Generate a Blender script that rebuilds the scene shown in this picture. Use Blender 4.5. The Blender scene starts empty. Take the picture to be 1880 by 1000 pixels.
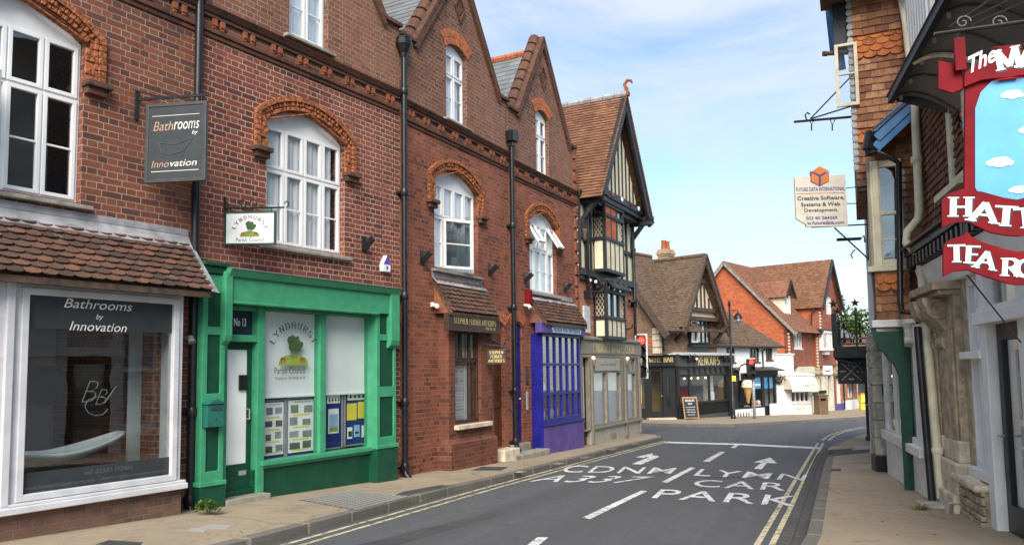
import bpy, bmesh, math, random
from mathutils import Vector, Matrix
from mathutils.geometry import tessellate_polygon
R = math.radians
random.seed(7)
S = bpy.context.scene
COL = S.collection

# ------------------------------------------------------------------ camera
FPX, W0, H0, PY = 1400.0, 1880.0, 1000.0, 565.0      # focal length and principal row, in photograph pixels
EYE, PITCH, ROLL = 1.55, R(4.55), R(0.8)
_f = Vector((0, math.cos(PITCH), math.sin(PITCH))); _u = Vector((0, -math.sin(PITCH), math.cos(PITCH))); _x = Vector((1, 0, 0))
CR = _x*math.cos(ROLL) - _u*math.sin(ROLL); CU = _u*math.cos(ROLL) + _x*math.sin(ROLL); CF = _f
cd = bpy.data.cameras.new('camera'); cam = bpy.data.objects.new('camera', cd); COL.objects.link(cam)
cam.matrix_world = Matrix(((CR.x, CU.x, -CF.x, 0), (CR.y, CU.y, -CF.y, 0), (CR.z, CU.z, -CF.z, EYE), (0, 0, 0, 1)))
cd.sensor_width = 36; cd.lens = 36*FPX/W0; cd.shift_y = (PY-H0/2)/W0; cd.clip_start = .05; cd.clip_end = 3000
S.camera = cam

# ------------------------------------------------------------------ sky, sun, exposure
SUN_EL, SUN_AZ = R(38), R(186)      # azimuth clockwise from +Y
w = bpy.data.worlds.new("World"); S.world = w; w.use_nodes = True
nt = w.node_tree; nt.nodes.clear()
def wn(t, **k):
    n = nt.nodes.new(t)
    for a, b in k.items(): setattr(n, a, b)
    return n
out = wn('ShaderNodeOutputWorld'); bg = wn('ShaderNodeBackground'); bg.inputs[1].default_value = 0.068
sky = wn('ShaderNodeTexSky', sky_type='NISHITA', sun_disc=False, sun_elevation=SUN_EL, sun_rotation=SUN_AZ, air_density=1.0, dust_density=.6, ozone_density=1.5)
tc = wn('ShaderNodeTexCoord'); mp = wn('ShaderNodeMapping'); mp.inputs['Scale'].default_value = (1.3, 1.0, 4.2); mp.inputs['Rotation'].default_value = (0, R(-14), R(20))
n1 = wn('ShaderNodeTexNoise'); n1.inputs['Scale'].default_value = 1.9; n1.inputs['Detail'].default_value = 9; n1.inputs['Roughness'].default_value = .57; n1.inputs['Distortion'].default_value = .5
rp = wn('ShaderNodeValToRGB'); rp.color_ramp.elements[0].position = .4; rp.color_ramp.elements[1].position = .64
rp.color_ramp.elements[0].color = (.12, .12, .12, 1); rp.color_ramp.elements[1].color = (.9, .9, .9, 1)
mx = wn('ShaderNodeMix', data_type='RGBA'); mx.inputs['B'].default_value = (4.7, 5.1, 5.7, 1)
L = nt.links.new
L(tc.outputs['Generated'], mp.inputs[0]); L(mp.outputs[0], n1.inputs['Vector']); L(n1.outputs[0], rp.inputs[0]); L(rp.outputs[0], mx.inputs['Factor'])
gm = wn('ShaderNodeMix', data_type='RGBA', blend_type='MULTIPLY'); gm.inputs['Factor'].default_value = 1; gm.inputs['B'].default_value = (1.25, 1.35, 1.4, 1); L(sky.outputs[0], gm.inputs['A']); L(gm.outputs['Result'], mx.inputs['A']); L(mx.outputs['Result'], bg.inputs[0]); L(bg.outputs[0], out.inputs[0])
sd = bpy.data.lights.new('sun', 'SUN'); sun = bpy.data.objects.new('sun', sd); COL.objects.link(sun)
sd.energy = 2.6; sd.angle = R(40); sd.color = (1, .93, .82)
sdir = Vector((math.sin(SUN_AZ)*math.cos(SUN_EL), math.cos(SUN_AZ)*math.cos(SUN_EL), math.sin(SUN_EL)))
sun.rotation_euler = sdir.to_track_quat('Z', 'Y').to_euler(); sun.location = sdir*80
vs = S.view_settings; vs.view_transform = 'Standard'; vs.look = 'None'; vs.gamma = 1; vs.use_curve_mapping = False; vs.exposure = 1.4

# ------------------------------------------------------------------ measuring: from the photograph's rays to planes of the place
def ray(px, py): return (CF + CR*((px-W0/2)/FPX) + CU*((PY-py)/FPX))
O = Vector((0, 0, EYE))
SL = .028
def along(x, y): return .423*x + .906*y
def gz(x, y): return -SL*along(x, y)          # the road surface
PAV = .11
def gp(px, py, h=0.0):                        # a point on the road plane (plus h)
    d = ray(px, py); t = (h - EYE)/(d.z + SL*along(d.x, d.y)); return O + d*t
def at(px, py, Y):
    d = ray(px, py); return O + d*(Y/d.y)
class Frame:                                  # x along a facade, y into the building, z up from the pavement
    def __init__(s, o, deg, z=None):
        a = R(deg); s.deg = deg; s.o = Vector((o[0], o[1], gz(o[0], o[1])+PAV if z is None else z))
        s.X = Vector((math.sin(a), math.cos(a), 0)); s.Y = Vector((-math.cos(a), math.sin(a), 0)); s.rot = math.atan2(s.X.y, s.X.x)
    def uz(s, px, py, y=0.0):
        d = ray(px, py); n = s.Y; t = ((s.o + n*y) - O).dot(n)/d.dot(n); p = O + d*t - s.o
        return p.dot(s.X), p.z
    def u(s, px, py, y=0.0): return s.uz(px, py, y)[0]
    def z(s, px, py, y=0.0): return s.uz(px, py, y)[1]
    def P(s, u, y, z=0): return s.o + s.X*u + s.Y*y + Vector((0, 0, z))
    def loc(s, p): q = p - s.o; return Vector((q.dot(s.X), q.dot(s.Y), q.z))
    def sub(s, u, y=0, ddeg=0): q = s.P(u, y); return Frame((q.x, q.y), s.deg+ddeg)

# ------------------------------------------------------------------ mesh building
class MB:
    def __init__(s): s.v = []; s.f = []; s.r = []
    def add(s, vs_, fs, r=None):
        b = len(s.v); s.v += [tuple(p) for p in vs_]
        if r is None: r = random.random()
        for f in fs: s.f.append([b+i for i in f]); s.r.append(r)
        return s
    def box(s, x0, x1, y0, y1, z0, z1, r=None):
        if x0 > x1: x0, x1 = x1, x0
        if y0 > y1: y0, y1 = y1, y0
        if z0 > z1: z0, z1 = z1, z0
        return s.add([(x0,y0,z0),(x1,y0,z0),(x1,y1,z0),(x0,y1,z0),(x0,y0,z1),(x1,y0,z1),(x1,y1,z1),(x0,y1,z1)],
                     [(3,2,1,0),(4,5,6,7),(0,1,5,4),(1,2,6,5),(2,3,7,6),(3,0,4,7)], r)
    def hexa(s, a, b, r=None):                # two quads (lists of 4 points), a = outer face, b = inner face
        return s.add(list(a)+list(b), [(0,1,2,3),(7,6,5,4),(1,0,4,5),(2,1,5,6),(3,2,6,7),(0,3,7,4)], r)
    def slabq(s, a, b, c, d, t, r=None):      # a quad thickened by t against its normal
        a, b, c, d = map(Vector, (a, b, c, d)); n = (b-a).cross(d-a).normalized()*t
        return s.hexa([a,b,c,d], [a-n,b-n,c-n,d-n], r)
    def bar(s, p, q, w, h=None, up=(0,0,1), r=None):
        p, q = Vector(p), Vector(q); h = w if h is None else h; d = (q-p).normalized(); up = Vector(up)
        if abs(d.dot(up)) > .98: up = Vector((0,1,0))
        a = d.cross(up).normalized()*(w/2); b = a.cross(d).normalized()*(h/2)
        return s.add([p-a-b,p+a-b,p+a+b,p-a+b,q-a-b,q+a-b,q+a+b,q-a+b], [(0,1,2,3),(7,6,5,4),(1,0,4,5),(2,1,5,6),(3,2,6,7),(0,3,7,4)], r)
    def tube(s, pts, rad, n=8, cap=True, r=None):
        pts = [Vector(p) for p in pts]; rad = rad if isinstance(rad, (list, tuple)) else [rad]*len(pts); vs_ = []; fs = []
        up = None
        for i, p in enumerate(pts):
            d = (pts[min(i+1, len(pts)-1)] - pts[max(i-1, 0)]).normalized()
            if up is None: up = Vector((0,0,1)) if abs(d.z) < .9 else Vector((1,0,0))
            a = d.cross(up)
            if a.length < 1e-4: a = d.cross(Vector((.3,.9,.2)))
            a.normalize(); b = a.cross(d).normalized(); up = b
            for k in range(n):
                t = 2*math.pi*k/n; vs_.append(p + (a*math.cos(t) + b*math.sin(t))*rad[i])
        for i in range(len(pts)-1):
            for k in range(n): fs.append((i*n+k, i*n+(k+1)%n, (i+1)*n+(k+1)%n, (i+1)*n+k))
        if cap: fs.append(tuple(range(n))[::-1]); fs.append(tuple((len(pts)-1)*n+k for k in range(n)))
        return s.add(vs_, fs, r)
    def lathe(s, prof, c=(0,0,0), n=16, r=None):
        vs_ = []; fs = []; m = len(prof)
        for (rr, z) in prof:
            for k in range(n): t = 2*math.pi*k/n; vs_.append((c[0]+rr*math.cos(t), c[1]+rr*math.sin(t), c[2]+z))
        for i in range(m-1):
            for k in range(n): fs.append((i*n+k, i*n+(k+1)%n, (i+1)*n+(k+1)%n, (i+1)*n+k))
        fs.append(tuple(range(n))[::-1]); fs.append(tuple((m-1)*n+k for k in range(n)))
        return s.add(vs_, fs, r)
    def ball(s, c, rx, ry=None, rz=None, n=10, m=6, r=None):
        ry = rx if ry is None else ry; rz = rx if rz is None else rz
        prof = [(math.sin(math.pi*i/m), -math.cos(math.pi*i/m)) for i in range(m+1)]
        vs_ = []; fs = []
        for a, b in prof:
            for k in range(n): t = 2*math.pi*k/n; vs_.append((c[0]+rx*max(a,.01)*math.cos(t), c[1]+ry*max(a,.01)*math.sin(t), c[2]+rz*b))
        for i in range(m):
            for k in range(n): fs.append((i*n+k, i*n+(k+1)%n, (i+1)*n+(k+1)%n, (i+1)*n+k))
        return s.add(vs_, fs, r)
    def prism(s, pts, y0, y1, holes=(), T=None, r=None):   # polygon in x,z (anticlockwise seen from the street, y0 the street side), with holes
        loops = [[Vector((p[0], p[1], 0)) for p in pts]] + [[Vector((p[0], p[1], 0)) for p in h] for h in holes]
        flat = [p for l in loops for p in l]; tris = tessellate_polygon(loops); n = len(flat)
        vs_ = [(p.x, y0, p.y) for p in flat] + [(p.x, y1, p.y) for p in flat]; fs = []
        for a, b, c in tris:
            ar = (flat[b]-flat[a]).cross(flat[c]-flat[a]).z
            if ar < 0: b, c = c, b
            fs.append((a, b, c)); fs.append((c+n, b+n, a+n))
        i0 = 0
        for li, l in enumerate(loops):
            m = len(l); A = sum(l[i].x*l[(i+1)%m].y - l[(i+1)%m].x*l[i].y for i in range(m))
            for i in range(m):
                a, b = i0+i, i0+(i+1)%m
                if (A > 0) == (li > 0): a, b = b, a
                fs.append((b, a, a+n, b+n))
            i0 += m
        if T: vs_ = [T(Vector(p)) for p in vs_]
        return s.add(vs_, fs, r)
    def build(s, name, mat, parent=None, bevel=0, smooth=False, label=None, kind=None):
        me = bpy.data.meshes.new(name); me.from_pydata(s.v, [], s.f); me.update()
        uv = me.uv_layers.new(name='UVMap'); Z = Vector((0,0,1))
        ra = me.attributes.new('rnd', 'FLOAT', 'FACE'); ra.data.foreach_set('value', s.r)
        for p in me.polygons:
            n = p.normal
            if abs(n.z) > .97: t, b = Vector((1,0,0)), Vector((0,1,0))
            else: t = Z.cross(n).normalized(); b = n.cross(t)
            for li in p.loop_indices:
                q = me.vertices[me.loops[li].vertex_index].co; uv.data[li].uv = (q.dot(t), q.dot(b))
            p.use_smooth = bool(smooth)
        me.materials.append(mat); o = bpy.data.objects.new(name, me); COL.objects.link(o)
        if parent: o.parent = parent
        if bevel:
            m = o.modifiers.new('bevel', 'BEVEL'); m.width = bevel; m.segments = 2; m.limit_method = 'ANGLE'; m.angle_limit = R(40)
        if smooth and smooth is not True: me.set_sharp_from_angle(angle=R(smooth))
        if label: o['label'] = label
        if kind: o['kind'] = kind
        return o
def tag(o, label, cat, group=None):
    o['label'] = label; o['category'] = cat
    if group: o['group'] = group
    return o
def thing(name, fr, label, cat, group=None):
    o = bpy.data.objects.new(name, None); o.empty_display_size = .2; COL.objects.link(o)
    o.location = fr.o; o.rotation_euler = (0, 0, fr.rot); return tag(o, label, cat, group)
def copy_tree(o, parent=None):
    c = o.copy(); COL.objects.link(c)
    if parent: c.parent = parent
    for ch in list(o.children): copy_tree(ch, c)
    return c

# ------------------------------------------------------------------ lettering
_fc = {}
def glyphs(txt, spacing=1.0, bold=0.0):
    cu = bpy.data.curves.new('t', 'FONT'); cu.body = txt; cu.size = 1; cu.space_character = spacing; cu.offset = bold; cu.resolution_u = 3
    ob = bpy.data.objects.new('t', cu); COL.objects.link(ob); dg = bpy.context.evaluated_depsgraph_get(); dg.update()
    me = bpy.data.meshes.new_from_object(ob.evaluated_get(dg)); vs_ = [v.co.copy() for v in me.vertices]; fs = [list(p.vertices) for p in me.polygons]
    bpy.data.objects.remove(ob); bpy.data.meshes.remove(me); bpy.data.curves.remove(cu); return vs_, fs
def word(mb, txt, x0, x1, z0, z1, y, shear=0, spacing=1.0, bold=0.0, M=None, thick=.004):     # fitted into a box on a facade
    vs_, fs = glyphs(txt, spacing, bold)
    if shear: 
        for v in vs_: v.x += shear*v.y
    a0, a1 = min(v.x for v in vs_), max(v.x for v in vs_); b0, b1 = min(v.y for v in vs_), max(v.y for v in vs_)
    pts = [Vector((x0+(v.x-a0)/(a1-a0)*(x1-x0), y, z0+(v.y-b0)/(b1-b0)*(z1-z0))) for v in vs_]
    if M: pts = [M(p) for p in pts]
    return mb.add(pts, fs)
# capitals with slab serifs, as strokes in a 0..1 box: (width, strokes)
def arc(cx, cy, rx, ry, a0, a1, n=8): return [(cx+rx*math.cos(R(a0+(a1-a0)*i/n)), cy+ry*math.sin(R(a0+(a1-a0)*i/n))) for i in range(n+1)]
CAPS = {'A': (.8, [[(0,0),(.4,1),(.8,0)],[(.15,.36),(.65,.36)]]), 'B': (.62, [[(.08,0),(.08,1)],[(.08,1)]+arc(.34,.76,.24,.24,90,-90)+[(.08,.52)],[(.34,.52)]+arc(.34,.26,.28,.26,90,-90)+[(.08,0)]]),
 'C': (.72, [arc(.42,.5,.38,.5,48,312,14)]), 'D': (.74, [[(.1,0),(.1,1)],[(.1,1)]+arc(.3,.5,.4,.5,90,-90,12)+[(.1,0)]]), 'E': (.6, [[(.1,0),(.1,1)],[(.1,1),(.58,1)],[(.1,.52),(.48,.52)],[(.1,0),(.6,0)]]),
 'F': (.58, [[(.1,0),(.1,1)],[(.1,1),(.58,1)],[(.1,.52),(.46,.52)]]), 'H': (.76, [[(.1,0),(.1,1)],[(.66,0),(.66,1)],[(.1,.5),(.66,.5)]]), 'I': (.24, [[(.12,0),(.12,1)]]),
 'L': (.58, [[(.1,0),(.1,1)],[(.1,0),(.58,0)]]), 'M': (.9, [[(.08,0),(.08,1)],[(.08,1),(.45,.1),(.82,1)],[(.82,1),(.82,0)]]), 'N': (.76, [[(.1,0),(.1,1)],[(.1,1),(.66,0)],[(.66,0),(.66,1)]]),
 'O': (.82, [arc(.41,.5,.4,.5,0,360,18)]), 'P': (.6, [[(.1,0),(.1,1)],[(.1,1)]+arc(.34,.74,.26,.26,90,-90)+[(.1,.48)]]), 'Q': (.82, [arc(.41,.5,.4,.5,0,360,18),[(.5,.2),(.8,-.15)]]),
 'R': (.7, [[(.1,0),(.1,1)],[(.1,1)]+arc(.36,.74,.24,.26,90,-90)+[(.1,.48)],[(.34,.48),(.68,0)]]), 'S': (.6, [arc(.3,.74,.25,.26,35,270,10)+arc(.3,.25,.27,.25,90,-145,10)[1:]]),
 'T': (.7, [[(.35,0),(.35,1)],[(0,1),(.7,1)]]), 'U': (.74, [[(.1,1),(.1,.3)]+arc(.37,.28,.27,.28,180,360,8)+[(.64,1)]]), 'W': (1.0, [[(0,1),(.25,0),(.5,.9),(.75,0),(1,1)]]),
 'Y': (.74, [[(0,1),(.37,.48),(.74,1)],[(.37,.48),(.37,0)]]), 'K': (.72, [[(.1,0),(.1,1)],[(.66,1),(.14,.42)],[(.28,.56),(.72,0)]]), 'G': (.78, [arc(.42,.5,.38,.5,48,340,14)+[(.78,.45)]]), ' ': (.4, [])}
SERIF_END = {'A','F','H','I','K','L','M','N','P','R','T','U','W','Y','B','D','E'}
def serif_word(mb, txt, x0, x1, z0, z1, y, wt=.15, gap=.16, M=None):
    tot = sum(CAPS[c][0] for c in txt) + gap*(len(txt)-1); sx = (x1-x0)/tot; sz = z1-z0; cx = 0; k = 0
    def put(poly):
        nonlocal k
        pts = [Vector((x0+(cx+a)*sx, y-k*.00025, z0+b*sz)) for a, b in poly]; k = (k+1) % 9
        if M: pts = [M(p) for p in pts]
        mb.add(pts, [tuple(range(len(pts)))])
    for c in txt:
        wd, strokes = CAPS[c]
        for st in strokes:
            for (a, b), (c2, d) in zip(st, st[1:]):
                dx, dz = c2-a, d-b; l = math.hypot(dx, dz) or 1e-6
                wv = wt*(.45 + .55*abs(dz)/l); nx, nz = -dz/l*wv/2, dx/l*wv/2; ex, ez = dx/l*wt*.12, dz/l*wt*.12
                put([(a-nx-ex,b-nz-ez),(c2-nx+ex,d-nz+ez),(c2+nx+ex,d+nz+ez),(a+nx-ex,b+nz-ez)][::1])
            if c in SERIF_END:
                for (a, b) in (st[0], st[-1]):
                    if b in (0, 1) and not (len(st) == 2 and st[0][1] == st[1][1]): put([(a-wt*.85,b-.03),(a+wt*.85,b-.03),(a+wt*.85,b+.03),(a-wt*.85,b+.03)])
        cx += wd + gap
    return mb
# ------------------------------------------------------------------ materials
def newmat(name):
    m = bpy.data.materials.new(name); m.use_nodes = True; t = m.node_tree; t.nodes.clear()
    o = t.nodes.new('ShaderNodeOutputMaterial'); b = t.nodes.new('ShaderNodeBsdfPrincipled'); t.links.new(b.outputs[0], o.inputs[0])
    b.inputs['Specular IOR Level'].default_value = .35
    return m, t, b
def nd(t, typ, **k):
    n = t.nodes.new(typ)
    for a, b in k.items():
        if a[0] == '_': n.inputs[a[1:].replace('_', ' ')].default_value = b
        else: setattr(n, a, b)
    return n
def ramp(t, fac, stops):
    r = nd(t, 'ShaderNodeValToRGB'); e = r.color_ramp.elements
    while len(e) < len(stops): e.new(.5)
    for x, (p, c) in zip(e, stops): x.position = p; x.color = (*c, 1) if len(c) == 3 else c
    t.links.new(fac, r.inputs[0]); return r.outputs[0]
def mixc(t, fac, a, b, mode='MIX'):
    m = nd(t, 'ShaderNodeMix', data_type='RGBA', blend_type=mode)
    for s_, v in (('Factor', fac), ('A', a), ('B', b)):
        if hasattr(v, 'default_value') or hasattr(v, 'is_linked'): t.links.new(v, m.inputs[s_])
        elif isinstance(v, (int, float)): m.inputs[s_].default_value = v
        else: m.inputs[s_].default_value = (*v, 1)
    return m.outputs['Result']
def noise(t, scale, detail=4, rough=.55, vec=None, dist=0):
    n = nd(t, 'ShaderNodeTexNoise', _Scale=scale, _Detail=detail, _Roughness=rough, _Distortion=dist)
    if vec is None:
        c = nd(t, 'ShaderNodeTexCoord'); vec = c.outputs['Object']
    t.links.new(vec, n.inputs['Vector']); return n.outputs[0]
def bump(t, b, h, strength=.4, dist=.01):
    n = nd(t, 'ShaderNodeBump', _Strength=strength, _Distance=dist); t.links.new(h, n.inputs['Height']); t.links.new(n.outputs[0], b.inputs['Normal'])
def stops01(a, b): return [(a, (0,0,0)), (b, (1,1,1))]
def paint(name, c, rough=.45, var=.12, wear=None, scale=6, bs=.12):
    m, t, b = newmat(name); n = noise(t, scale, 5); d = tuple(x*(1-var*1.6) for x in c); l = tuple(min(1, x*(1+var*.7)) for x in c)
    col = ramp(t, n, [(.3, d), (.65, l)])
    if wear: col = mixc(t, ramp(t, noise(t, 9, 8, .7), stops01(.6, .7)), col, wear)
    t.links.new(col, b.inputs['Base Color']); b.inputs['Roughness'].default_value = rough
    if bs: bump(t, b, noise(t, 40, 3), bs, .004)
    return m
def brick(name, c1, c2, c3, mortar, mw=.011, stain=(.05,.035,.03), stain_lo=.5, stain_hi=.75, bond=.5, grime=True):
    m, t, b = newmat(name); uv = nd(t, 'ShaderNodeUVMap'); u = uv.outputs[0]
    wob = nd(t, 'ShaderNodeVectorMath', operation='MULTIPLY_ADD'); nn = nd(t, 'ShaderNodeTexNoise', _Scale=7.0, _Detail=2.0); t.links.new(u, nn.inputs['Vector'])
    wob.inputs[1].default_value = (.008, .008, 0); t.links.new(nn.outputs['Color'], wob.inputs[0]); t.links.new(u, wob.inputs[2]); u2 = wob.outputs[0]
    bt = nd(t, 'ShaderNodeTexBrick', offset=.5, squash=bond, squash_frequency=2, _Scale=1.0); bt.inputs['Mortar Size'].default_value = mw/2; bt.inputs['Mortar Smooth'].default_value = .25
    bt.inputs['Brick Width'].default_value = .232; bt.inputs['Row Height'].default_value = .077; bt.inputs['Bias'].default_value = 0
    bt.inputs['Color1'].default_value = (0,0,0,1); bt.inputs['Color2'].default_value = (1,1,1,1); bt.inputs['Mortar'].default_value = (.5,.5,.5,1)
    t.links.new(u2, bt.inputs['Vector'])
    sep = nd(t, 'ShaderNodeSeparateColor'); t.links.new(bt.outputs['Color'], sep.inputs[0])
    hue = ramp(t, sep.outputs[0], [(0, c3), (.16, c3), (.3, c1), (.62, c2), (.85, c1), (1, tuple(x*1.25 for x in c2))])
    hue = mixc(t, ramp(t, noise(t, 55, 4, .7, u), stops01(.35, .75)), hue, tuple(x*.6 for x in c1))
    lg = ramp(t, noise(t, .9, 6, .62, u), stops01(stain_lo, stain_hi)); hue = mixc(t, lg, hue, mixc(t, .45, hue, stain))
    mpn = nd(t, 'ShaderNodeMapping'); mpn.inputs['Scale'].default_value = (2.6, .22, 1); t.links.new(u, mpn.inputs[0])
    hue = mixc(t, ramp(t, noise(t, 1.0, 6, .65, mpn.outputs[0]), [(.5, (0,0,0)), (.72, (.8,.8,.8))]), hue, mixc(t, .5, hue, stain))
    hue = mixc(t, ramp(t, noise(t, .45, 3, .5, u), [(.45, (0,0,0)), (.62, (.55,.55,.55))]), hue, mixc(t, .5, hue, tuple(min(1, x*1.5) for x in c2)))
    mor = ramp(t, noise(t, 3, 5, .6, u), [(.3, tuple(x*.5 for x in mortar)), (.6, mortar)])
    col = mixc(t, bt.outputs['Fac'], hue, mor); t.links.new(col, b.inputs['Base Color']); b.inputs['Roughness'].default_value = .9; b.inputs['Specular IOR Level'].default_value = .2
    inv = nd(t, 'ShaderNodeMath', operation='SUBTRACT'); inv.inputs[0].default_value = 1; t.links.new(bt.outputs['Fac'], inv.inputs[1])
    h = nd(t, 'ShaderNodeMath', operation='MULTIPLY_ADD'); h.inputs[1].default_value = .35; t.links.new(noise(t, 60, 3, .6, u), h.inputs[0]); t.links.new(inv.outputs[0], h.inputs[2])
    bump(t, b, h.outputs[0], .55, .008); return m
def tiles(name, cols, lichen=None, rough=.85, bs=.3, per='rnd'):       # colour per modelled tile, from the mesh's own tile number
    m, t, b = newmat(name); a = nd(t, 'ShaderNodeAttribute', attribute_name='rnd'); k = len(cols)
    col = ramp(t, a.outputs['Fac'], [((i+.5)/k, c) for i, c in enumerate(cols)])
    col = mixc(t, ramp(t, noise(t, 14, 6, .65), stops01(.4, .75)), col, mixc(t, .55, col, (.03,.022,.018)))
    if lichen: col = mixc(t, ramp(t, noise(t, 5, 8, .7), stops01(.6, .72)), col, lichen)
    t.links.new(col, b.inputs['Base Color']); b.inputs['Roughness'].default_value = rough; bump(t, b, noise(t, 45, 4), bs, .006); return m
def rooftex(name, c1, c2, c3, wd=.165, ht=.1, moss=None):              # far roofs: courses are modelled, joints and tile colours are texture
    m, t, b = newmat(name); uv = nd(t, 'ShaderNodeUVMap'); bt = nd(t, 'ShaderNodeTexBrick', offset=.5, _Scale=1.0); bt.inputs['Mortar Size'].default_value = .004
    bt.inputs['Brick Width'].default_value = wd; bt.inputs['Row Height'].default_value = ht; bt.inputs['Color1'].default_value = (0,0,0,1); bt.inputs['Color2'].default_value = (1,1,1,1); bt.inputs['Mortar'].default_value = (0,0,0,1)
    t.links.new(uv.outputs[0], bt.inputs['Vector']); col = ramp(t, bt.outputs['Color'], [(0, c1), (.5, c2), (1, c3)])
    col = mixc(t, ramp(t, noise(t, .8, 6, .65), stops01(.42, .68)), col, mixc(t, .5, col, moss or (.05,.04,.03)))
    col = mixc(t, ramp(t, noise(t, 6, 6, .7), stops01(.4, .8)), col, mixc(t, .6, col, c1))
    t.links.new(col, b.inputs['Base Color']); b.inputs['Roughness'].default_value = .88; bump(t, b, noise(t, 30, 3), .3, .01); return m
def glass(name, tint=(.8,.84,.84), refl=.9, base=.06):
    m, t, b = newmat(name); t.nodes.remove(b); o = [n for n in t.nodes if n.type == 'OUTPUT_MATERIAL'][0]
    tr = nd(t, 'ShaderNodeBsdfTransparent'); tr.inputs[0].default_value = (*tint, 1); gl = nd(t, 'ShaderNodeBsdfGlossy', _Roughness=.015); gl.inputs[0].default_value = (refl, refl, refl, 1)
    bn = nd(t, 'ShaderNodeBump', _Strength=.035, _Distance=.02); t.links.new(noise(t, 2.2, 2), bn.inputs['Height']); t.links.new(bn.outputs[0], gl.inputs['Normal'])
    fr = nd(t, 'ShaderNodeLayerWeight'); pw = nd(t, 'ShaderNodeMath', operation='POWER'); pw.inputs[1].default_value = 4.0; t.links.new(fr.outputs['Facing'], pw.inputs[0])
    ad = nd(t, 'ShaderNodeMath', operation='MULTIPLY_ADD'); ad.inputs[1].default_value = .8; ad.inputs[2].default_value = base; t.links.new(pw.outputs[0], ad.inputs[0]); mm = nd(t, 'ShaderNodeMixShader'); t.links.new(ad.outputs[0], mm.inputs[0]); t.links.new(tr.outputs[0], mm.inputs[1]); t.links.new(gl.outputs[0], mm.inputs[2]); t.links.new(mm.outputs[0], o.inputs[0]); return m
def emit(name, c, s):
    m, t, b = newmat(name); b.inputs['Base Color'].default_value = (*c, 1); b.inputs['Emission Color'].default_value = (*c, 1); b.inputs['Emission Strength'].default_value = s; return m
def ground_mat(name, c1, c2, patch=None, fine=180, bs=.35, crack=None, speck=None, gum=None, tracks=None):
    m, t, b = newmat(name); tcn = nd(t, 'ShaderNodeTexCoord'); v = tcn.outputs['Object']
    col = ramp(t, noise(t, fine, 3, .7, v), [(.28, c1), (.7, c2)])
    if speck: col = mixc(t, ramp(t, noise(t, fine*.6, 2, .5, v), stops01(.62, .68)), col, speck)
    col = mixc(t, ramp(t, noise(t, .55, 6, .6, v, .6), stops01(.38, .68)), col, mixc(t, .5, col, patch or tuple(x*.6 for x in c1)))
    col = mixc(t, ramp(t, noise(t, 4, 6, .65, v), stops01(.45, .8)), col, mixc(t, .35, col, tuple(x*.5 for x in c1)))
    if tracks:
        mpn = nd(t, 'ShaderNodeMapping'); mpn.inputs['Rotation'].default_value = (0, 0, R(24)); t.links.new(v, mpn.inputs[0]); mp2 = nd(t, 'ShaderNodeMapping'); mp2.inputs['Scale'].default_value = (1.5, .06, 1); t.links.new(mpn.outputs[0], mp2.inputs[0])
        col = mixc(t, ramp(t, noise(t, 1.0, 5, .6, mp2.outputs[0]), stops01(.42, .7)), col, tracks)
        mp3 = nd(t, 'ShaderNodeMapping'); mp3.inputs['Scale'].default_value = (6, .3, 1); t.links.new(mpn.outputs[0], mp3.inputs[0]); col = mixc(t, ramp(t, noise(t, 1.0, 7, .7, mp3.outputs[0]), [(.62, (0,0,0)), (.7, (.6,.6,.6))]), col, tuple(x*.7 for x in c1))
    if gum:
        vg = nd(t, 'ShaderNodeTexVoronoi', _Scale=3.2); t.links.new(v, vg.inputs['Vector']); col = mixc(t, ramp(t, vg.outputs['Distance'], [(.045, (.7,.7,.7)), (.075, (0,0,0))]), col, gum)
        col = mixc(t, ramp(t, noise(t, 1.4, 8, .75, v), stops01(.56, .66)), col, mixc(t, .4, col, gum))
    if crack:
        vo = nd(t, 'ShaderNodeTexVoronoi', feature='DISTANCE_TO_EDGE', _Scale=crack[1]); dv = nd(t, 'ShaderNodeTexNoise', _Scale=2.0, _Detail=5.0); t.links.new(v, dv.inputs['Vector'])
        va = nd(t, 'ShaderNodeVectorMath', operation='MULTIPLY_ADD'); va.inputs[1].default_value = (.5,.5,.5); t.links.new(dv.outputs['Color'], va.inputs[0]); t.links.new(v, va.inputs[2]); t.links.new(va.outputs[0], vo.inputs['Vector'])
        col = mixc(t, ramp(t, vo.outputs['Distance'], [(0, (.5,)*3), (.006, (0,0,0))]), col, crack[0])
    t.links.new(col, b.inputs['Base Color']); b.inputs['Roughness'].default_value = .88; b.inputs['Specular IOR Level'].default_value = .25; bump(t, b, noise(t, fine, 2, .6, v), bs, .006); return m
M = {}
M['asphalt'] = ground_mat('asphalt', (.05,.052,.058), (.115,.118,.128), patch=(.085,.087,.095), fine=120, speck=(.2,.195,.19), tracks=(.07,.071,.076))
M['pavement'] = ground_mat('tan_pavement', (.215,.168,.115), (.37,.3,.215), patch=(.2,.155,.11), fine=140, crack=((.13,.1,.075), .16), speck=(.46,.4,.31), gum=(.1,.085,.07))
M['kerb'] = ground_mat('kerb_stone', (.11,.10,.088), (.2,.185,.165), fine=90)
M['sett'] = ground_mat('gutter_setts', (.05,.05,.05), (.11,.105,.1), fine=60)
M['patch'] = ground_mat('tar_patch', (.045,.045,.047), (.09,.09,.09), fine=150)
M['slab'] = ground_mat('stone_slab', (.26,.25,.23), (.38,.37,.34), fine=70)
M['cover'] = ground_mat('cover_iron', (.03,.03,.03), (.08,.08,.08), fine=60)
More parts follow.
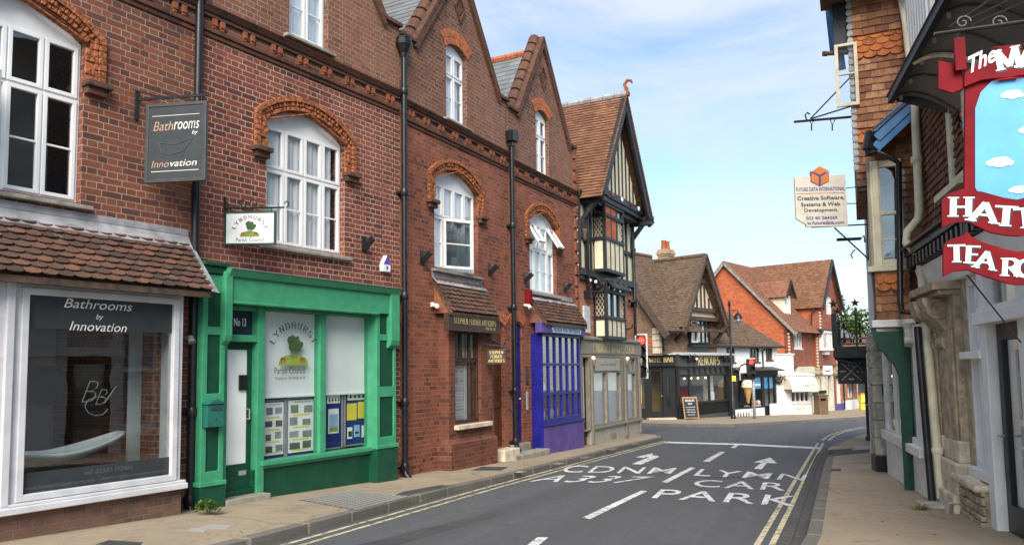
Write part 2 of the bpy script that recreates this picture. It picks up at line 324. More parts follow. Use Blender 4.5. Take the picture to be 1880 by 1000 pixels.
def worn(name, c, lo=.5, hi=.62, under=(.06,.06,.063)):
    m, t, b = newmat(name); col = mixc(t, ramp(t, noise(t, 9, 9, .75), stops01(lo, hi)), tuple(c), under); col = mixc(t, ramp(t, noise(t, 1.2, 4), stops01(.35, .7)), col, mixc(t, .28, col, under))
    t.links.new(col, b.inputs['Base Color']); b.inputs['Roughness'].default_value = .8; bump(t, b, noise(t, 120, 2), .3, .004); return m
M['road_white'] = worn('worn_white_paint', (.66,.66,.65), .5, .64); M['road_yellow'] = worn('worn_yellow_paint', (.55,.49,.31), .47, .64)
M['brickA'] = brick('brick_brown_red', (.19,.06,.038), (.255,.092,.054), (.088,.042,.037), (.33,.26,.2), stain=(.06,.04,.03), stain_lo=.45, stain_hi=.7)
M['brickB'] = brick('brick_pale_mortar', (.19,.052,.036), (.25,.08,.05), (.085,.036,.034), (.46,.38,.3), stain=(.07,.045,.035), stain_lo=.52, stain_hi=.8)
M['brickC'] = brick('brick_deep_red', (.225,.068,.04), (.3,.1,.058), (.105,.042,.034), (.27,.19,.14), mw=.01, stain=(.06,.03,.025), stain_lo=.5, stain_hi=.8)
M['brickG'] = brick('brick_weathered_gable', (.185,.078,.05), (.245,.105,.066), (.1,.052,.042), (.33,.26,.2), mw=.01, stain=(.06,.045,.035), stain_lo=.42, stain_hi=.7); M['cheektile'] = tiles('orange_brown_tiles', [(.26,.095,.04), (.33,.12,.05), (.2,.075,.035)], None); M['brickBase'] = brick('brick_dark_base', (.15,.085,.06), (.2,.1,.07), (.09,.06,.05), (.15,.13,.11), stain=(.05,.045,.035))
M['brickD'] = brick('brick_dark_shop', (.17,.055,.035), (.22,.075,.045), (.09,.035,.03), (.2,.13,.09), mw=.009, stain=(.04,.025,.02), stain_lo=.4, stain_hi=.7)
M['brickE'] = brick('brick_orange_far', (.36,.13,.07), (.45,.18,.09), (.22,.08,.05), (.42,.34,.26), stain_lo=.6, stain_hi=.9)
M['brickF'] = brick('brick_brown_far', (.2,.11,.07), (.27,.15,.09), (.12,.075,.055), (.3,.24,.18), stain_lo=.55)
M['cornice'] = brick('brick_sooty_course', (.12,.05,.035), (.18,.07,.045), (.06,.035,.03), (.12,.09,.07), stain=(.03,.025,.02), stain_lo=.35, stain_hi=.6)
M['terracotta'] = paint('terracotta_rubbed', (.31,.105,.043), .92, .5, (.14,.055,.03), 22, 1.0)
M['dentil'] = paint('dentil_brick', (.25,.08,.04), .88, .3, (.12,.05,.03), 14, .4); M['redarch'] = paint('red_rubber_brick', (.38,.115,.05), .85, .3, (.2,.07,.04), 18, .5)
M['upvc'] = paint('white_frame', (.72,.72,.715), .3, .04, None, 3, 0)
M['oldwhite'] = paint('weathered_white', (.68,.66,.62), .55, .12, (.4,.37,.32), 5, .25)
M['shopgrey'] = paint('pale_grey_paint', (.52,.52,.54), .45, .1, (.4,.38,.35), 4, .15)
M['cream'] = paint('cream_paint', (.62,.55,.4), .55, .12, (.42,.35,.24), 5, .25)
M['render'] = paint('cream_render', (.68,.61,.44), .85, .1, (.5,.44,.32), 7, .4)
M['limewash'] = paint('white_render', (.68,.675,.66), .85, .06, None, 4, .3)
M['blackoak'] = paint('black_timber', (.018,.018,.02), .5, .3, (.05,.05,.05), 9, .4)
M['brownoak'] = paint('brown_timber', (.085,.055,.038), .65, .3, (.14,.1,.07), 9, .5)
M['iron'] = paint('black_iron', (.014,.014,.016), .35, .3, (.04,.035,.03), 8, .2)
M['greyiron'] = paint('grey_metal', (.3,.3,.3), .5, .12); M['lead'] = paint('lead_flashing', (.3,.3,.31), .55, .25, (.2,.2,.2), 5, .3)
M['sill'] = paint('stone_sill', (.26,.24,.2), .85, .25, (.14,.13,.1), 7, .4)
M['green'] = paint('mint_green_paint', (.05,.28,.145), .42, .11, (.035,.21,.11), 7, .25); M['darkgreen'] = paint('deep_green_paint', (.007,.06,.032), .45, .14, (.015,.075,.042), 6, .25)
M['bottlegreen'] = paint('bottle_green_paint', (.004,.045,.027), .45, .2); M['boxgreen'] = paint('letterbox_green', (.02,.13,.1), .4, .1); M['navy'] = paint('navy_panel', (.02,.035,.05), .25, .1); M['boardblue'] = paint('board_blue', (.015,.03,.16), .6, .1)
M['blue'] = paint('royal_blue_paint', (.013,.013,.19), .4, .22, (.03,.03,.22), 4, .2); M['purple'] = paint('purple_paint', (.09,.055,.24), .5, .2, (.06,.04,.17), 4, .25); M['paleblue'] = paint('pale_blue_panel', (.28,.45,.6), .5, .1)
M['taupe'] = paint('taupe_paint', (.21,.185,.15), .5, .12, (.15,.13,.1)); M['taupelight'] = paint('pale_taupe', (.34,.31,.26), .5, .1)
M['darkwood'] = paint('dark_brown_paint', (.05,.03,.022), .45, .25); M['signgrey'] = paint('charcoal_sign', (.03,.036,.04), .5, .1)
M['gold'] = paint('gold_letters', (.62,.48,.2), .4, .2); M['silver'] = paint('silver_letters', (.68,.66,.62), .3, .15); M['copper'] = paint('copper_letters', (.4,.25,.19), .3, .2); M['faint'] = paint('faint_letters', (.11,.12,.125), .5, .1)
M['white'] = paint('white_letters', (.8,.8,.78), .45, .05); M['black'] = paint('black_paint', (.015,.015,.015), .4, .1); M['charcoal'] = paint('dark_grey_paint', (.05,.052,.05), .4, .15)
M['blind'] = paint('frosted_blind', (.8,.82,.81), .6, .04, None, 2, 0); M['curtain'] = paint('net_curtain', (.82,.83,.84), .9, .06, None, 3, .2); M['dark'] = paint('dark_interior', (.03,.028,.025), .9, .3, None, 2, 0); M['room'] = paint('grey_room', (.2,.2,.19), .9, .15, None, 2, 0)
M['red'] = paint('red_paint', (.16,.005,.01), .65, .2, (.11,.004,.008), 5, .2); M['red'].node_tree.nodes['Principled BSDF'].inputs['Specular IOR Level'].default_value = .12; M['barge'] = paint('blue_paint', (.055,.17,.36), .5, .15, (.15,.25,.35), 6, .3); M['skyblue'] = paint('sky_blue_paint', (.085,.33,.6), .45, .06)
M['yellow'] = paint('yellow_paper', (.75,.6,.06), .6, .05); M['orange'] = paint('orange_paint', (.62,.2,.05), .5, .1); M['olive'] = paint('olive_green', (.24,.3,.05), .6, .1); M['leafdark'] = paint('sign_green', (.05,.1,.03), .6, .2)
M['ivory'] = paint('ivory_board', (.66,.6,.5), .6, .08, (.5,.4,.3), 6, .1); M['limestone'] = paint('limestone', (.36,.29,.2), .9, .3, (.16,.13,.1), 6, .7); M['palestone'] = paint('patched_stone', (.56,.48,.36), .9, .2, (.36,.29,.2), 7, .5); M['greystone'] = paint('grey_stone', (.36,.34,.29), .9, .3, (.2,.19,.16), 7, .6)
M['slate'] = rooftex('slate_roof', (.1,.11,.12), (.15,.16,.17), (.2,.21,.22), .25, .2, (.11,.11,.08)); M['claybrown'] = rooftex('brown_clay_roof', (.075,.045,.03), (.13,.08,.055), (.18,.115,.075), moss=(.1,.09,.05))
M['clayorange'] = rooftex('orange_clay_roof', (.12,.055,.032), (.19,.088,.048), (.26,.125,.066), moss=(.12,.06,.035)); M['tilehang'] = rooftex('red_tile_hanging', (.34,.085,.035), (.43,.12,.05), (.5,.155,.065), moss=(.28,.07,.035)); M['tilehang_shaded'] = rooftex('shaded_red_tile_hanging', (.22,.07,.045), (.29,.09,.055), (.35,.115,.065))  # second red tile hanging: same tiles, the unlit walls' shade put into the colour
M['claymid'] = rooftex('warm_clay_roof', (.16,.065,.04), (.24,.105,.06), (.3,.14,.08), moss=(.12,.065,.04))
M['canopytile'] = tiles('mossy_clay_tiles', [(.06,.036,.027), (.1,.052,.034), (.125,.06,.038), (.08,.048,.037), (.155,.072,.045)], (.15,.13,.09)); M['browntile'] = tiles('brown_wall_tiles', [(.12,.05,.03), (.18,.075,.045), (.24,.11,.06), (.15,.07,.05)], None)
M['walltile'] = tiles('sandy_wall_tiles', [(.22,.09,.05), (.34,.15,.075), (.4,.2,.1), (.3,.12,.06), (.45,.23,.12)], None); M['hottile'] = tiles('orange_fish_scale_tiles', [(.5,.15,.04), (.58,.19,.055), (.44,.13,.045)], None); M['leadtile'] = M['lead']
M['glass'] = glass('window_glass', (.93,.95,.96), .95, .12); M['glassdark'] = glass('shop_glass', (.86,.89,.89), .9, .1); M['clear'] = glass('clear_glass', (.93,.95,.95), .9, .02); M['glassbright'] = glass('sky_glass', (.6,.66,.68), .95, .22)
M['red_lamp'] = emit('lit_red_lens', (1,.015,.01), 5); M['warm'] = emit('warm_bulb', (1,.6,.25), 2.2); M['lens'] = paint('unlit_lens', (.03,.012,.012), .2, .1); M['backing'] = paint('signal_white_edge', (.7,.7,.7), .5, .05)
M['leaf'] = tiles('leaves', [(.07,.13,.025), (.12,.2,.035), (.17,.26,.05), (.22,.32,.07)], None, .6, 0); M['leafdk'] = tiles('dark_leaves', [(.015,.035,.012), (.03,.06,.02), (.045,.085,.025)], None, .6, 0); M['bark'] = paint('bark', (.09,.07,.05), .95, .3, None, 12, .8)
M['straw'] = tiles('dry_grass', [(.2,.2,.07), (.3,.27,.12), (.12,.16,.05)], None, .8, 0); M['waffle'] = paint('waffle_cone', (.5,.3,.1), .7, .2, None, 14, .3); M['icecream'] = paint('ice_cream', (.75,.66,.45), .5, .1); M['photo'] = tiles('printed_photos', [(.12,.14,.12), (.3,.36,.4), (.18,.26,.12), (.4,.4,.38), (.1,.1,.1)], None, .5, 0); M['wood'] = paint('light_wood', (.3,.17,.08), .6, .2); M['binbrown'] = paint('brown_bin', (.14,.085,.045), .5, .15); M['pine'] = paint('weathered_board', (.3,.27,.22), .8, .2)

def leafy(m):            # thin leaves let light through
    t = m.node_tree; o = [n for n in t.nodes if n.type == 'OUTPUT_MATERIAL'][0]; b = t.nodes['Principled BSDF']; c = b.inputs['Base Color'].links[0].from_socket
    tl = nd(t, 'ShaderNodeBsdfTranslucent'); t.links.new(c, tl.inputs[0]); mm = nd(t, 'ShaderNodeMixShader'); mm.inputs[0].default_value = .45; t.links.new(b.outputs[0], mm.inputs[1]); t.links.new(tl.outputs[0], mm.inputs[2]); t.links.new(mm.outputs[0], o.inputs[0])
leafy(M['leaf']); leafy(M['leafdk'])
# ------------------------------------------------------------------ ground, road, pavements, markings
def sheet(name, mat, pts, h, kind='structure', under=None):
    mb = MB(); P = [gp(x, y, h) if len(p_) == 2 else p_ for p_ in pts for x, y in [p_[:2]]]
    n = len(P); vs_ = list(P); fs = [tuple(range(n))]
    mb.add(vs_, fs)
    if under is not None:
        for i in range(n):
            a, b = P[i], P[(i+1) % n]; d = Vector((0,0,under)); mb.add([a, b, b-d, a-d], [(3,2,1,0)])
    o = mb.build(name, mat); o['kind'] = kind; return o
def zq(x, y, h): return Vector((x, y, gz(x, y)+h))
def poly_sheet(name, mat, xy, h, under=None):
    mb = MB(); P = [zq(x, y, h) for x, y in xy]; n = len(P)
    L3 = [Vector((p.x, p.y, 0)) for p in P]
    for a, b, c in tessellate_polygon([L3]):
        if (L3[b]-L3[a]).cross(L3[c]-L3[a]).z < 0: b, c = c, b
        mb.add([P[a], P[b], P[c]], [(0,1,2)])
    if under:
        for i in range(n):
            a, b = P[i], P[(i+1) % n]; d = Vector((0,0,under)); mb.add([a, b, b-d, a-d], [(0,1,2,3)])
    o = mb.build(name, mat); o['kind'] = 'structure'; return o
poly_sheet('ground', M['asphalt'], [(-300,-120), (300,-120), (300,330), (-300,330)], -.004)
poly_sheet('road', M['asphalt'], [(-14,-12), (16,-12), (34,62), (-14,62)], 0)
def g2(px, py, h=0.0): p = gp(px, py, h); return (p.x, p.y)
# left pavement (kerb line from the photograph's points, wrapping round the far corner)
kl = [g2(565,960,PAV), g2(820,895,PAV), g2(900,878,PAV), g2(1089,831,PAV), g2(1160,813.5,PAV), g2(1196,806,PAV), g2(1214,801.5,PAV), g2(1212,798.5,PAV), g2(1195,796.5,PAV), g2(1172,795,PAV)]
d0 = (kl[1][0]-kl[0][0], kl[1][1]-kl[0][1]); kl = [(kl[0][0]-d0[0]*2.6, kl[0][1]-d0[1]*2.6)] + kl
back = [(kl[-1][0]-9, kl[-1][1]+4.2), (-12, 20), (-12, kl[0][1]-2)]
poly_sheet('pavement', M['pavement'], kl+back, PAV, .2)
def kerb_run(pts, side, h=PAV+.004, wd=.13):
    mb = MB(); acc = 0
    for a, b in zip(pts, pts[1:]):
        a, b = Vector(a), Vector(b); d = (b-a); l = d.length; n = max(1, round(l/.9)); nr = Vector((-d.y, d.x))/l*side
        for i in range(n):
            p, q = a+d*(i/n+.004), a+d*((i+1)/n-.004)
            o_, i_ = -nr*.012, nr*wd
            top = [zq(*(p+o_), h), zq(*(q+o_), h), zq(*(q+i_), h), zq(*(p+i_), h)]; bot = [v-Vector((0,0,.2)) for v in top]
            if side < 0: top = top[::-1]; bot = bot[::-1]
            mb.hexa(top, bot)
    o = mb.build('kerb', M['kerb'], bevel=.012); o['kind'] = 'structure'
kerb_run(kl, 1)
# right pavement
kr = [g2(1471,1000,PAV), g2(1483,980,PAV), g2(1514,854,PAV), g2(1522,827,PAV), g2(1534,814,PAV), g2(1552,804,PAV), g2(1572,797,PAV), g2(1589,792.5,PAV)]
d0 = (kr[0][0]-kr[2][0], kr[0][1]-kr[2][1]); kr = [(kr[0][0]+d0[0]*1.6, kr[0][1]+d0[1]*1.6)] + kr + [(kr[-1][0]+4.5, kr[-1][1]+3.4)]
poly_sheet('pavement', M['pavement'], (kr+[(18, 22), (9, -8), (kr[0][0], -8)])[::-1], PAV, .2)
kerb_run(kr, -1)
mb = MB()          # stone setts in the right gutter
for a, b in zip(kr[:5], kr[1:6]):
    a, b = Vector(a), Vector(b); d = b-a; l = d.length; n = max(1, int(l/.2)); nr = Vector((-d.y, d.x))/l
    for i in range(n):
        for j in range(2):
            p, q = a+d*((i+.04)/n), a+d*((i+.96)/n); o1, o2 = nr*(.03+.13*j), nr*(.15+.13*j)
            t_ = [zq(*(p+o1), .012), zq(*(q+o1), .012), zq(*(q+o2), .012), zq(*(p+o2), .012)]; mb.hexa(t_, [v-Vector((0,0,.05)) for v in t_])
o = mb.build('gutter_setts', M['sett'], bevel=.006); o['kind'] = 'structure'
# far pavement across the junction
kf = [g2(1100,778,PAV), g2(1173,776,PAV), g2(1260,778,PAV), g2(1345,778,PAV), g2(1430,773.5,PAV), g2(1510,769,PAV), g2(1589,764,PAV)]
kf = [(kf[0][0]-6, kf[0][1]+1)] + kf + [(kf[-1][0]+7, kf[-1][1]+5)]
poly_sheet('pavement', M['pavement'], kf+[(40, 70), (-8, 60)], PAV, .2)
kerb_run(kf, 1)
# markings
def mark(name, mat, quads, h=.004):
    mb = MB()
    for q in quads: mb.add([gp(x, y, h) for x, y in q], [tuple(range(len(q)))])
    o = mb.build(name, mat); o['kind'] = 'structure'; return o
for q in ([(963,1003),(985,1003),(1007,985),(987,985)], [(1069,949),(1083,952),(1188.6,900.5),(1177.5,899.4)], [(1214,884),(1226,885),(1277,858),(1268,857)], [(1290.5,846),(1302,847),(1332,829),(1323,828)], [(1341,821),(1349,822),(1358,815.5),(1352,815)]):
    mark('lane_dash', M['road_white'], [q])
mark('stop_line', M['road_white'], [[(1219,812.5),(1219,810),(1360,813.5),(1508,820.5),(1508,824),(1360,816.5)]])
def line(px, wd, off, mat=M['road_yellow']):
    P = [Vector(g2(*p)) for p in px]; mb = MB(); Lp = []
    for i, p in enumerate(P):
        d = (P[min(i+1, len(P)-1)]-P[max(i-1, 0)]).normalized(); n = Vector((-d.y, d.x)); Lp.append((p+n*(off-wd/2), p+n*(off+wd/2)))
    for (a, b), (c, d) in zip(Lp, Lp[1:]): mb.add([zq(*a,.004), zq(*c,.004), zq(*d,.004), zq(*b,.004)], [(0,1,2,3)])
    o = mb.build('yellow_line', mat); o['kind'] = 'structure'
for off in (0, .17):
    line([(455,1017),(520,1000),(700,949),(900,892.5),(1090,842),(1190,816.5),(1219,809.5)], .06, -off)
    line([(1334,1120),(1417,1000),(1440,954),(1484,866),(1511,813)], .06, off*.8)
    line([(1521,808),(1532,799.5),(1550,792.5),(1572,787.5),(1594,783.5)], .06, off)
# words: letters are mapped onto their patch of road
def road_word(txt, BL, BR, TR, TL, bold=.004):
    q = [Vector(g2(*p)) for p in (BL, BR, TR, TL)]; vs_, fs = glyphs(txt, 1.12, bold)
    a0, a1 = min(v.x for v in vs_), max(v.x for v in vs_); b0, b1 = min(v.y for v in vs_), max(v.y for v in vs_); mb = MB(); P = []
    for v in vs_:
        s_, t_ = (v.x-a0)/(a1-a0), (v.y-b0)/(b1-b0); p = (q[0]*(1-s_)+q[1]*s_)*(1-t_) + (q[3]*(1-s_)+q[2]*s_)*t_; P.append(zq(p.x, p.y, .008))
    mb.add(P, fs); o = mb.build('road_lettering', M['road_white']); o['kind'] = 'structure'
road_word('PARK', (1196,914), (1463,930), (1467,911), (1214,898)); road_word('CAR', (1270,893), (1441,901), (1446,887), (1279,880.5)); road_word('LYMN', (1273,873), (1476,882), (1484,872), (1287,861))
road_word('A337', (970,884), (1155,887), (1203,875), (1008,872)); road_word('CDNM', (1026,867), (1231,870), (1243,859), (1044,854))
mark('road_arrow', M['road_white'], [[(1160,851),(1176,852),(1209,838),(1199,832),(1167,838.5),(1184,838),(1186,841.5)][:0] or [(1160,851),(1177,852),(1209,838.5),(1192,838.5)], [(1167,838.5),(1199,831),(1197,834.5),(1209,836.5),(1209,838.5),(1192,838.5),(1184,837.5),(1185,840)]])
mark('road_arrow', M['road_white'], [[(1384,859),(1398,861),(1409,848),(1400,847.5)], [(1383,848),(1414,839),(1427,850)]])
for k in range(11): x = 1278+k*20; y = 803+.9*(k%3)+k*.55; mark('road_dash', M['kerb'], [[(x,y+1.1),(x+7,y+1.3),(x+9,y),(x+2,y-.2)]])
mark('tar_seam', M['patch'], [[(1296,877),(1502,873),(1504,871.5),(1298,875)]], .0035); mark('tar_patch', M['patch'], [[(640,1003),(900,940),(925,943),(690,1010)]], .002)
# covers, patches and slabs
def ground_quad(name, mat, q, h, label=None, cat=None, holes=None, thick=.012):
    c = sum((gp(x, y, PAV) for x, y in q), Vector())/len(q); pts = [gp(x, y, PAV) for x, y in q]; mb = MB()
    if label is None:
        mb.add([p+Vector((0,0,h)) for p in pts], [tuple(range(len(q)))]); o = mb.build(name, mat); o['kind'] = 'structure'; return o
    top = [p-c+Vector((0,0,h)) for p in pts]; mb.hexa(top, [p-Vector((0,0,thick+h)) for p in top]) if len(q) == 4 else mb.add(top, [tuple(range(len(q)))])
    if holes:
        for k in range(holes):
            s_ = (k+.5)/holes; a, b = top[0].lerp(top[1], s_), top[3].lerp(top[2], s_); mb.bar(a.lerp(b,.06)+Vector((0,0,.002)), a.lerp(b,.94)+Vector((0,0,.002)), .02, .006)
    o = mb.build(name, mat); o.location = c; return tag(o, label, cat)
ground_quad('tar_patch', M['patch'], [(683,924),(848,890),(812,891),(745,899)][:0] or [(700,919),(836,891),(808,890),(740,902)], .004)
ground_quad('tar_patch', M['patch'], [(1513,838),(1596,830),(1598,820),(1521,826)], .004)
ground_quad('manhole_cover', M['slab'], [(345,974),(375,976),(381,970),(352,968)], .003, 'small grey square cover in the pavement before the green shop', 'manhole cover')
ground_quad('manhole_cover', M['slab'], [(366,968),(415,970),(428,964),(385,962)], .003, 'larger grey oblong cover in the pavement before the green shop', 'manhole cover')
ground_quad('manhole_cover', M['cover'], [(175,999),(255,1003),(262,995),(200,991)], .003, 'dark iron cover at the foot of the brown brick stall riser', 'manhole cover')
ground_quad('manhole_cover', M['cover'], [(864,863),(920,863),(934,857),(886,856)], .003, 'dark iron cover on the pavement by the antique shop bay', 'manhole cover')
ground_quad('stone_slab', M['slab'], [(1565,826),(1606,824),(1606,818),(1570,820)], .008, 'pale grey stone slab set in the dark patch by the far wall', 'stone slab')
ground_quad('stone_slab', M['pavement'], [(1519,825),(1548,824),(1552,818),(1524,820)], .008, 'tan slab set in the dark patch near the kerb corner', 'stone slab')
ground_quad('drain_grate', M['cover'], [(1515,864),(1544,864),(1544,860),(1516,860)], .003, 'narrow iron drain slot in the right pavement', 'drain grate')
o = ground_quad('manhole_cover', M['cover'], [(1562,995),(1626,993),(1625,978),(1568,979)], -.0005, 'tan infilled cover with a thin dark rim on the right pavement', 'manhole cover')
ground_quad('tan_infill', M['pavement'], [(1565,993.5),(1623,991.5),(1622,979.3),(1571,980.3)], .003)
# chequered glass light well in front of the green shop
q = [(548,917),(655,936),(752,911),(642,901)]; c = sum((gp(x, y, PAV) for x, y in q), Vector())/4; P = [gp(x, y, PAV)-c for x, y in q]
root = bpy.data.objects.new('pavement_light', None); COL.objects.link(root); root.location = c; tag(root, 'dark cast iron pavement grille filled with rows of pale glass lenses', 'pavement light')
mb = MB(); t_ = [p+Vector((0,0,.004)) for p in P]; mb.hexa(t_, [p-Vector((0,0,.03)) for p in t_]); mb.build('frame', M['cover'], root)
mb = MB(); nx, ny = 20, 11
for i in range(nx):
    for j in range(ny):
        def bl(s_, t2): return P[0].lerp(P[1], t2).lerp(P[3].lerp(P[2], t2), s_)
        s_, t2 = (i+.5)/nx, (j+.5)/ny; e = .4; mb.add([bl(s_-e/nx, t2-e/ny)+Vector((0,0,.0075)), bl(s_-e/nx, t2+e/ny)+Vector((0,0,.0075)), bl(s_+e/nx, t2+e/ny)+Vector((0,0,.0075)), bl(s_+e/nx, t2-e/ny)+Vector((0,0,.0075))], [(0,1,2,3)])
mb.build('lens', M['slab'], root, kind='stuff')

for px, py in ((957,867.5),(1026,852),(1075,840.5),(1126,825.5),(1166,815.5)):      # loading marks painted over the kerb
    for e in (0, 6):
        a = gp(px+e-3, py-2.2+(-.22*e), PAV); d = Vector((math.sin(R(24)), math.cos(R(24)), -SL)); n_ = Vector((d.y, -d.x, 0)); mb = MB(); c = gp(px+e, py-.22*e, PAV)
        P = [c-d*.04+n_*.0, c+d*.04+n_*.0]; mb.add([P[0]-n_*.12+Vector((0,0,.01)), P[1]-n_*.12+Vector((0,0,.01)), P[1]+n_*.03+Vector((0,0,.01)), P[0]+n_*.03+Vector((0,0,.01))], [(0,1,2,3)]); o = mb.build('kerb_mark', M['road_yellow']); o['kind'] = 'structure'
# ------------------------------------------------------------------ building pieces
def arcpts(u0, u1, zs, rise, n=12):            # from right springing over the crown to the left springing
    wd = u1-u0; r = (wd*wd/4+rise*rise)/(2*rise); cx = (u0+u1)/2; cz = zs+rise-r; a = math.asin(min(1, wd/2/r))
    return [(cx+r*math.sin(a-2*a*i/n), cz+r*math.cos(a-2*a*i/n)) for i in range(n+1)]
def rect(u0, u1, z0, z1): return [(u0,z0),(u1,z0),(u1,z1),(u0,z1)]
def hole(u0, u1, z0, zs, rise=0): return [(u0,z0),(u1,z0)] + (arcpts(u0,u1,zs,rise) if rise else [(u1,zs),(u0,zs)])
def ring(mb, u0, u1, z0, z1, wd, y0, y1, T=None, off=(0,0)): mb.prism(rect(u0,u1,z0,z1), y0, y1, [rect(u0+wd,u1-wd,z0+wd,z1-wd)], T); return mb
def curtain(parent, u0, u1, z0, z1, y, mat='curtain', amp=.02, name='curtain'):
    mb = MB(); n = max(6, int((u1-u0)/.03)); vs_ = []; ph = random.random()*6
    for i in range(n+1):
        x = u0+(u1-u0)*i/n; yy = y+amp*math.sin(x*70+ph)+amp*.6*math.sin(x*31+ph*2); vs_ += [(x,yy,z0),(x,yy+.01*math.sin(x*15),z1)]
    mb.add(vs_, [(2*i,2*i+2,2*i+3,2*i+1) for i in range(n)]); return mb.build(name, M[mat], parent, smooth=True)
def sash_window(parent, u0, u1, z0, zs, rise=0, cols=4, split=.64, bars=True, top=None, mat='upvc', y=.09, fr=.05, gl='glass', skip=(), cur=((0,1),), sill=True, sillmat='sill', toplights=True, label=None):
    """a framed window: lower lights, a transom, short top lights; light frames stand proud of the main frame"""
    mb = MB(); H = zs-z0; zt = zs-.04 if top is None else top; zm = z0+(zt-z0)*split; cw = (u1-u0-fr)/cols; lights = []
    for c in range(cols):
        a, b = u0+fr/2+c*cw+fr/2-.005, u0+fr/2+(c+1)*cw-fr/2+.005
        lights.append((a, b, z0+fr, zm-fr/2, 'low', c))
        if toplights: lights.append((a, b, zm+fr/2, zt-fr*.4, 'top', c))
    mb.prism(hole(u0,u1,z0,zs,rise), y, y+.07, [rect(*l[:4]) for l in lights])
    for l in lights:
        if (l[4], l[5]) in skip: continue
        ring(mb, l[0]-.012, l[1]+.012, l[2]-.012, l[3]+.012, .042, y-.018, y+.03)
        if bars and l[4] == 'low': zb = l[2]+(l[3]-l[2])*.5; mb.box(l[0]+.03, l[1]-.03, y-.008, y+.012, zb-.011, zb+.011)
    o = mb.build('window', M[mat], parent, bevel=.004, label=label)
    g = MB()
    for l in lights:
        if (l[4], l[5]) not in skip: g.box(l[0]+.02, l[1]-.02, y+.008, y+.014, l[2]+.02, l[3]-.02)
    g.build('pane', M[gl], o)
    for a, b in cur: curtain(o, u0+fr+(u1-u0-2*fr)*a, u0+fr+(u1-u0-2*fr)*b, z0+fr*.5, zt, y+.06)
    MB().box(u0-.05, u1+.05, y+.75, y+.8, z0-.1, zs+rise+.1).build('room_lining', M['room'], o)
    if sill:
        s_ = MB(); s_.hexa([(u0-.1,-.09,z0-.075),(u1+.1,-.09,z0-.075),(u1+.1,-.09,z0-.03),(u0-.1,-.09,z0-.03)], [(u0-.1,y+.02,z0-.075),(u1+.1,y+.02,z0-.075),(u1+.1,y+.02,z0-.002),(u0-.1,y+.02,z0-.002)]); s_.build('sill', M[sillmat], o, bevel=.008)
    return o, lights
def casement(parent, hinge, l, ang, y, vertical=True, bars=True, name='casement', mat='upvc'):
    """an open light: a framed pane swung about its side (vertical) or its head"""
    a, b, c, d = l[:4]
    def T(p):
        if vertical:
            hx = a if hinge == 'l' else b; q = Vector((p.x-hx, p.y-y, p.z)); s_ = -1 if hinge == 'l' else 1; t = R(ang)*s_
            return Vector((hx+q.x*math.cos(t)-q.y*math.sin(t), y+q.x*math.sin(t)+q.y*math.cos(t), p.z))
        t = R(ang); q = Vector((p.x, p.y-y, p.z-d)); return Vector((p.x, y+q.y*math.cos(t)+q.z*math.sin(t), d-q.y*math.sin(t)+q.z*math.cos(t)))
    mb = MB(); ring(mb, a-.012, b+.012, c-.012, d+.012, .05, y-.03, y+.025, T); 
    if bars: zb = (c+d)/2; n = len(mb.v); mb.box(a+.03, b-.03, y-.012, y+.008, zb-.011, zb+.011); mb.v[n:] = [tuple(T(Vector(p))) for p in mb.v[n:]]
    o = mb.build(name, M[mat], parent, bevel=.004); g = MB(); g.box(a+.03, b-.03, y-.002, y+.004, c+.03, d-.03); g.v = [tuple(T(Vector(p))) for p in g.v]; g.build('pane', M['glassbright'], o); return o
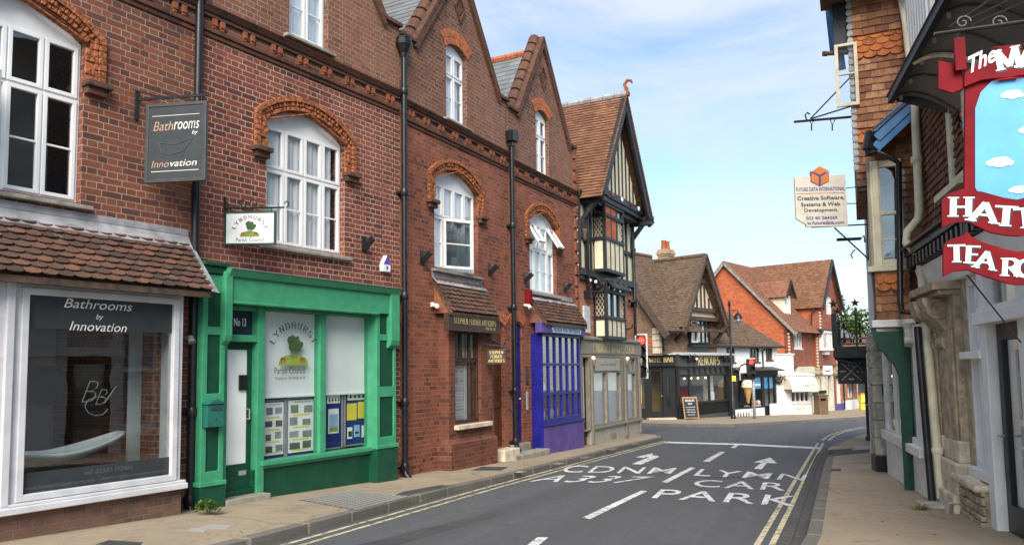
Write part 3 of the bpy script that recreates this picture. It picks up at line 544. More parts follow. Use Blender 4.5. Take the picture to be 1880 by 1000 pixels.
def terracotta_arch(parent, u0, u1, zs, rise, leg=.42, wd=.215):
    """carved surround: an inner band of rough blocks, an outer roll of rubbed bricks, legs on corbel blocks"""
    mb = MB(); wdt = u1-u0; r = (wdt*wdt/4+rise*rise)/(2*rise); cx = (u0+u1)/2; cz = zs+rise-r; a = math.asin(wdt/2/r)
    def seg(t0, t1, ra, rb, yp, j=0):
        P = [(cx+rr*math.sin(t), cz+rr*math.cos(t)) for rr, t in ((ra,t0),(ra,t1),(rb,t1),(rb,t0))]; dy = random.uniform(-j, j)
        f = [(p[0], yp+dy, p[1]) for p in P]; mb.hexa(f[::-1], [(p[0], .03, p[1]) for p in P][::-1])
    n = int(2*a*r/.055); e = 0
    for i in range(n):                                    # carved band in two uneven courses
        t0, t1 = -a+2*a*(i+.06)/n, -a+2*a*(i+.94)/n
        for q in range(4): seg(t0+(t1-t0)*(.5 if q % 2 else 0), t0+(t1-t0)*(1 if q % 2 else .55), r+.015+wd*.62*(.5 if q > 1 else 0), r+wd*.62*(1 if q > 1 else .5), -.022-random.choice((0,.012,.022)), .006)
    seg(-a, a*0, r, r+.02, -.05); seg(0, a, r, r+.02, -.05)
    n2 = int(2*(a+.05)*(r+wd)/.085); ax = math.asin(min(1, (wdt/2+wd)/(r+wd)))
    for i in range(n2): seg(-ax+2*ax*(i+.02)/n2, -ax+2*ax*(i+.98)/n2, r+wd*.66, r+wd, -.055, .005)
    for s_ in (-1, 1):                                     # legs
        x0 = u0 if s_ < 0 else u1; zz = zs-leg
        top = cz+math.sqrt(max(0, (r+wd)**2-(wdt/2+wd)**2))+.02
        while zz < top-.02:
            h = min(.075, top-zz)
            for q in range(3):
                xa, xb = x0+s_*wd*.62*q/3, x0+s_*wd*.62*(q+1)/3
                if zz+h < zs+.03 or q > 0: mb.box(xa, xb, -.02-random.choice((0,.012,.022)), .03, zz, zz+h*.93)
            mb.box(x0+s_*wd*.64, x0+s_*wd, -.055+random.uniform(-.005,.005), .03, zz, zz+h*.92); zz += h
    o = mb.build('terracotta_surround', M['terracotta'], parent, bevel=.005)
    for s_ in (-1, 1):
        c = MB(); x0 = u0 if s_ < 0 else u1; zz = zs-leg
        c.box(x0-s_*.02, x0+s_*(wd+.05), -.13, .03, zz-.07, zz-.003); c.box(x0, x0+s_*(wd+.01), -.085, .03, zz-.15, zz-.07); c.build('corbel', M['cornice'], parent, bevel=.008)
    return o
def brick_arch(parent, u0, u1, zs, rise, h=.24):
    mb = MB(); wd = u1-u0+.06; r = (wd*wd/4+rise*rise)/(2*rise); cx = (u0+u1)/2; cz = zs+rise-r; a = math.asin(wd/2/r); n = int(2*a*r/.075)
    for i in range(n):
        for k, (ra, rb) in enumerate(((r, r+h*.5-.006), (r+h*.5, r+h))):
            t0, t1 = -a+2*a*(i+.06)/n, -a+2*a*(i+.94)/n; P = [(cx+rr*math.sin(t), cz+rr*math.cos(t)) for rr, t in ((ra,t0),(ra,t1),(rb,t1),(rb,t0))]; y = -.02-random.uniform(0,.005)
            mb.hexa([(p[0], y, p[1]) for p in P][::-1], [(p[0], .05, p[1]) for p in P][::-1])
    return mb.build('brick_arch', M['redarch'], parent, bevel=.004)
def string_course(parent, u0, u1, zt=6.37):
    mb = MB(); mb.hexa([(u0,-.06,zt-.11),(u1,-.06,zt-.11),(u1,-.12,zt-.03),(u0,-.12,zt-.03)], [(u0,.02,zt-.11),(u1,.02,zt-.11),(u1,.02,zt),(u0,.02,zt)])
    mb.box(u0, u1, -.045, .02, zt-.16, zt-.112); mb.box(u0, u1, -.05, .02, zt-.36, zt-.3); mb.box(u0, u1, -.025, .02, zt-.42, zt-.362)
    o = mb.build('string_course', M['cornice'], parent, bevel=.01); n = int((u1-u0)/.47)
    for i in range(n):
        c = u0+(u1-u0)*(i+.5)/n
        for s_ in (-.06, .06): d = MB(); d.box(c+s_-.033, c+s_+.033, -.055, .02, zt-.255, zt-.162); d.box(c+s_-.026, c+s_+.026, -.04, .02, zt-.29, zt-.25); d.build('dentil', M['dentil'], parent, bevel=.006)
    return o
def drainpipe(parent, u, z0, z1, hop=True, r=.05, y=-.09, square=False, mat='iron'):
    mb = MB(); mb.tube([(u,y,z0),(u,y,z1)], r, 12)
    for z in [z0+.05] + [z0+1.75*k+1.1 for k in range(int((z1-z0)/1.75))]:
        if z < z1: mb.lathe([(r*1.25,0),(r*1.45,.02),(r*1.45,.09),(r*1.2,.12)], (u,y,z), 12); mb.box(u-.11, u+.11, y+.02, .01, z+.03, z+.07)
    mb.tube([(u,y,z0+.1),(u,y-.01,z0-.02),(u,y-.1,z0-.09)], [r*1.2,r*1.2,r*1.1], 10)
    o = mb.build('drainpipe', M[mat], parent, smooth=40)
    if hop:
        h = MB()
        if square: h.hexa([(u-.12,y-.12,z1+.28),(u+.12,y-.12,z1+.28),(u+.12,y+.09,z1+.28),(u-.12,y+.09,z1+.28)], [(u-.11,y-.11,z1+.05),(u+.11,y-.11,z1+.05),(u+.11,y+.08,z1+.05),(u-.11,y+.08,z1+.05)]); h.box(u-.06, u+.06, y-.06, y+.06, z1-.06, z1+.06)
        else: h.lathe([(.06,-.08),(.075,0),(.1,.04),(.15,.14),(.155,.2),(.13,.22),(.14,.27)], (u,y,z1), 8)
        h.build('hopper', M[mat], o, bevel=.008)
    return o
def gable_coping(parent, pts, y0=-.07, y1=.34, th=.15, mat='cornice'):
    mb = MB()
    for (a, b), (c, d) in zip(pts, pts[1:]):
        l = math.hypot(c-a, d-b); n = max(1, int(l/.3)) if abs(d-b) > .1 else 1
        mb.bar((a,(y0+y1)/2,b), (c,(y0+y1)/2,d), y1-y0, th*.42)
        nx, nz = -(d-b)/l, (c-a)/l
        if nz < 0: nx, nz = -nx, -nz
        for i in range(n):                      # half round ridge of coping bricks
            p, q = i/n+.01, (i+1)/n-.01; P = Vector((a+(c-a)*p+nx*th*.12, (y0+y1)/2, b+(d-b)*p+nz*th*.12)); Q = Vector((a+(c-a)*q+nx*th*.12, (y0+y1)/2, b+(d-b)*q+nz*th*.12))
            mb.tube([P+Vector((0,.04,0)), Q+Vector((0,.04,0))], (y1-y0)*.34, 10)
    return mb.build('coping', M[mat], parent, bevel=0)
def tile_rows(mb, p0, U, V, tw=.165, g=.1, scallop=True, clip=None, t=.014, skew=.012, seg=5):
    """overlapping tiles laid in courses from p0 along U (eaves) and up V; clip(s, v) says whether a tile at that place exists"""
    p0, U, V = Vector(p0), Vector(U), Vector(V); lu, lv = U.length, V.length; eu, ev = U/lu, V/lv; n = eu.cross(ev).normalized(); rows = int(round(lv/g)); g = lv/rows; cols = int(round(lu/tw)); tw = lu/cols
    for r_ in range(rows):
        off = tw/2 if r_ % 2 else 0
        for c in range(-1, cols+1):
            a, b = c*tw+off+tw*.015, (c+1)*tw+off-tw*.015
            a, b = max(a, 0), min(b, lu)
            if b-a < tw*.2: continue
            if clip and not clip((a+b)/2/lu, (r_+.5)/rows): continue
            v0, v1 = r_*g+random.uniform(-.005,.005), min((r_+1.45)*g, lv); lift = t*2+random.uniform(0,skew)
            if scallop:
                m = (a+b)/2; hw = (b-a)/2; low = [(m-hw*math.cos(math.pi*k/seg), v0+g*.45*(1-math.sin(math.pi*k/seg))) for k in range(seg+1)]
            else: low = [(a, v0), (b, v0+random.uniform(-.004,.004))]
            P = [p0+eu*x+ev*v+n*lift*(1-(v-v0)/(1.6*g)) for x, v in low] + [p0+eu*b+ev*v1+n*.001, p0+eu*a+ev*v1+n*.001]; k = len(P); Q = [q-n*t for q in P]
            mb.add(P+Q, [tuple(range(k))]+[(i, i+k, (i+1) % k+k, (i+1) % k) for i in range(k)], random.random())
    return mb
def roof_courses(mb, a, b, c, d, g=.1, lift=.018):       # a-b eaves, d-c ridge; each course a strip with its own thickness
    a, b, c, d = map(Vector, (a, b, c, d)); n = (b-a).cross(d-a).normalized(); k = max(2, int(((d-a).length)/g))
    for i in range(k):
        s_, t_ = i/k, min(1, (i+1.25)/k); p, q, r2, s2 = a.lerp(d,s_), b.lerp(c,s_), b.lerp(c,t_), a.lerp(d,t_); mb.hexa([p+n*lift, q+n*lift, r2, s2], [p-n*.01, q-n*.01, r2-n*.02, s2-n*.02])
    return mb
def W(parent, mat, txt, x0, x1, z0, z1, y, shear=0, bold=0.0, serif=False, name='lettering', wt=.15):
    mb = MB(); serif_word(mb, txt, x0, x1, z0, z1, y, wt) if serif else word(mb, txt, x0, x1, z0, z1, y, shear, 1.0, bold); return mb.build(name, M[mat], parent)
def pane_box(parent, u0, u1, z0, z1, y, mat='glass', name='pane'): return MB().box(u0,u1,y,y+.006,z0,z1).build(name, M[mat], parent)

# ------------------------------------------------------------------ the brick terrace on the left
FA = Frame((-3.96, 9.4), 32.46); FB = Frame((-1.875, 12.68), 27.9)
UB = 3.89; UC = FB.u(935,500); UD = FB.u(1060,500)
CFr = FB; DFr = FB.sub(UC); EFr = FB.sub(UD)
def shell(parent, u0, u1, zt, depth=7, mat='brickB', y0=.3):
    mb = MB(); mb.box(u0, u0+.25, y0, depth, -.5, zt); mb.box(u1-.25, u1, y0, depth, -.5, zt); mb.box(u0, u1, depth-.25, depth+.003, -.5, zt-.003); return mb.build('side_wall', M[mat], parent)
def gabled_front(parent, u0, u1, holes, mat, zk=7.5, za=9.72, apex=None, foot=.4, plinth=None):
    ap = (u0+u1)/2 if apex is None else apex
    out = [(u0,-.5),(u1,-.5),(u1,zk),(u1-foot,zk),(ap,za),(u0+foot,zk),(u0,zk)]
    zsp = 6.1; lo = [h for h in holes if min(p[1] for p in h) < 6]; hi = [h for h in holes if min(p[1] for p in h) >= 6]
    MB().prism([(u0,-.5),(u1,-.5),(u1,zsp),(u0,zsp)], 0, .3, lo).build('wall', M[mat], parent); MB().prism([(u0,zsp)]+[(u1,zsp)]+out[2:], 0, .3, hi).build('gable_wall', M['brickG'], parent)
    gable_coping(parent, [(u0-.02,zk+.02),(u0+foot,zk+.02),(ap,za+.03),(u1-foot,zk+.02),(u1+.02,zk+.02)])
    band = MB()
    for (a, b), (c, d) in (((u0+foot,zk-.1),(ap,za-.13)), ((ap,za-.13),(u1-foot,zk-.1))): band.bar((a,-.02,b),(c,-.02,d), .1, .07)
    band.build('verge_band', M['cornice'], parent)
    d_ = MB(); zc = za-.95; d_.prism([(ap,zc-.32),(ap+.2,zc),(ap,zc+.32),(ap-.2,zc)], -.035, .02, [[(ap,zc-.24),(ap+.15,zc),(ap,zc+.24),(ap-.15,zc)]]); 
    for k in range(5): d_.box(ap-.1+.05*k-.015, ap-.1+.05*k+.015, -.02, .02, zc-.14+.05*abs(k-2), zc+.14-.05*abs(k-2)); d_.box(ap-.12+.02*abs(k-2), ap+.12-.02*abs(k-2), -.012, .02, zc-.1+.05*k-.012, zc-.1+.05*k+.012)
    d_.build('diamond_panel', M['cornice'], parent, bevel=.006)
    rf = MB(); zr = za-.3; e = .3; y1 = 7.2
    roof_courses(rf, (u0-.05,y1,zk-.35), (u0-.05,e,zk-.35), (ap,e,zr), (ap,y1,zr), .2, .012); roof_courses(rf, (u1+.05,e,zk-.35), (u1+.05,y1,zk-.35), (ap,y1,zr), (ap,e,zr), .2, .012)
    rf.build('roof', M['slate'], parent)
    rd = MB(); n = int((y1-e)/.32)
    for i in range(n): rd.tube([(ap, e+(y1-e)*(i+.03)/n, zr+.02), (ap, e+(y1-e)*(i+.97)/n, zr+.02)], .1, 8)
    rd.build('ridge_tiles', M['redarch'], parent)
def wall_bracket(parent, fr, px, py):
    u, z = fr.uz(px, py); mb = MB(); mb.box(u-.05, u+.05, -.015, .005, z-.13, z+.13); mb.bar((u,-.01,z-.08), (u,-.2,z+.08), .05, .09); mb.box(u-.02,u+.02,-.07,0,z-.1,z-.02); mb.build('flag_holder', M['iron'], parent, bevel=.006)

# --- first building: bathroom shop
A = thing('brick_building', FA, 'brown brick building with scalloped tile canopy over a wide bathroom shop window', 'building')
wu1, wu0 = FA.u(152,230), FA.u(152,230)-1.5
sw0, sw1, sz0, sz1 = -2.1, -.41, .43, 2.52
gabled_front(A, -3.95, -.005, [hole(wu0,wu1,3.5,5.3,.27), rect(-3.7,-.45,.35,2.75), hole(-2.35,-1.62,6.5,7.9,.14)], 'brickA')
shell(A, -3.95, -.005, 7.3, 7, 'brickA'); string_course(A, -3.95, -.03)
wo, li = sash_window(A, wu0, wu1, 3.5, 5.3, .27, 4, .66, skip=(('low',1),), cur=((.0,.2),), gl='glass')
casement(wo, 'l', li[2], 62, .07)
MB().tube([(wu0+.62,.04,4.15),(wu0+.62,0,4.15),(wu0+.62,0,4.05)], .012, 6).build('handle', M['upvc'], wo)
terracotta_arch(A, wu0, wu1, 5.3, .27); sash_window(A, -2.35, -1.62, 6.5, 7.9, .14, 2, .7, sill=True); brick_arch(A, -2.35, -1.62, 7.9, .14)
# tiled canopy
ct = MB(); e0, e1 = Vector((-3.95,-.55,2.6)), Vector((-.1,-.55,2.6)); t0 = Vector((-3.95,-.02,3.24)); V = t0-e0
ct_u = (e1-e0); tile_rows(ct, e0, ct_u, V, .16, .088, True)
ct.build('tile_canopy', M['canopytile'], A)
x_ = MB(); x_.slabq((-3.95,-.52,2.56), (-.12,-.52,2.56), (-.12,0,3.19), (-3.95,0,3.19), .03); x_.box(-3.95,-.12,-.53,-.5,2.52,2.585); x_.build('canopy_board', M['brownoak'], A)
x_ = MB(); x_.prism([(0,0)], 0, 0) if 0 else None
x_.add([(-.12,-.5,2.56),(-.12,0,2.56),(-.12,0,3.19),(-.06,-.5,2.56),(-.06,0,2.56),(-.06,0,3.19)], [(0,1,2),(5,4,3),(0,3,4,1),(1,4,5,2),(2,5,3,0)]); x_.build('canopy_cheek', M['browntile'], A)
x_ = MB(); x_.slabq((-3.95,-.12,3.135), (-.07,-.12,3.135), (-.07,.0,3.33), (-3.95,.0,3.33), .012); x_.box(-3.95,-.07,-.012,.01,3.32,3.4); x_.slabq((-.13,-.58,2.6), (-.03,-.58,2.58), (-.03,0,3.26), (-.13,0,3.28), .015); x_.build('flashing', M['lead'], A, bevel=.005)
# shop window bay
sw = MB(); sw.prism(rect(-2.17,-.33,.35,2.56), -.32, -.24, [rect(sw0+.05,sw1-.03,.46,2.46)]); sw.prism(rect(-3.95,-2.2,.35,2.56), -.32, -.24, [rect(-3.7,-2.32,.46,2.46)])
ring(sw, sw0, sw1+.02, .41, 2.5, .07, -.345, -.24); sw.box(-2.24,-2.165,-.36,-.22,.33,2.57); sw.box(-.4,-.33,-.24,0,.35,2.56); sw.box(-3.95,-.28,-.4,-.22,.31,.375); sw.box(-3.95,-.28,-.36,-.22,.375,.405)
sw = sw.build('shop_window', M['shopgrey'], A, bevel=.008); g = MB(); g.box(sw0,sw1,-.29,-.283,.44,2.5); g.box(-3.75,-2.25,-.29,-.283,.44,2.5); g.build('pane', M['glassdark'], sw)
for a_, b_ in ((2.1,2.44),(.48,.68)): MB().box(sw0+.06,sw1-.05,-.298,-.292,a_,b_).build('vinyl_band', M['signgrey'], sw)
def pz(px, py, y, F): return F.uz(px, py, y)
t_ = MB()
for txt, a, b in (('Bathrooms',(117,568),(243,548)), ('by',(176,588),(190,573)), ('Innovation',(127,608),(233,588))):
    (x0, z0), (x1, z1) = FA.uz(*a, -.3), FA.uz(*b, -.3); zc = (z0+z1)/2; h = .095 if txt != 'by' else .07; zc -= .012; W(sw, 'silver', txt, x0, x1, zc-h/2, zc+h/2, -.303, .28)
W(sw, 'faint', 'tel: 02380 173466', -1.42, -.9, .595, .64, -.303, .25); W(sw, 'faint', 'www.innovationbathrooms.com', -2.0, -1.32, .51, .555, -.303, .25); W(sw, 'faint', 'showroom@innovation-bathrooms.com', -1.25, -.5, .51, .555, -.303, .25)
t_ = MB()
for txt, px, py, s_ in (('B',165,718,.22), ('B',186,728,.16), ('I',202,724,.18)): x, z = FA.uz(px, py, -.3); word(t_, txt, x-s_*.4, x+s_*.4, z-s_/2, z+s_/2, -.303, .4, 1, -.03)
cx, cz = FA.uz(180,745,-.3); t_.tube([(cx+.16*math.cos(a/9*2*math.pi+1)*(1-.04*a), -.303, cz+.1*math.sin(a/9*2*math.pi+1)) for a in range(8)], .004, 5); t_.build('monogram', M['faint'], sw)
MB().box(-3.9,-.45,2.3,2.35,0,2.7).build('shop_back_wall', M['room'], A); MB().box(-3.9,-.45,-.22,2.3,.3,.38).build('shop_floor', M['dark'], A)
r_ = MB(); r_.box(-3.9,-.45,2.22,2.296,1.25,1.75); r_.build('wall_niche', M['dark'], A)
MB().box(FA.u(238,700,.45),FA.u(312,700,.45),.45,.49,.385,2.3).build('display_panel', M['limewash'], A)
MB().prism([(-3.95,-.5),(-.3,-.5),(-.3,.31),(-3.95,.31)], -.3, .1).build('stall_riser', M['brickBase'], A)
MB().box(-3.95,-.4,-.5,.1,2.535,2.57).build('soffit', M['brownoak'], A)
drainpipe(A, -.02, .0, 7.3, False, .05, -.07)
x_ = MB(); u, z = FA.uz(345,620,-.05); x_.tube([(u,-.01,z),(u,-.1,z),(u,-.13,z-.06)], [.03,.035,.05], 10); x_.build('floodlight', M['greyiron'], A)
bt = thing('bath_tub', FA.sub(0), 'long white curved bath displayed in the shop window', 'bath'); mb = MB(); rows = 22; vs_ = []; xL, xR = FA.u(22,830,.1), FA.u(226,800,.1); zL, zR, zM = FA.z(22,830,.1), FA.z(226,800,.1), FA.z(110,838,.1)
for i in range(rows+1):
    s_ = i/rows; x = xL+(xR-xL)*s_; zb = (zM+.06)+(zR-zM)*max(0,(s_-.35)/.65)**1.6+(zL-zM-.05)*max(0,(.35-s_)/.35)**1.5; wd = .02+.2*math.sin(math.pi*min(1,.02+.97*s_))**.5; dp = .1*math.sin(math.pi*s_)**.6
    for k in range(13):
        t = math.pi*k/12; vs_.append((x, .15-wd*math.cos(t)*1.0, zb-dp*math.sin(t)))
mb.add(vs_, [(i*13+k, (i+1)*13+k, (i+1)*13+k+1, i*13+k+1) for i in range(rows) for k in range(12)]); bm_ = mb.build('bath_shell', M['upvc'], bt, smooth=True); so = bm_.modifiers.new('s', 'SOLIDIFY'); so.thickness = .03
MB().box(-1.75,-1.45,.02,.2,.38,.68).build('stand', M['dark'], bt)
# hanging sign of the bathroom shop
def hanging_frame(px, py): return None
fu, fz = FA.uz(250,190); SFr = FA.sub(fu, 0, 66); SFr.o.z = FA.o.z                    # x runs out over the pavement
bs_ = thing('hanging_sign', SFr, 'charcoal board lettered in silver hanging from an iron wall bracket beside the drainpipe', 'sign')
def sgn(px, py): return SFr.uz(px, py)
(x0, zt), (x1, zb) = sgn(273,195), sgn(378,328); zt = sgn(325,192)[1]; zb = sgn(325,333)[1]
b_ = MB(); b_.box(x0,x1,-.03,.0,zb,zt); ob = b_.build('board', M['signgrey'], bs_, bevel=.004); b_ = MB(); ring(b_, x0-.012,x1+.012,zb-.012,zt+.012,.04,-.038,.008); b_.build('frame', M['charcoal'], bs_, bevel=.005)
W_ = x1-x0; H_ = zt-zb
def sw_(t, a, b, c, d, mat, sh=.25): W(bs_, mat, t, x0+W_*a, x0+W_*b, zb+H_*c, zb+H_*d, -.034, sh)
for ma, items in (('copper', [('Bath',.12,.46,.655,.775),('Inno',.1,.4,.18,.27)]), ('silver', [('rooms',.47,.9,.66,.76),('by',.78,.88,.575,.64),('vation',.42,.87,.185,.265)])):
    for it in items: sw_(*it, ma)
for q in (.845, .125): MB().box(x0+W_*.1,x0+W_*.9,-.034,-.032,zb+H_*q,zb+H_*(q+.007)).build('rule', M['silver'], bs_)
mb = MB(); P = [(x0+W_*a, -.035, zb+H_*b) for a, b in ((.22,.5),(.27,.37),(.4,.34),(.62,.37),(.72,.46),(.8,.54),(.74,.53),(.5,.47),(.22,.5))]; mb.tube(P, .003, 5)
for a in (.3,.62): mb.tube([(x0+W_*a,-.035,zb+H_*.35),(x0+W_*(a-.02),-.035,zb+H_*.31)], .003, 5)
mb.build('bath_drawing', M['faint'], bs_)
mb = MB(); mb.bar((-.02,0,zt+.09), (x1+.01,0,zt+.09), .022, .03); mb.box(-.0,.02,-.03,.03,zt-.15,zt+.2); mb.tube([(0,0,zt+.2),(.25,0,zt+.12),(.4,0,zt+.1)], .008, 6)
for s_ in (.12,.9): mb.tube([(x0+W_*s_,0,zt+.09),(x0+W_*s_,0,zt)], .008, 6)
mb.build('bracket', M['iron'], bs_)

# --- second building: green shopfront
B = thing('brick_building', FA, 'red brick gabled building with pale mortar above a green parish office shopfront', 'building')
BW = (1.11, 2.6, 3.39, 5.12, .27)
gabled_front(B, .005, UB, [hole(BW[0],BW[1],BW[2],BW[3],BW[4]), hole(1.49,2.24,6.49,7.9,.14), rect(.42,3.66,-.1,2.62)], 'brickB', apex=1.9)
shell(B, .005, UB, 7.3); string_course(B, .05, UB-.03)
sash_window(B, *BW, 4, .64, cur=((0,.93),)); terracotta_arch(B, BW[0], BW[1], BW[3], BW[4]); sash_window(B, 1.49, 2.24, 6.49, 7.9, .14, 2, .7, cur=((.05,1),)); brick_arch(B, 1.49, 2.24, 7.9, .14)
drainpipe(B, UB+.02, -.05, 7.02, True)
for p in ((668,448),): wall_bracket(B, FA, *p)
u, z = FA.uz(704,485); mb = MB(); mb.prism([(u-.09,z-.13),(u+.09,z-.13),(u+.1,z-.02),(u,z+.15),(u-.1,z-.02)], -.08, .01); o = mb.build('alarm_box', M['upvc'], B, bevel=.015); mb = MB(); mb.prism([(u-.085,z-.01),(u+.085,z-.01),(u,z+.13)], -.084, -.079); mb.box(u-.02,u+.02,-.084,-.079,z-.09,z-.04); mb.build('badge', paint('badge_blue', (.1,.06,.4)), o)
# shopfront
py_ = -.22
def upx(px, py, y): return FA.u(px, py, y)
Lp0, Lp1 = upx(371,700,py_), upx(412,700,py_); Rp0, Rp1 = upx(692,650,py_), upx(727,650,py_)
for nm, a, b, zp in (('pilaster', Lp0, Lp1, .3), ('pilaster', Rp0, Rp1, .46)):
    ps = [rect(a+.07,b-.06,zp+.14,1.22), rect(a+.07,b-.06,1.38,2.1), rect(a+.07,b-.06,2.2,2.62)]
    mb = MB(); mb.prism(rect(a,b,zp,2.85), py_, py_+.03, ps); mb.box(a,b,py_+.03,.05,zp,2.85); mb.box(a-.03,b+.03,py_-.035,.05,zp-.035,zp+.02); pl = mb.build(nm, M['green'], B, bevel=.006)
    mb = MB()
    for p in ps: mb.box(p[0][0]-.002,p[1][0]+.002,py_+.022,py_+.029,p[0][1]-.002,p[2][1]+.002)
    mb.build('inset', M['darkgreen'], pl); MB().box(a-.015,b+.015,py_-.02,.05,-.35,zp-.038).build('plinth', M['darkgreen'], pl, bevel=.006)
    cx0, cx1 = (b-.06, b+.05) if a == Lp0 else (b-.2, b+.01)
    mb = MB(); mb.prism([(0,0)],0,0) if 0 else None
    pr = [(-.30,2.9),(.0,2.9),(.0,2.0),(-.22,1.98),(-.28,2.03),(-.30,2.1)]; mb.add([(cx0,p[0],p[1]) for p in pr]+[(cx1,p[0],p[1]) for p in pr], [tuple(range(6))[::-1], tuple(range(6,12))]+[(i,(i+1)%6,(i+1)%6+6,i+6) for i in range(6)]); mb.build('console', M['green'], pl, bevel=.012)
mb = MB(); mb.box(Lp0-.02,Lp1+.02,py_-.03,.0,2.86,2.95); mb.box(Lp0-.04,Lp1+.04,py_-.06,.0,2.95,3.0); mb.build('pilaster_cap', M['darkgreen'], B, bevel=.01)
mb = MB(); f0, f1 = Lp1-.02, Rp1; mb.box(f0,f1,-.26,.03,2.52,2.86); mb.hexa([(f0,-.3,2.84),(f1,-.3,2.84),(f1,-.36,2.93),(f0,-.36,2.93)],[(f0,0,2.84),(f1,0,2.84),(f1,0,2.97),(f0,0,2.97)]); mb.box(f0,Rp0,-.285,-.1,2.5,2.53); fa = mb.build('fascia', M['green'], B, bevel=.008)
mb = MB(); mb.slabq((f0,-.37,2.94),(f1,-.37,2.94),(f1,0,2.985),(f0,0,2.985),.008); mb.build('flashing', M['lead'], fa)
# window framing
d0, d1 = upx(411,760,.0), upx(467,760,-.04); w0, w1 = upx(481,700,-.04), upx(684,650,-.04); mu = upx(590,660,-.04); zs_, zh = .46, 2.46
mb = MB(); mb.box(d1-.0,w0,-.1,.08,-.1,2.5); mb.box(w1,Rp0+.03,-.1,.08,zs_-.02,2.5); mb.box(mu-.055,mu+.055,-.08,.06,zs_,zh+.003); mb.box(w0,w1,-.07,.06,zh,2.5); mb.box(w0-.06,w1+.03,-.15,.06,zs_-.06,zs_+.003); mb.box(w0-.04,w1+.03,-.11,.06,zs_-.1,zs_-.06); mb.box(d0-.1,d1,-.09,.1,2.03,2.12); mb.box(d0-.06,d0-.0,-.06,.1,.0,2.5); mb.box(d0,d1,-.06,.08,zh-.02,2.5)
wf = mb.build('shop_window', M['green'], B, bevel=.006)
mb = MB(); mb.box(w0,w1,-.02,-.014,zs_,zh); mb.build('pane', M['clear'], wf)
zb_ = FA.z(590,722,.05)
mb = MB(); mb.box(w0+.0,mu-.05,.05,.055,zb_,zh); mb.box(mu+.05,w1,.05,.055,zb_,zh); mb.box(w0,mu-.05,.035,.075,zb_-.03,zb_); mb.box(mu+.05,w1,.035,.075,zb_-.03,zb_); mb.build('blind', M['blind'], wf)
MB().box(w0-.02,w1+.02,.5,.54,.2,2.6).build('room_lining', M['limewash'], wf)
MB().box(d1,Rp0+.05,-.07,.05,-.35,zs_-.1).build('stall_riser', M['darkgreen'], B, bevel=.006)
# door
mb = MB(); mb.prism(rect(d0,d1,.06,2.03), .02, .07, [rect(d0+.02,d1-.07,.45,1.93)]); mb.box(d0-.0,d1,-.03,.02,.06,.13); dr = mb.build('door', M['darkgreen'], B, bevel=.006)
MB().box(d0+.01,d1-.05,.04,.046,.43,1.95).build('pane', M['blind'], dr); mb = MB(); mb.box(d0+.24,d0+.36,.005,.03,1.4,1.6); mb.build('notice', M['black'], dr); mb = MB(); mb.box(d0+.25,d0+.36,.005,.03,.3,.36); mb.tube([(d1-.07,.02,1.02),(d1-.07,-.03,1.02),(d1-.07,-.03,1.15),(d1-.07,.02,1.15)], .01, 6); mb.build('handle', M['greyiron'], dr)
mb = MB(); mb.box(d0,d1,.03,.036,2.12,zh); mb.build('fanlight', M['navy'], B); mb = MB(); serif_z = 2.29; word(mb, 'No 13', d0+.15, d1-.1, 2.24, 2.345, .024, 0, 1, .02); mb.build('door_number', M['white'], B)
mb = MB(); mb.box(d0-.12,d1+.12,-.24,.1,-.08,.055); mb.build('doorstep', M['sill'], B, bevel=.01)
MB().box(d0-.1,d1+.05,.9,.95,0,2.6).build('lobby_lining', M['room'], B)
lb = MB(); c0, c1 = upx(378,757,-.3), upx(409,757,-.3); lz0, lz1 = FA.z(395,783,-.3), FA.z(395,741,-.3); lb.box(c0,c1,-.33,py_+.001,lz0,lz1); lb.prism([(c0-.02,lz1),(c1+.02,lz1),((c0+c1)/2,lz1+.07)], -.35, py_+.001); lb = lb.build('letterbox', M['boxgreen'], B, bevel=.006); mb = MB(); mb.box(c0+.04,c1-.04,-.337,-.33,lz1-.07,lz1-.045); mb.box((c0+c1)/2-.012,(c0+c1)/2+.012,-.337,-.33,lz0+.08,lz0+.1); mb.build('slot', M['charcoal'], lb)
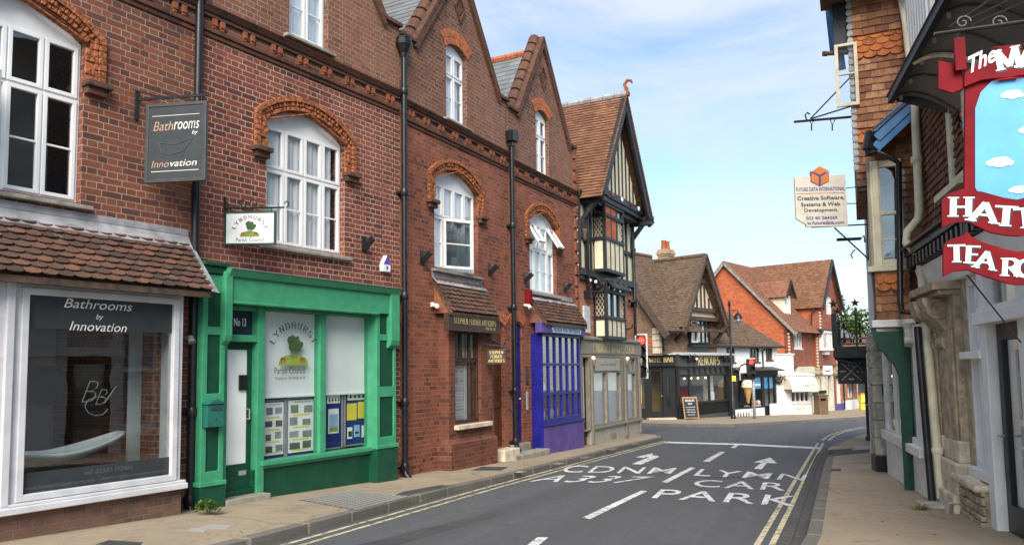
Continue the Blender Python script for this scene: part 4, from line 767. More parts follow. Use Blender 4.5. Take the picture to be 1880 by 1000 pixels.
# lettering and emblem on the blind
def arc_word(mb, txt, cx, cz, rad, a0, a1, h, y, wd=None):
    n = len(txt)
    for i, ch in enumerate(txt):
        t = R(a0+(a1-a0)*i/(n-1)); w_ = (wd or h*.7)*(.35 if ch == 'I' else 1); c = Vector((cx-rad*math.sin(t), y, cz+rad*math.cos(t)))
        def TT(p, c=c, t=t): q = p-Vector((0,y,0)); return Vector((c.x+q.x*math.cos(t)-q.z*math.sin(t), q.y+y, c.z+q.x*math.sin(t)+q.z*math.cos(t)))
        serif_word(mb, ch, -w_/2, w_/2, -h/2, h/2, y, .17, M=TT)
def emblem(parent, cx, cz, s, y, ma='olive', mt='leafdark'):
    mb = MB(); n = 12; pts = [(cx+s*math.cos(math.pi*(1-i/n)), cz-.62*s+.42*s*math.sin(math.pi*(1-i/n))) for i in range(n+1)]; mb.prism([(cx-s,cz-.78*s)]+[(cx+s,cz-.78*s)]+pts[::-1], y-.002, y); mb.build('emblem_hill', M[ma], parent)
    mb = MB(); random.seed(5)
    for k in range(26):
        a, b = random.uniform(-1,1), random.uniform(0,1); a *= (1-.75*b*b)*.66; b = .12+b*.88; q = random.uniform(.12,.2)*s; m = 9; yy = y-.0032-k*.0001; mb.add([(cx+a*s+q*math.cos(2*math.pi*i/m)*random.uniform(.8,1.15), yy, cz-.08*s+b*.85*s+q*.8*math.sin(2*math.pi*i/m)) for i in range(m)]+[(cx+a*s,yy,cz-.08*s+b*.85*s)], [(i,(i+1)%m,m) for i in range(m)])
    for a in (-.18,-.05,.08,.2): mb.box(cx+a*s-.025*s,cx+a*s+.025*s,y-.0029,y-.0025,cz-.42*s,cz+.1*s)
    mb.build('emblem_tree', M[mt], parent)
    mb = MB()
    for a, f in ((-.75,1), (.6,-1)):
        px_, pz_ = cx+a*s, cz-.5*s; mb.prism([(px_-.17*s,pz_),(px_+.17*s,pz_),(px_+.2*s,pz_+.12*s),(px_-.15*s,pz_+.13*s)], y-.0045, y-.004)
        mb.prism([(px_+.15*s*f-.05*s,pz_+.05*s),(px_+.15*s*f+.1*s,pz_+.06*s),(px_+.15*s*f+.06*s,pz_+.2*s)] , y-.0046, y-.004)
        for q in (-.13,-.08,.08,.13): mb.box(px_+q*s-.015*s,px_+q*s+.015*s,y-.0044,y-.004,pz_-.14*s,pz_+.01)
    mb.build('emblem_animals', M['redbrown'] if 'redbrown' in M else M['terracotta'], parent)
ecx, ecz = FA.uz(533,640,.045); emblem(wf, ecx, ecz-.03, .26, -.026)
mb = MB(); arc_word(mb, 'LYNDHURST', ecx+.01, ecz-.1, .43, 62, -58, .085, -.026, .075); x0, z0 = FA.uz(504,684,-.026); x1 = FA.u(560,678,-.026); W(wf, 'charcoal', 'Parish Council', x0, x1, z0-.015, z0+.075, -.026); x0, z0 = FA.uz(504,697,-.026); W(wf, 'charcoal', 'Telephone: 023 8028 4928', x0, x1, z0-.01, z0+.04, -.026); mb.build('lettering', M['charcoal'], wf)
random.seed(11)
# notice boards standing in the window
def notice_board(px0, px1, pyt, pyb, kind, label):
    y = .09; u0, u1 = FA.u(px0,780,y), FA.u(px1,780,y); z1, z0 = FA.z((px0+px1)/2,pyt,y), FA.z((px0+px1)/2,pyb,y); t = thing('notice_board', FA, label, 'notice board', 'notice boards in the shop window')
    MB().box(u0,u1,y+.01,y+.03,z0,z1).build('backing', M['boardblue'], t); f = MB(); ring(f, u0-.01,u1+.01,z0-.01,z1+.01,.018,y-.01,y+.035); f.build('frame', M['greyiron'], t)
    W_, H_ = u1-u0, z1-z0; k = [0]
    def sheet_(a, b, c, d, mat, nm='sheet'): k[0] += 1; MB().box(u0+W_*a,u0+W_*b,y+.004-k[0]*.0008,y+.0098,z0+H_*c,z0+H_*d,.5).build(nm, M[mat], t)
    if kind == 'photos':
        sheet_(.06,.94,.07,.97,'white'); ph = MB(); ym = y+.001
        for r_ in range(4):
            for c_ in range(2):
                a = .12+.43*c_+random.uniform(-.03,.03); b = a+random.uniform(.24,.34); q = .76-.215*r_+random.uniform(-.02,.02); ph.box(u0+W_*a,u0+W_*b,ym,ym+.002,z0+H_*q,z0+H_*(q+random.uniform(.1,.14))); 
        ph.build('photographs', M['photo'], t); ph = MB()
        for q in (.7,.49,.28,.1): ph.box(u0+W_*.2,u0+W_*.75,ym,ym+.002,z0+H_*q,z0+H_*(q+.025))
        ph.build('captions', M['yellow'], t); ph = MB(); word(ph, 'Around Lyndhurst', u0+W_*.25, u0+W_*.8, z0+H_*.915, z0+H_*.95, ym, .2); ph.build('heading', M['leafdark'], t)
    elif kind == 'single':
        sheet_(.12,.88,.82,.97,'white'); sheet_(.2,.8,.27,.72,'white'); sheet_(.25,.75,.3,.62,'paleblue'); sheet_(.25,.75,.3,.38,'olive'); ph = MB()
        for q in range(4): x = u0+W_*(.2+.18*q); ph.prism([(x,z0+H_*.86),(x+W_*.1,z0+H_*.86),(x+W_*.05,z0+H_*.93)], y-.001, y+.003)
        ph.build('tree_marks', M['charcoal'], t)
    else:
        sheet_(.12,.88,.83,.97,'white'); sheet_(.1,.48,.46,.77,'yellow'); sheet_(.54,.9,.48,.79,'yellow'); sheet_(.12,.3,.12,.33,'white'); sheet_(.38,.6,.14,.36,'paleblue'); sheet_(.7,.9,.12,.34,'white'); ph = MB()
        for q in range(4): x = u0+W_*(.18+.17*q); ph.prism([(x,z0+H_*.87),(x+W_*.1,z0+H_*.87),(x+W_*.05,z0+H_*.94)], y-.004, y+.002)
        ph.box(u0+W_*.14,u0+W_*.28,y-.004,y+.001,z0+H_*.16,z0+H_*.26); ph.box(u0+W_*.42,u0+W_*.56,y-.004,y+.001,z0+H_*.2,z0+H_*.24); ph.build('print', M['navy'], t)
notice_board(483,523,735,842,'photos','white board of photographs nearest the green door'); notice_board(526,581,730,836,'photos','wider white board of photographs left of the green mullion')
notice_board(597,628,722,822,'single','blue board with one tall blue and green leaflet'); notice_board(633,678,717,815,'yellow','blue board with two yellow posters over three leaflets')
# parish council sign on scrolled bracket
fu, fz = FA.uz(413,385); P2 = FA.sub(fu, 0, 58); P2.o.z = FA.o.z
pc = thing('hanging_sign', P2, 'small white parish council board with a tree emblem under a scrolled iron bracket', 'sign')
x0, x1 = P2.u(415,420), P2.u(505,420); zt, zb = P2.z(460,390), P2.z(460,448)
MB().box(x0,x1,-.02,.02,zb,zt).build('board', M['white'], pc); f = MB(); ring(f, x0-.01,x1+.01,zb-.01,zt+.01,.02,-.03,.03); f.build('frame', M['darkgreen'], pc)
cx, cz = (x0+x1)/2, (zt+zb)/2; emblem(pc, cx, cz-.015, .125, -.023, 'olive'); mb = MB(); arc_word(mb, 'LYNDHURST', cx, cz-.08, .225, 66, -66, .045, -.023, .04); W(pc, 'charcoal', 'Parish Council', cx-.18, cx+.18, zb+.03, zb+.08, -.023); mb.build('lettering', M['charcoal'], pc)
mb = MB(); zb2 = zt+.06; mb.tube([(0,0,zb2),(x1+.12,0,zb2)], .012, 6)
def scroll(mb, c, r0, a0, turns, y=0, rr=.007, s=1): mb.tube([(c[0]+s*r0*(1-k/26)*math.cos(R(a0)+turns*2*math.pi*k/20), y, c[1]+r0*(1-k/26)*math.sin(R(a0)+turns*2*math.pi*k/20)) for k in range(21)], rr, 5)
scroll(mb, (x0+.2,zb2+.06), .07, -90, 1.1); scroll(mb, (x0+.36,zb2+.06), .07, -90, 1.1, s=-1); scroll(mb, (x1+.14,zb2+.05), .05, -90, .8); mb.tube([(0,0,zb2+.1),(.1,0,zb2+.02),(.25,0,zb2)], .008, 6); mb.box(-.02,.01,-.02,.02,zb2-.12,zb2+.15)
for q in (x0+.05,x1-.05): mb.tube([(q,0,zb2),(q,0,zt)], .007, 5)
mb.build('bracket', M['iron'], pc)
# --- third building: dark antique shop bay and brown door
C = thing('brick_building', CFr, 'deep red brick gabled building above a dark brown antique shop bay window', 'building')
CW = (1.05, 2.6, 3.57, 5.2, .28)
gabled_front(C, .03, UC, [hole(CW[0],CW[1],CW[2],CW[3],CW[4]), hole(1.48,2.22,6.46,7.82,.15), hole(3.17,3.62,.15,2.6,.12)], 'brickC')
shell(C, .03, UC, 7.3, 7, 'brickC'); string_course(C, .06, UC-.03, 6.38)
wo, li = sash_window(C, *CW, 4, .62, skip=(('low',1),('low',2)), cur=((0,1),)); l1, l2 = [l for l in li if l[4] == 'low'][1:3]
casement(wo, 'l', (l1[0], l2[1]-.1, l1[2], l1[3]), 28, .07); terracotta_arch(C, CW[0], CW[1], CW[3], CW[4])
sash_window(C, 1.48, 2.22, 6.46, 7.82, .15, 2, .68, cur=((0,.9),)); brick_arch(C, 1.48, 2.22, 7.82, .15, .28)
drainpipe(C, UC, .12, 6.55, True, .05, -.1, True)
wall_bracket(C, CFr, 774, 472); wall_bracket(C, CFr, 898, 495)
def lean_canopy(bld, u0, u1, zt, ze, out_, mat='canopytile', cheek='cheektile', zc=None, tw=.165, g=.095):
    mb = MB(); tile_rows(mb, (u0,-out_,ze), (u1-u0,0,0), (0,out_-.015,zt-ze), tw, g, True); mb.build('tile_canopy', M[mat], bld)
    mb = MB(); mb.slabq((u0+.02,-out_+.03,ze-.035), (u1-.02,-out_+.03,ze-.035), (u1-.02,0,zt-.045), (u0+.02,0,zt-.045), .03); mb.box(u0+.02,u1-.02,-out_+.0,-out_+.03,ze-.08,ze-.012); mb.build('canopy_board', M['brownoak'], bld)
    for uu, s_ in ((u0+.05,-1), (u1-.05,1)):
        mb = MB(); zz = ze-.02; k = 0
        while zz < zt-.05:
            f = (zz-ze+.02)/(zt-ze); y1 = -out_*(1-f)-.0; n = max(1, int(-y1/.16))
            for q in range(n): ya, yb = y1*(q+.02)/n, y1*(q+.98)/n; mb.box(uu-.012+.004*(k%2), uu+.012+.004*(k%2), ya, yb, zz, zz+.098)
            zz += .1; k += 1
        mb.build('canopy_cheek', M[cheek], bld)
    mb = MB(); mb.slabq((u0-.02,-.14,zt-.13),(u1+.02,-.14,zt-.13),(u1+.02,0,zt+.02),(u0-.02,0,zt+.02),.01); mb.box(u0-.02,u1+.02,-.01,.01,zt,zt+.09); mb.build('flashing', M['lead'], bld)
lean_canopy(C, .98, 2.72, 3.4, 2.76, .4)
b0, b1 = 1.16, 2.72; yb = -.22
MB().prism(rect(b0,b1,-.5,2.75), yb, .0, [rect(1.37,2.3,.76,2.44)]).build('shop_bay', M['brickD'], C)
mb = MB(); mb.box(b0-.05,b1+.06,yb-.07,.0,-.5,.42); mb.hexa([(b0-.05,yb-.07,.42),(b1+.06,yb-.07,.42),(b1,yb,.5),(b0,yb,.5)],[(b0-.05,0,.4),(b1+.06,0,.4),(b1,.0,.5),(b0,.0,.5)]); mb.build('plinth', M['brickD'], C)
mb = MB(); zw0, zw1 = .76, 2.44
mb.prism(rect(1.37,2.3,zw0,zw1), yb+.07, yb+.14, [rect(1.41,2.0,zw0+.05,1.86), rect(1.42,1.68,1.96,2.4), rect(1.74,2.0,1.96,2.4), rect(2.04,2.26,zw0+.05,1.86), rect(2.04,2.26,1.96,2.4)])
mb.box(1.42,2.26,yb+.08,yb+.1,2.17,2.185)
for x in (1.55,1.87): mb.box(x-.01,x+.01,yb+.081,yb+.101,1.96,2.4)
swn = mb.build('shop_window', M['darkwood'], C, bevel=.005); g = MB(); g.box(1.4,2.28,yb+.105,yb+.11,zw0+.04,2.42); g.build('pane', M['glass'], swn)
mb = MB(); mb.box(1.42,2.26,yb+.16,yb+.17,1.94,2.42); mb.build('blind', M['blind'], swn)
mb = MB()                                     # folding lattice grille
for k in range(-3, 14):
    x = 1.41+k*.045
    for i in range(12):
        z0_, z1_ = zw0+.06+i*.088, zw0+.06+(i+1)*.088; xa, xb = (x, x+.045) if i % 2 else (x+.045, x)
        if min(xa,xb) > 1.4 and max(xa,xb) < 1.93: mb.bar((xa,yb+.15,z0_), (xb,yb+.15,z1_), .012, .006, (0,1,0)); mb.bar((xb,yb+.158,z0_), (xa,yb+.158,z1_), .012, .006, (0,1,0))
mb.box(1.93,2.0,yb+.14,yb+.17,zw0+.05,1.86); mb.build('grille', M['upvc'], swn)
MB().box(1.3,2.35,.29,.3,.5,2.6).build('room_lining', M['charcoal'], swn)
MB().box(1.32,2.56,yb-.1,yb+.09,.66,.745).build('sill', M['palestone'], C, bevel=.012)
mb = MB(); mb.box(.9,2.73,-.38,-.3,2.44,2.7); ring(mb,.88,2.75,2.42,2.72,.03,-.4,-.3); sg = mb.build('fascia', M['darkwood'], C, bevel=.006); W(C, 'gold', 'STEPHEN FERDER ANTIQUES', 1.08, 2.6, 2.56, 2.66, -.385, serif=True); W(C, 'gold', '023 80 28', 2.2, 2.58, 2.48, 2.53, -.385)
mb = MB(); mb.prism(hole(3.17,3.62,.15,2.55,.1), .07, .13, [rect(3.24,3.55,.3,.95), rect(3.24,3.55,1.05,2.3)]); mb.box(3.2,3.6,.095,.125,.2,2.4); dr = mb.build('door', paint('brown_door', (.1,.03,.015), .4, .25), C, bevel=.005)
brick_arch(C, 3.17, 3.62, 2.6, .12, .2)
MB().box(3.05,3.72,-.3,.25,-.12,.13).build('doorstep', M['palestone'], C, bevel=.02)
# hanging sign over the pavement
u, z = CFr.uz(887,650,-.23); F = CFr.sub(u, -.23, 66); F.o.z = CFr.o.z; t = thing('hanging_sign', F, 'small brown board with three gold lines hanging beside the dark antique bay', 'sign')
x0, x1 = F.u(894,655), F.u(929,655); zt, zb = F.z(911,641), F.z(911,668); MB().box(x0,x1,-.02,.02,zb,zt).build('board', M['darkwood'], t, bevel=.004); H_ = zt-zb
for k, tx in enumerate(('STEPHEN','FERDER','ANTIQUES')): e = (.14,.2,.08)[k]*(x1-x0); W(t, 'gold', tx, x0+e, x1-e, zt-H_*(.3+.28*k), zt-H_*(.12+.28*k), -.023, serif=True, wt=.2)
mb = MB(); mb.tube([(0,0,zt+.1),(x1+.05,0,zt+.04)], .012, 6); mb.tube([(0,0,zt+.35),(x0+.1,0,zt+.2),(x1,0,zt+.05)], .01, 6); mb.box(-.02,.012,-.02,.02,zt,zt+.4)
for q in (.15,.85): mb.tube([(x0+(x1-x0)*q,0,zt+.07),(x0+(x1-x0)*q,0,zt)], .006, 5)
mb.build('bracket', M['iron'], t)
u, z = CFr.uz(792,560); mb = MB(); mb.box(u-.03,u+.03,-.05,0,z-.03,z+.05); mb.tube([(u,-.05,z),(u-.05,-.16,z-.03)], [.035,.045], 8); mb.build('camera_unit', M['upvc'], C, bevel=.006)

# --- fourth building: blue shop bay
D = thing('brick_building', DFr, 'deep red brick gabled building above a bright blue bay shopfront and blue door', 'building')
WD = UD-UC; DW = (.98, 2.42, 3.57, 5.2, .28)
gabled_front(D, .02, WD, [hole(DW[0],DW[1],DW[2],DW[3],DW[4]), hole(1.41,2.1,6.4,7.78,.15), hole(.07,.55,.3,2.72,.12)], 'brickC', apex=1.82)
shell(D, .02, WD, 7.3, 7, 'brickC'); string_course(D, .05, WD, 6.38)
wo, li = sash_window(D, *DW, 4, .64, skip=(('top',0),('top',3)), cur=((0,1),)); tp = [l for l in li if l[4] == 'top']
for l in (tp[0], tp[3]): casement(wo, 't', l, 33, .07, False, False)
terracotta_arch(D, DW[0], DW[1], DW[3], DW[4]); sash_window(D, 1.41, 2.1, 6.4, 7.78, .15, 2, .68, cur=((0,.8),)); brick_arch(D, 1.41, 2.1, 7.78, .15, .28)
for z in [z*.3 for z in range(10, 25)]: MB().box(WD-.16, WD+.004, -.045, .02, z+.02, z+.25).build('quoin', M['brickC'], D, bevel=.006)
wall_bracket(D, DFr, 963, 510); wall_bracket(D, DFr, 1036, 527)
mb = MB(); mb.prism(hole(.07,.55,.3,2.72,.1), .05, .11, [rect(.15,.47,.5,1.1), rect(.15,.47,1.25,2.4)]); mb.box(.1,.52,.08,.1,.35,2.5); o = mb.build('door', M['blue'], D, bevel=.005); mb = MB(); mb.ball((.47,.03,1.2), .025); mb.build('knob', M['gold'], o, smooth=True)
brick_arch(D, .07, .55, 2.75, .12, .22)
mb = MB(); mb.box(-.08,.7,-.1,.25,-.15,.27); mb.build('doorstep', M['sill'], D, bevel=.015); MB().box(-.6,1.0,-.42,-.1,-.4,.11).build('doorstep', M['sill'], D, bevel=.02)
mb = MB(); mb.box(.66,.78,-.03,.0,1.55,1.9); mb.build('meter_box', M['brownoak'], D); MB().box(.7,.76,-.03,.0,.95,1.35).build('meter_box', M['greyiron'], D)
lean_canopy(D, .9, 3.3, 3.5, 2.88, .42, cheek='browntile')
mb = MB(); mb.hexa([(.98,-.3,-.2),(3.2,-.3,-.2),(3.2,-.3,.56),(.98,-.3,.56)],[(.98,0,-.2),(3.2,0,-.2),(3.2,0,.56),(.98,0,.56)]); mb.build('stall_riser', M['purple'], D, bevel=.006)
MB().box(.965,.978,-.29,-.005,-.2,2.62).build('bay_cheek', M['blue'], D)
b0, b1, z0_, z1_ = .985, 3.19, .62, 2.62; cols = 6; cw = (b1-b0-.1)/cols; rows = [(.72,1.24),(1.3,1.9),(1.96,2.56)]
mb = MB(); mb.prism(rect(b0,b1,z0_-.04,z1_), -.25, -.19, [rect(b0+.07+cw*c, b0+.05+cw*(c+1)-.02, a, b) for c in range(cols) for a, b in rows]); mb.box(b0-.03,b1+.04,-.33,-.1,.57,.625); mb.box(b0,b1,-.25,0,.5,.58); mb.box(b1-.06,b1,-.19,0,.6,2.62); mb.box(b0,b0+.06,-.19,0,.6,2.62)
o = mb.build('shop_window', M['blue'], D, bevel=.005); MB().box(b0+.04,b1-.04,-.215,-.21,.68,2.58).build('pane', M['glass'], o); MB().box(b0,b1,.28,.295,.4,2.7).build('room_lining', M['room'], o)
random.seed(3); sh = MB()
for zz in (.66,1.26,1.92): sh.box(b0+.07,b1-.07,-.1,.25,zz-.02,zz)
sh.build('shelf', M['brownoak'], o)
pots = []
for zz in (.66,1.26):
    for k in range(9):
        x = b0+.18+k*.22+random.uniform(-.04,.04); h = random.uniform(.18,.4); r_ = random.uniform(.05,.09); mb = MB(); mb.lathe([(r_*.6,0),(r_,h*.35),(r_*.8,h*.6),(r_*.35,h*.8),(r_*.5,h)], (0,0,0), 10)
        q = mb.build('vase', M[random.choice(['palestone','paleblue','brownoak','gold','upvc','terracotta'])], smooth=True); q.location = DFr.P(x, .03, zz); tag(q, 'small ornament on a shelf behind the blue glazing bars', 'ornament', 'ornaments in the blue shop window')
mb = MB(); mb.box(.8,3.3,-.36,-.2,2.63,2.86); mb.build('fascia', M['purple'], D, bevel=.006); mb = MB(); e = .12; xa, xb, za, zb_ = 1.3, 3.0, 2.65, 2.83
mb.prism([(xa+e*.5,za),(xb-e*.5,za),(xb,(za+zb_)/2),(xb-e*.5,zb_),(xa+e*.5,zb_),(xa,(za+zb_)/2)], -.375, -.36); mb.build('name_panel', M['paleblue'], D); W(D, 'navy', 'BLACK PUG ANTIQUES', 1.42, 2.88, 2.685, 2.79, -.379, serif=True, wt=.22)
u, z = DFr.uz(966,546); mb = MB(); mb.prism([(u-.09,z-.16),(u+.09,z-.16),(u+.07,z+.17),(u-.07,z+.17)], -.12, .0); mb.build('alarm_box', M['red'], D, bevel=.015); mb = MB(); mb.tube([(u-.14,-.02,z-.18),(u-.14,-.14,z-.2),(u-.16,-.18,z-.26)], [.03,.035,.05], 8); mb.build('floodlight', M['upvc'], D)

# --- timbered building
E = thing('timbered_building', EFr, 'black and cream timbered building with steep clay roof over the taupe antiques centre', 'building')
EW = 4.36
MB().box(.0,EW,0,.3,-.5,4.5).build('brick_wall', M['brickE'], E)
mb = MB(); mb.prism([(.0,4.5),(EW,4.5),(EW,6.45),(.0,6.45)], -.03, .25); mb.build('rendered_wall', M['render'], E)
shell(E, .0, EW, 6.4, 8, 'brickE')
ua, za, uf0, uf1, ze = 2.24, 9.6, .3, 4.18, 6.55
mb = MB(); mb.prism([(.55,6.62),(3.93,6.62),(ua,9.1)], -.36, .2); mb.build('gable_wall', M['render'], E)
def beam(mb, a, b, w=.12, y=-.06, d=.05): mb.bar((a[0],y,a[1]),(b[0],y,b[1]), d, w, (0,0,1)) if abs(a[0]-b[0]) > abs(a[1]-b[1]) else mb.bar((a[0],y,a[1]),(b[0],y,b[1]), w, d, (0,1,0))
fr = MB()
for x in (.06,.45,.82,2.75,3.2,3.65,4.3): beam(fr, (x,4.5), (x,6.45), .085)
for z in (5.35,): beam(fr, (0,z), (1.05,z), .11, -.062); beam(fr, (2.5,z), (EW,z), .11, -.062)
beam(fr, (-.02,4.42), (EW+.02,4.42), .18, -.07, .12); beam(fr, (-.02,4.27), (EW+.02,4.27), .1, -.045, .08); beam(fr, (-.02,6.45), (EW+.02,6.45), .18, -.07, .1)
fr.build('timber_frame', M['blackoak'], E, bevel=.008)
fr = MB()
for k in range(11):
    x = .75+k*.3; zt = 6.62+(2.45)*(1-abs(x-ua)/1.7)
    if zt > 6.8: beam(fr, (x,6.65), (x,zt), .07, -.375, .03)
beam(fr, (.3,6.6), (4.15,6.6), .2, -.42, .14); beam(fr, (.5,6.44), (4.0,6.44), .14, -.3, .3); beam(fr, (.7,6.3), (3.8,6.3), .12, -.2, .3)
fr.build('gable_timbers', M['blackoak'], E, bevel=.01)
for k in range(5): x = .7+k*.72; MB().ball((x,-.5,6.62), .075, .03, .075).build('boss', M[('upvc','terracotta','upvc','red','upvc')[k]], E, smooth=True)
bb = MB(); yv = -.62
for (a, b), (c, d) in (((uf0-.12,ze-.2),(ua,za)), ((ua,za),(uf1+.12,ze-.2))): bb.bar((a,yv,b-.12),(c,yv,d-.12), .09, .3, (0,0,1)); bb.bar((a,yv+.07,b-.02),(c,yv+.07,d-.02), .16, .1)
bb.build('bargeboard', M['blackoak'], E, bevel=.01)
for s_, x in ((1,.3),(-1,4.15)):
    mb = MB()
    for z, o_ in ((ze-.28,0),(ze-.13,.12)): mb.box(x-.09,x+.09,-.72-o_*.3,.1,z-.06,z+.06)
    mb.bar((x,-.02,5.75),(x,-.55,6.4), .12, .12); mb.box(x-.07,x+.07,-.12,0,5.45,5.8); mb.build('eaves_bracket', M['blackoak'], E, bevel=.01)
for x in (.3,4.15): mb = MB(); mb.lathe([(.03,-.28),(.07,-.2),(.05,-.1),(.09,-.02),(.08,.05)], (x,-.1,5.5), 8); mb.build('corbel_figure', M['brownoak'], E, smooth=True)
rf = MB(); roof_courses(rf, (uf0-.25,8,ze-.25), (uf0-.25,-.7,ze-.25), (ua,-.7,za+.05), (ua,8,za+.05), .11, .03); roof_courses(rf, (uf1+.25,-.7,ze-.25), (uf1+.25,8,ze-.25), (ua,8,za+.05), (ua,-.7,za+.05), .11, .03); rf.build('roof', M['clayorange'], E)
rd = MB(); 
for i in range(24): rd.tube([(ua,-.7+8.7*(i+.02)/24,za+.06),(ua,-.7+8.7*(i+.98)/24,za+.06)], .1, 8)
rd.build('ridge_tiles', M['lead'], E)
mb = MB(); mb.tube([(ua,-.66,za+.05),(ua,-.68,za+.2),(ua,-.62,za+.34),(ua,-.7,za+.45),(ua,-.82,za+.42),(ua,-.84,za+.35)], [.08,.06,.05,.045,.04,.03], 8); mb.box(ua-.08,ua+.08,-.75,-.5,za,za+.12); mb.build('finial', M['dentil'], E, smooth=40)
def lead_lights(mb, P, ux, W_, z0, z1, n):      # diamond leading on a light whose local axis is ux from corner P
    for s_ in (1, -1):
        k = -12
        while k < 14:
            a0 = k*W_/n; pts = []
            # a line z = z0 + s*(x - a0)*1.6
            for x in (0, W_):
                z = (z0 if s_ > 0 else z1) + s_*(x-a0)*1.6; pts.append([x, z])
            (xa, za_), (xb, zb_) = pts
            def clipz(xa, za_, xb, zb_):
                if abs(zb_-za_) < 1e-6: return None
                t0, t1 = sorted(((z0-za_)/(zb_-za_), (z1-za_)/(zb_-za_))); t0, t1 = max(0,t0), min(1,t1)
                return None if t0 >= t1 else ((xa+(xb-xa)*t0, za_+(zb_-za_)*t0), (xa+(xb-xa)*t1, za_+(zb_-za_)*t1))
            c = clipz(xa, za_, xb, zb_)
            if c: mb.bar(P+ux*c[0][0]+Vector((0,0,c[0][1])), P+ux*c[1][0]+Vector((0,0,c[1][1])), .012, .012, ux.cross(Vector((0,0,1))))
            k += 1
def bay(z0, z1, zp0, top_hung, redpanel):
    a, b, yf = 1.07, 2.45, -.38; mb = MB(); p = .07
    for x in (a, b): mb.box(x-p/2, x+p/2, yf-.02, yf+.07, zp0, z1)
    for x in (a+.02, b-.02): mb.box(x-p/2, x+p/2, -.06, 0, zp0, z1)
    for z in (z0, z1-.02, zp0+.02, (z1-.32)): mb.box(a-.05, b+.05, yf-.035, .0, z-.045, z+.045)
    for x in (a+.46, a+.92): mb.box(x-.035, x+.035, yf-.01, yf+.06, z0, z1)
    for x in (a+.35, a+.7, a+1.05): mb.box(x-.03, x+.03, yf-.012, yf+.03, zp0, z0)
    o = mb.build('bay_window', M['blackoak'], E, bevel=.006)
    MB().box(a, b, yf, -.0, zp0, z0-.02).build('bay_panel', M['render'], o)
    MB().box(a+.02, b-.02, yf+.03, yf+.035, z0, z1).build('pane', M['glass'], o); MB().box(a+.01, a+.015, yf+.05, -.05, z0, z1).build('side_pane', M['glass'], o)
    l = MB(); lead_lights(l, Vector((a-.0,-.05,0)), Vector((0,-1,0)), .3, z0+.05, z1-.37, 3); l.build('leading', M['palestone'], o)
    l = MB(); lead_lights(l, Vector((a+.94,yf+.02,0)), Vector((1,0,0)), .4, z0+.05, z1-.37, 4); l.build('leading', M['palestone'], o)
    MB().box(a+.1,b-.1,.26,.27,z0,z1).build('room_lining', M['curtain'], o)
    if redpanel: MB().box(a+.1,a+.84,yf+.0,yf+.02,z0+.05,z1-.06).build('red_panel', M['tilehang'], o)
    if top_hung:
        for x in (a+.05, a+.5, a+.97): casement(o, 't', (x, x+.38, z1-.36, z1-.03), 45, yf, False, False, mat='blackoak')
        # side light
        def Tside(p): return Vector((a-.02+ (p.y), -.02-(p.x), p.z))
        mb = MB(); ring(mb, .0,.36,z1-.36,z1-.03,.03,0,.03,lambda p: Vector((a-.03-.26*(1-(p.z-z1+.36)/.33)+p.y,-.02-p.x,p.z))); mb.build('casement', M['blackoak'], o)
        MB().add([(a-.28,-.03,z1-.35),(a-.28,-.36,z1-.35),(a-.02,-.36,z1-.03),(a-.02,-.03,z1-.03)], [(0,1,2,3)]).build('pane', M['glassbright'], o)
bay(5.4, 6.36, 4.52, False, True); bay(3.27, 4.3, 2.72, True, False)
for x in (.42, 4.1):
    mb = MB(); mb.tube([(x,-.12,6.35),(x,-.12,4.0),(x+(.05 if x < 2 else -.05),-.12,3.92),(x+(.5 if x < 2 else -.5),-.12,3.9)], .05, 10)
    if x > 2: mb.tube([(x,-.12,4.0),(x,-.12,2.9)], .045, 10)
    mb.box(x-.03,x+.03,-.2,0,3.75,3.95); mb.build('drainpipe', M['iron'], E, smooth=40)
for x in (.5,.9,3.6): mb = MB(); mb.lathe([(.03,0),(.045,.02),(.03,.08)], (x,-.14,4.18), 8); mb.build('insulator', M['upvc'], E)
MB().box(.28,.7,-.05,0,2.85,3.55).build('meter_box', M['shopgrey'], E, bevel=.01)
mb = MB(); x = 3.55; mb.tube([(x,-.02,3.05),(x,-.2,3.1),(x,-.22,3.2)], .02, 6); mb.box(x-.06,x+.06,-.03,0,2.9,3.2); mb.build('lamp_bracket', M['iron'], E)
# taupe shopfront
yf = -.15; f = MB(); f.box(-.27,EW+.02,yf-.04,0,2.3,2.66); f.hexa([(-.29,yf-.1,2.66),(EW+.06,yf-.1,2.66),(EW+.06,yf-.1,2.72),(-.29,yf-.1,2.72)],[(-.29,0,2.66),(EW+.06,0,2.66),(EW+.06,0,2.78),(-.29,0,2.78)]); f.box(-.25,EW,yf-.02,0,2.22,2.3); f.build('fascia', M['taupe'], E, bevel=.008)
W(E, 'gold', 'LYNDHURST ANTIQUES CENTRE', .5, 3.75, 2.36, 2.58, yf-.045, serif=True, wt=.2)
mb = MB(); wins = [(.52,1.5),(1.62,2.6),(3.15,3.9)]
mb.prism(rect(-.25,EW,.36,2.24), yf, yf+.12, [rect(a,b,.48,1.8 if i < 2 else 1.75) for i, (a, b) in enumerate(wins)] + [rect(3.15,3.9,1.85,2.18), rect(-.12,.3,.38,2.2)]); mb.box(.4,EW+.02,yf-.06,yf+.1,.36,.42)
for x in (.42,2.95,3.02,4.2): mb.box(x-.05,x+.05,yf-.05,yf,.0,2.24); mb.lathe([(.03,-.1),(.06,0),(.04,.12)], (x,yf-.08,2.1), 8)
mb.box(3.5,3.54,yf+.01,yf+.1,1.85,2.18); o = mb.build('shop_window', M['taupe'], E, bevel=.008)
mb = MB(); mb.box(.5,3.92,yf+.06,yf+.065,.46,2.2); mb.build('pane', M['glass'], o); MB().box(-.2,EW-.1,-.01,-.004,.3,2.3).build('room_lining', M['blind'], o)  # white sheet added behind the glass, its colour standing in for bright reflections
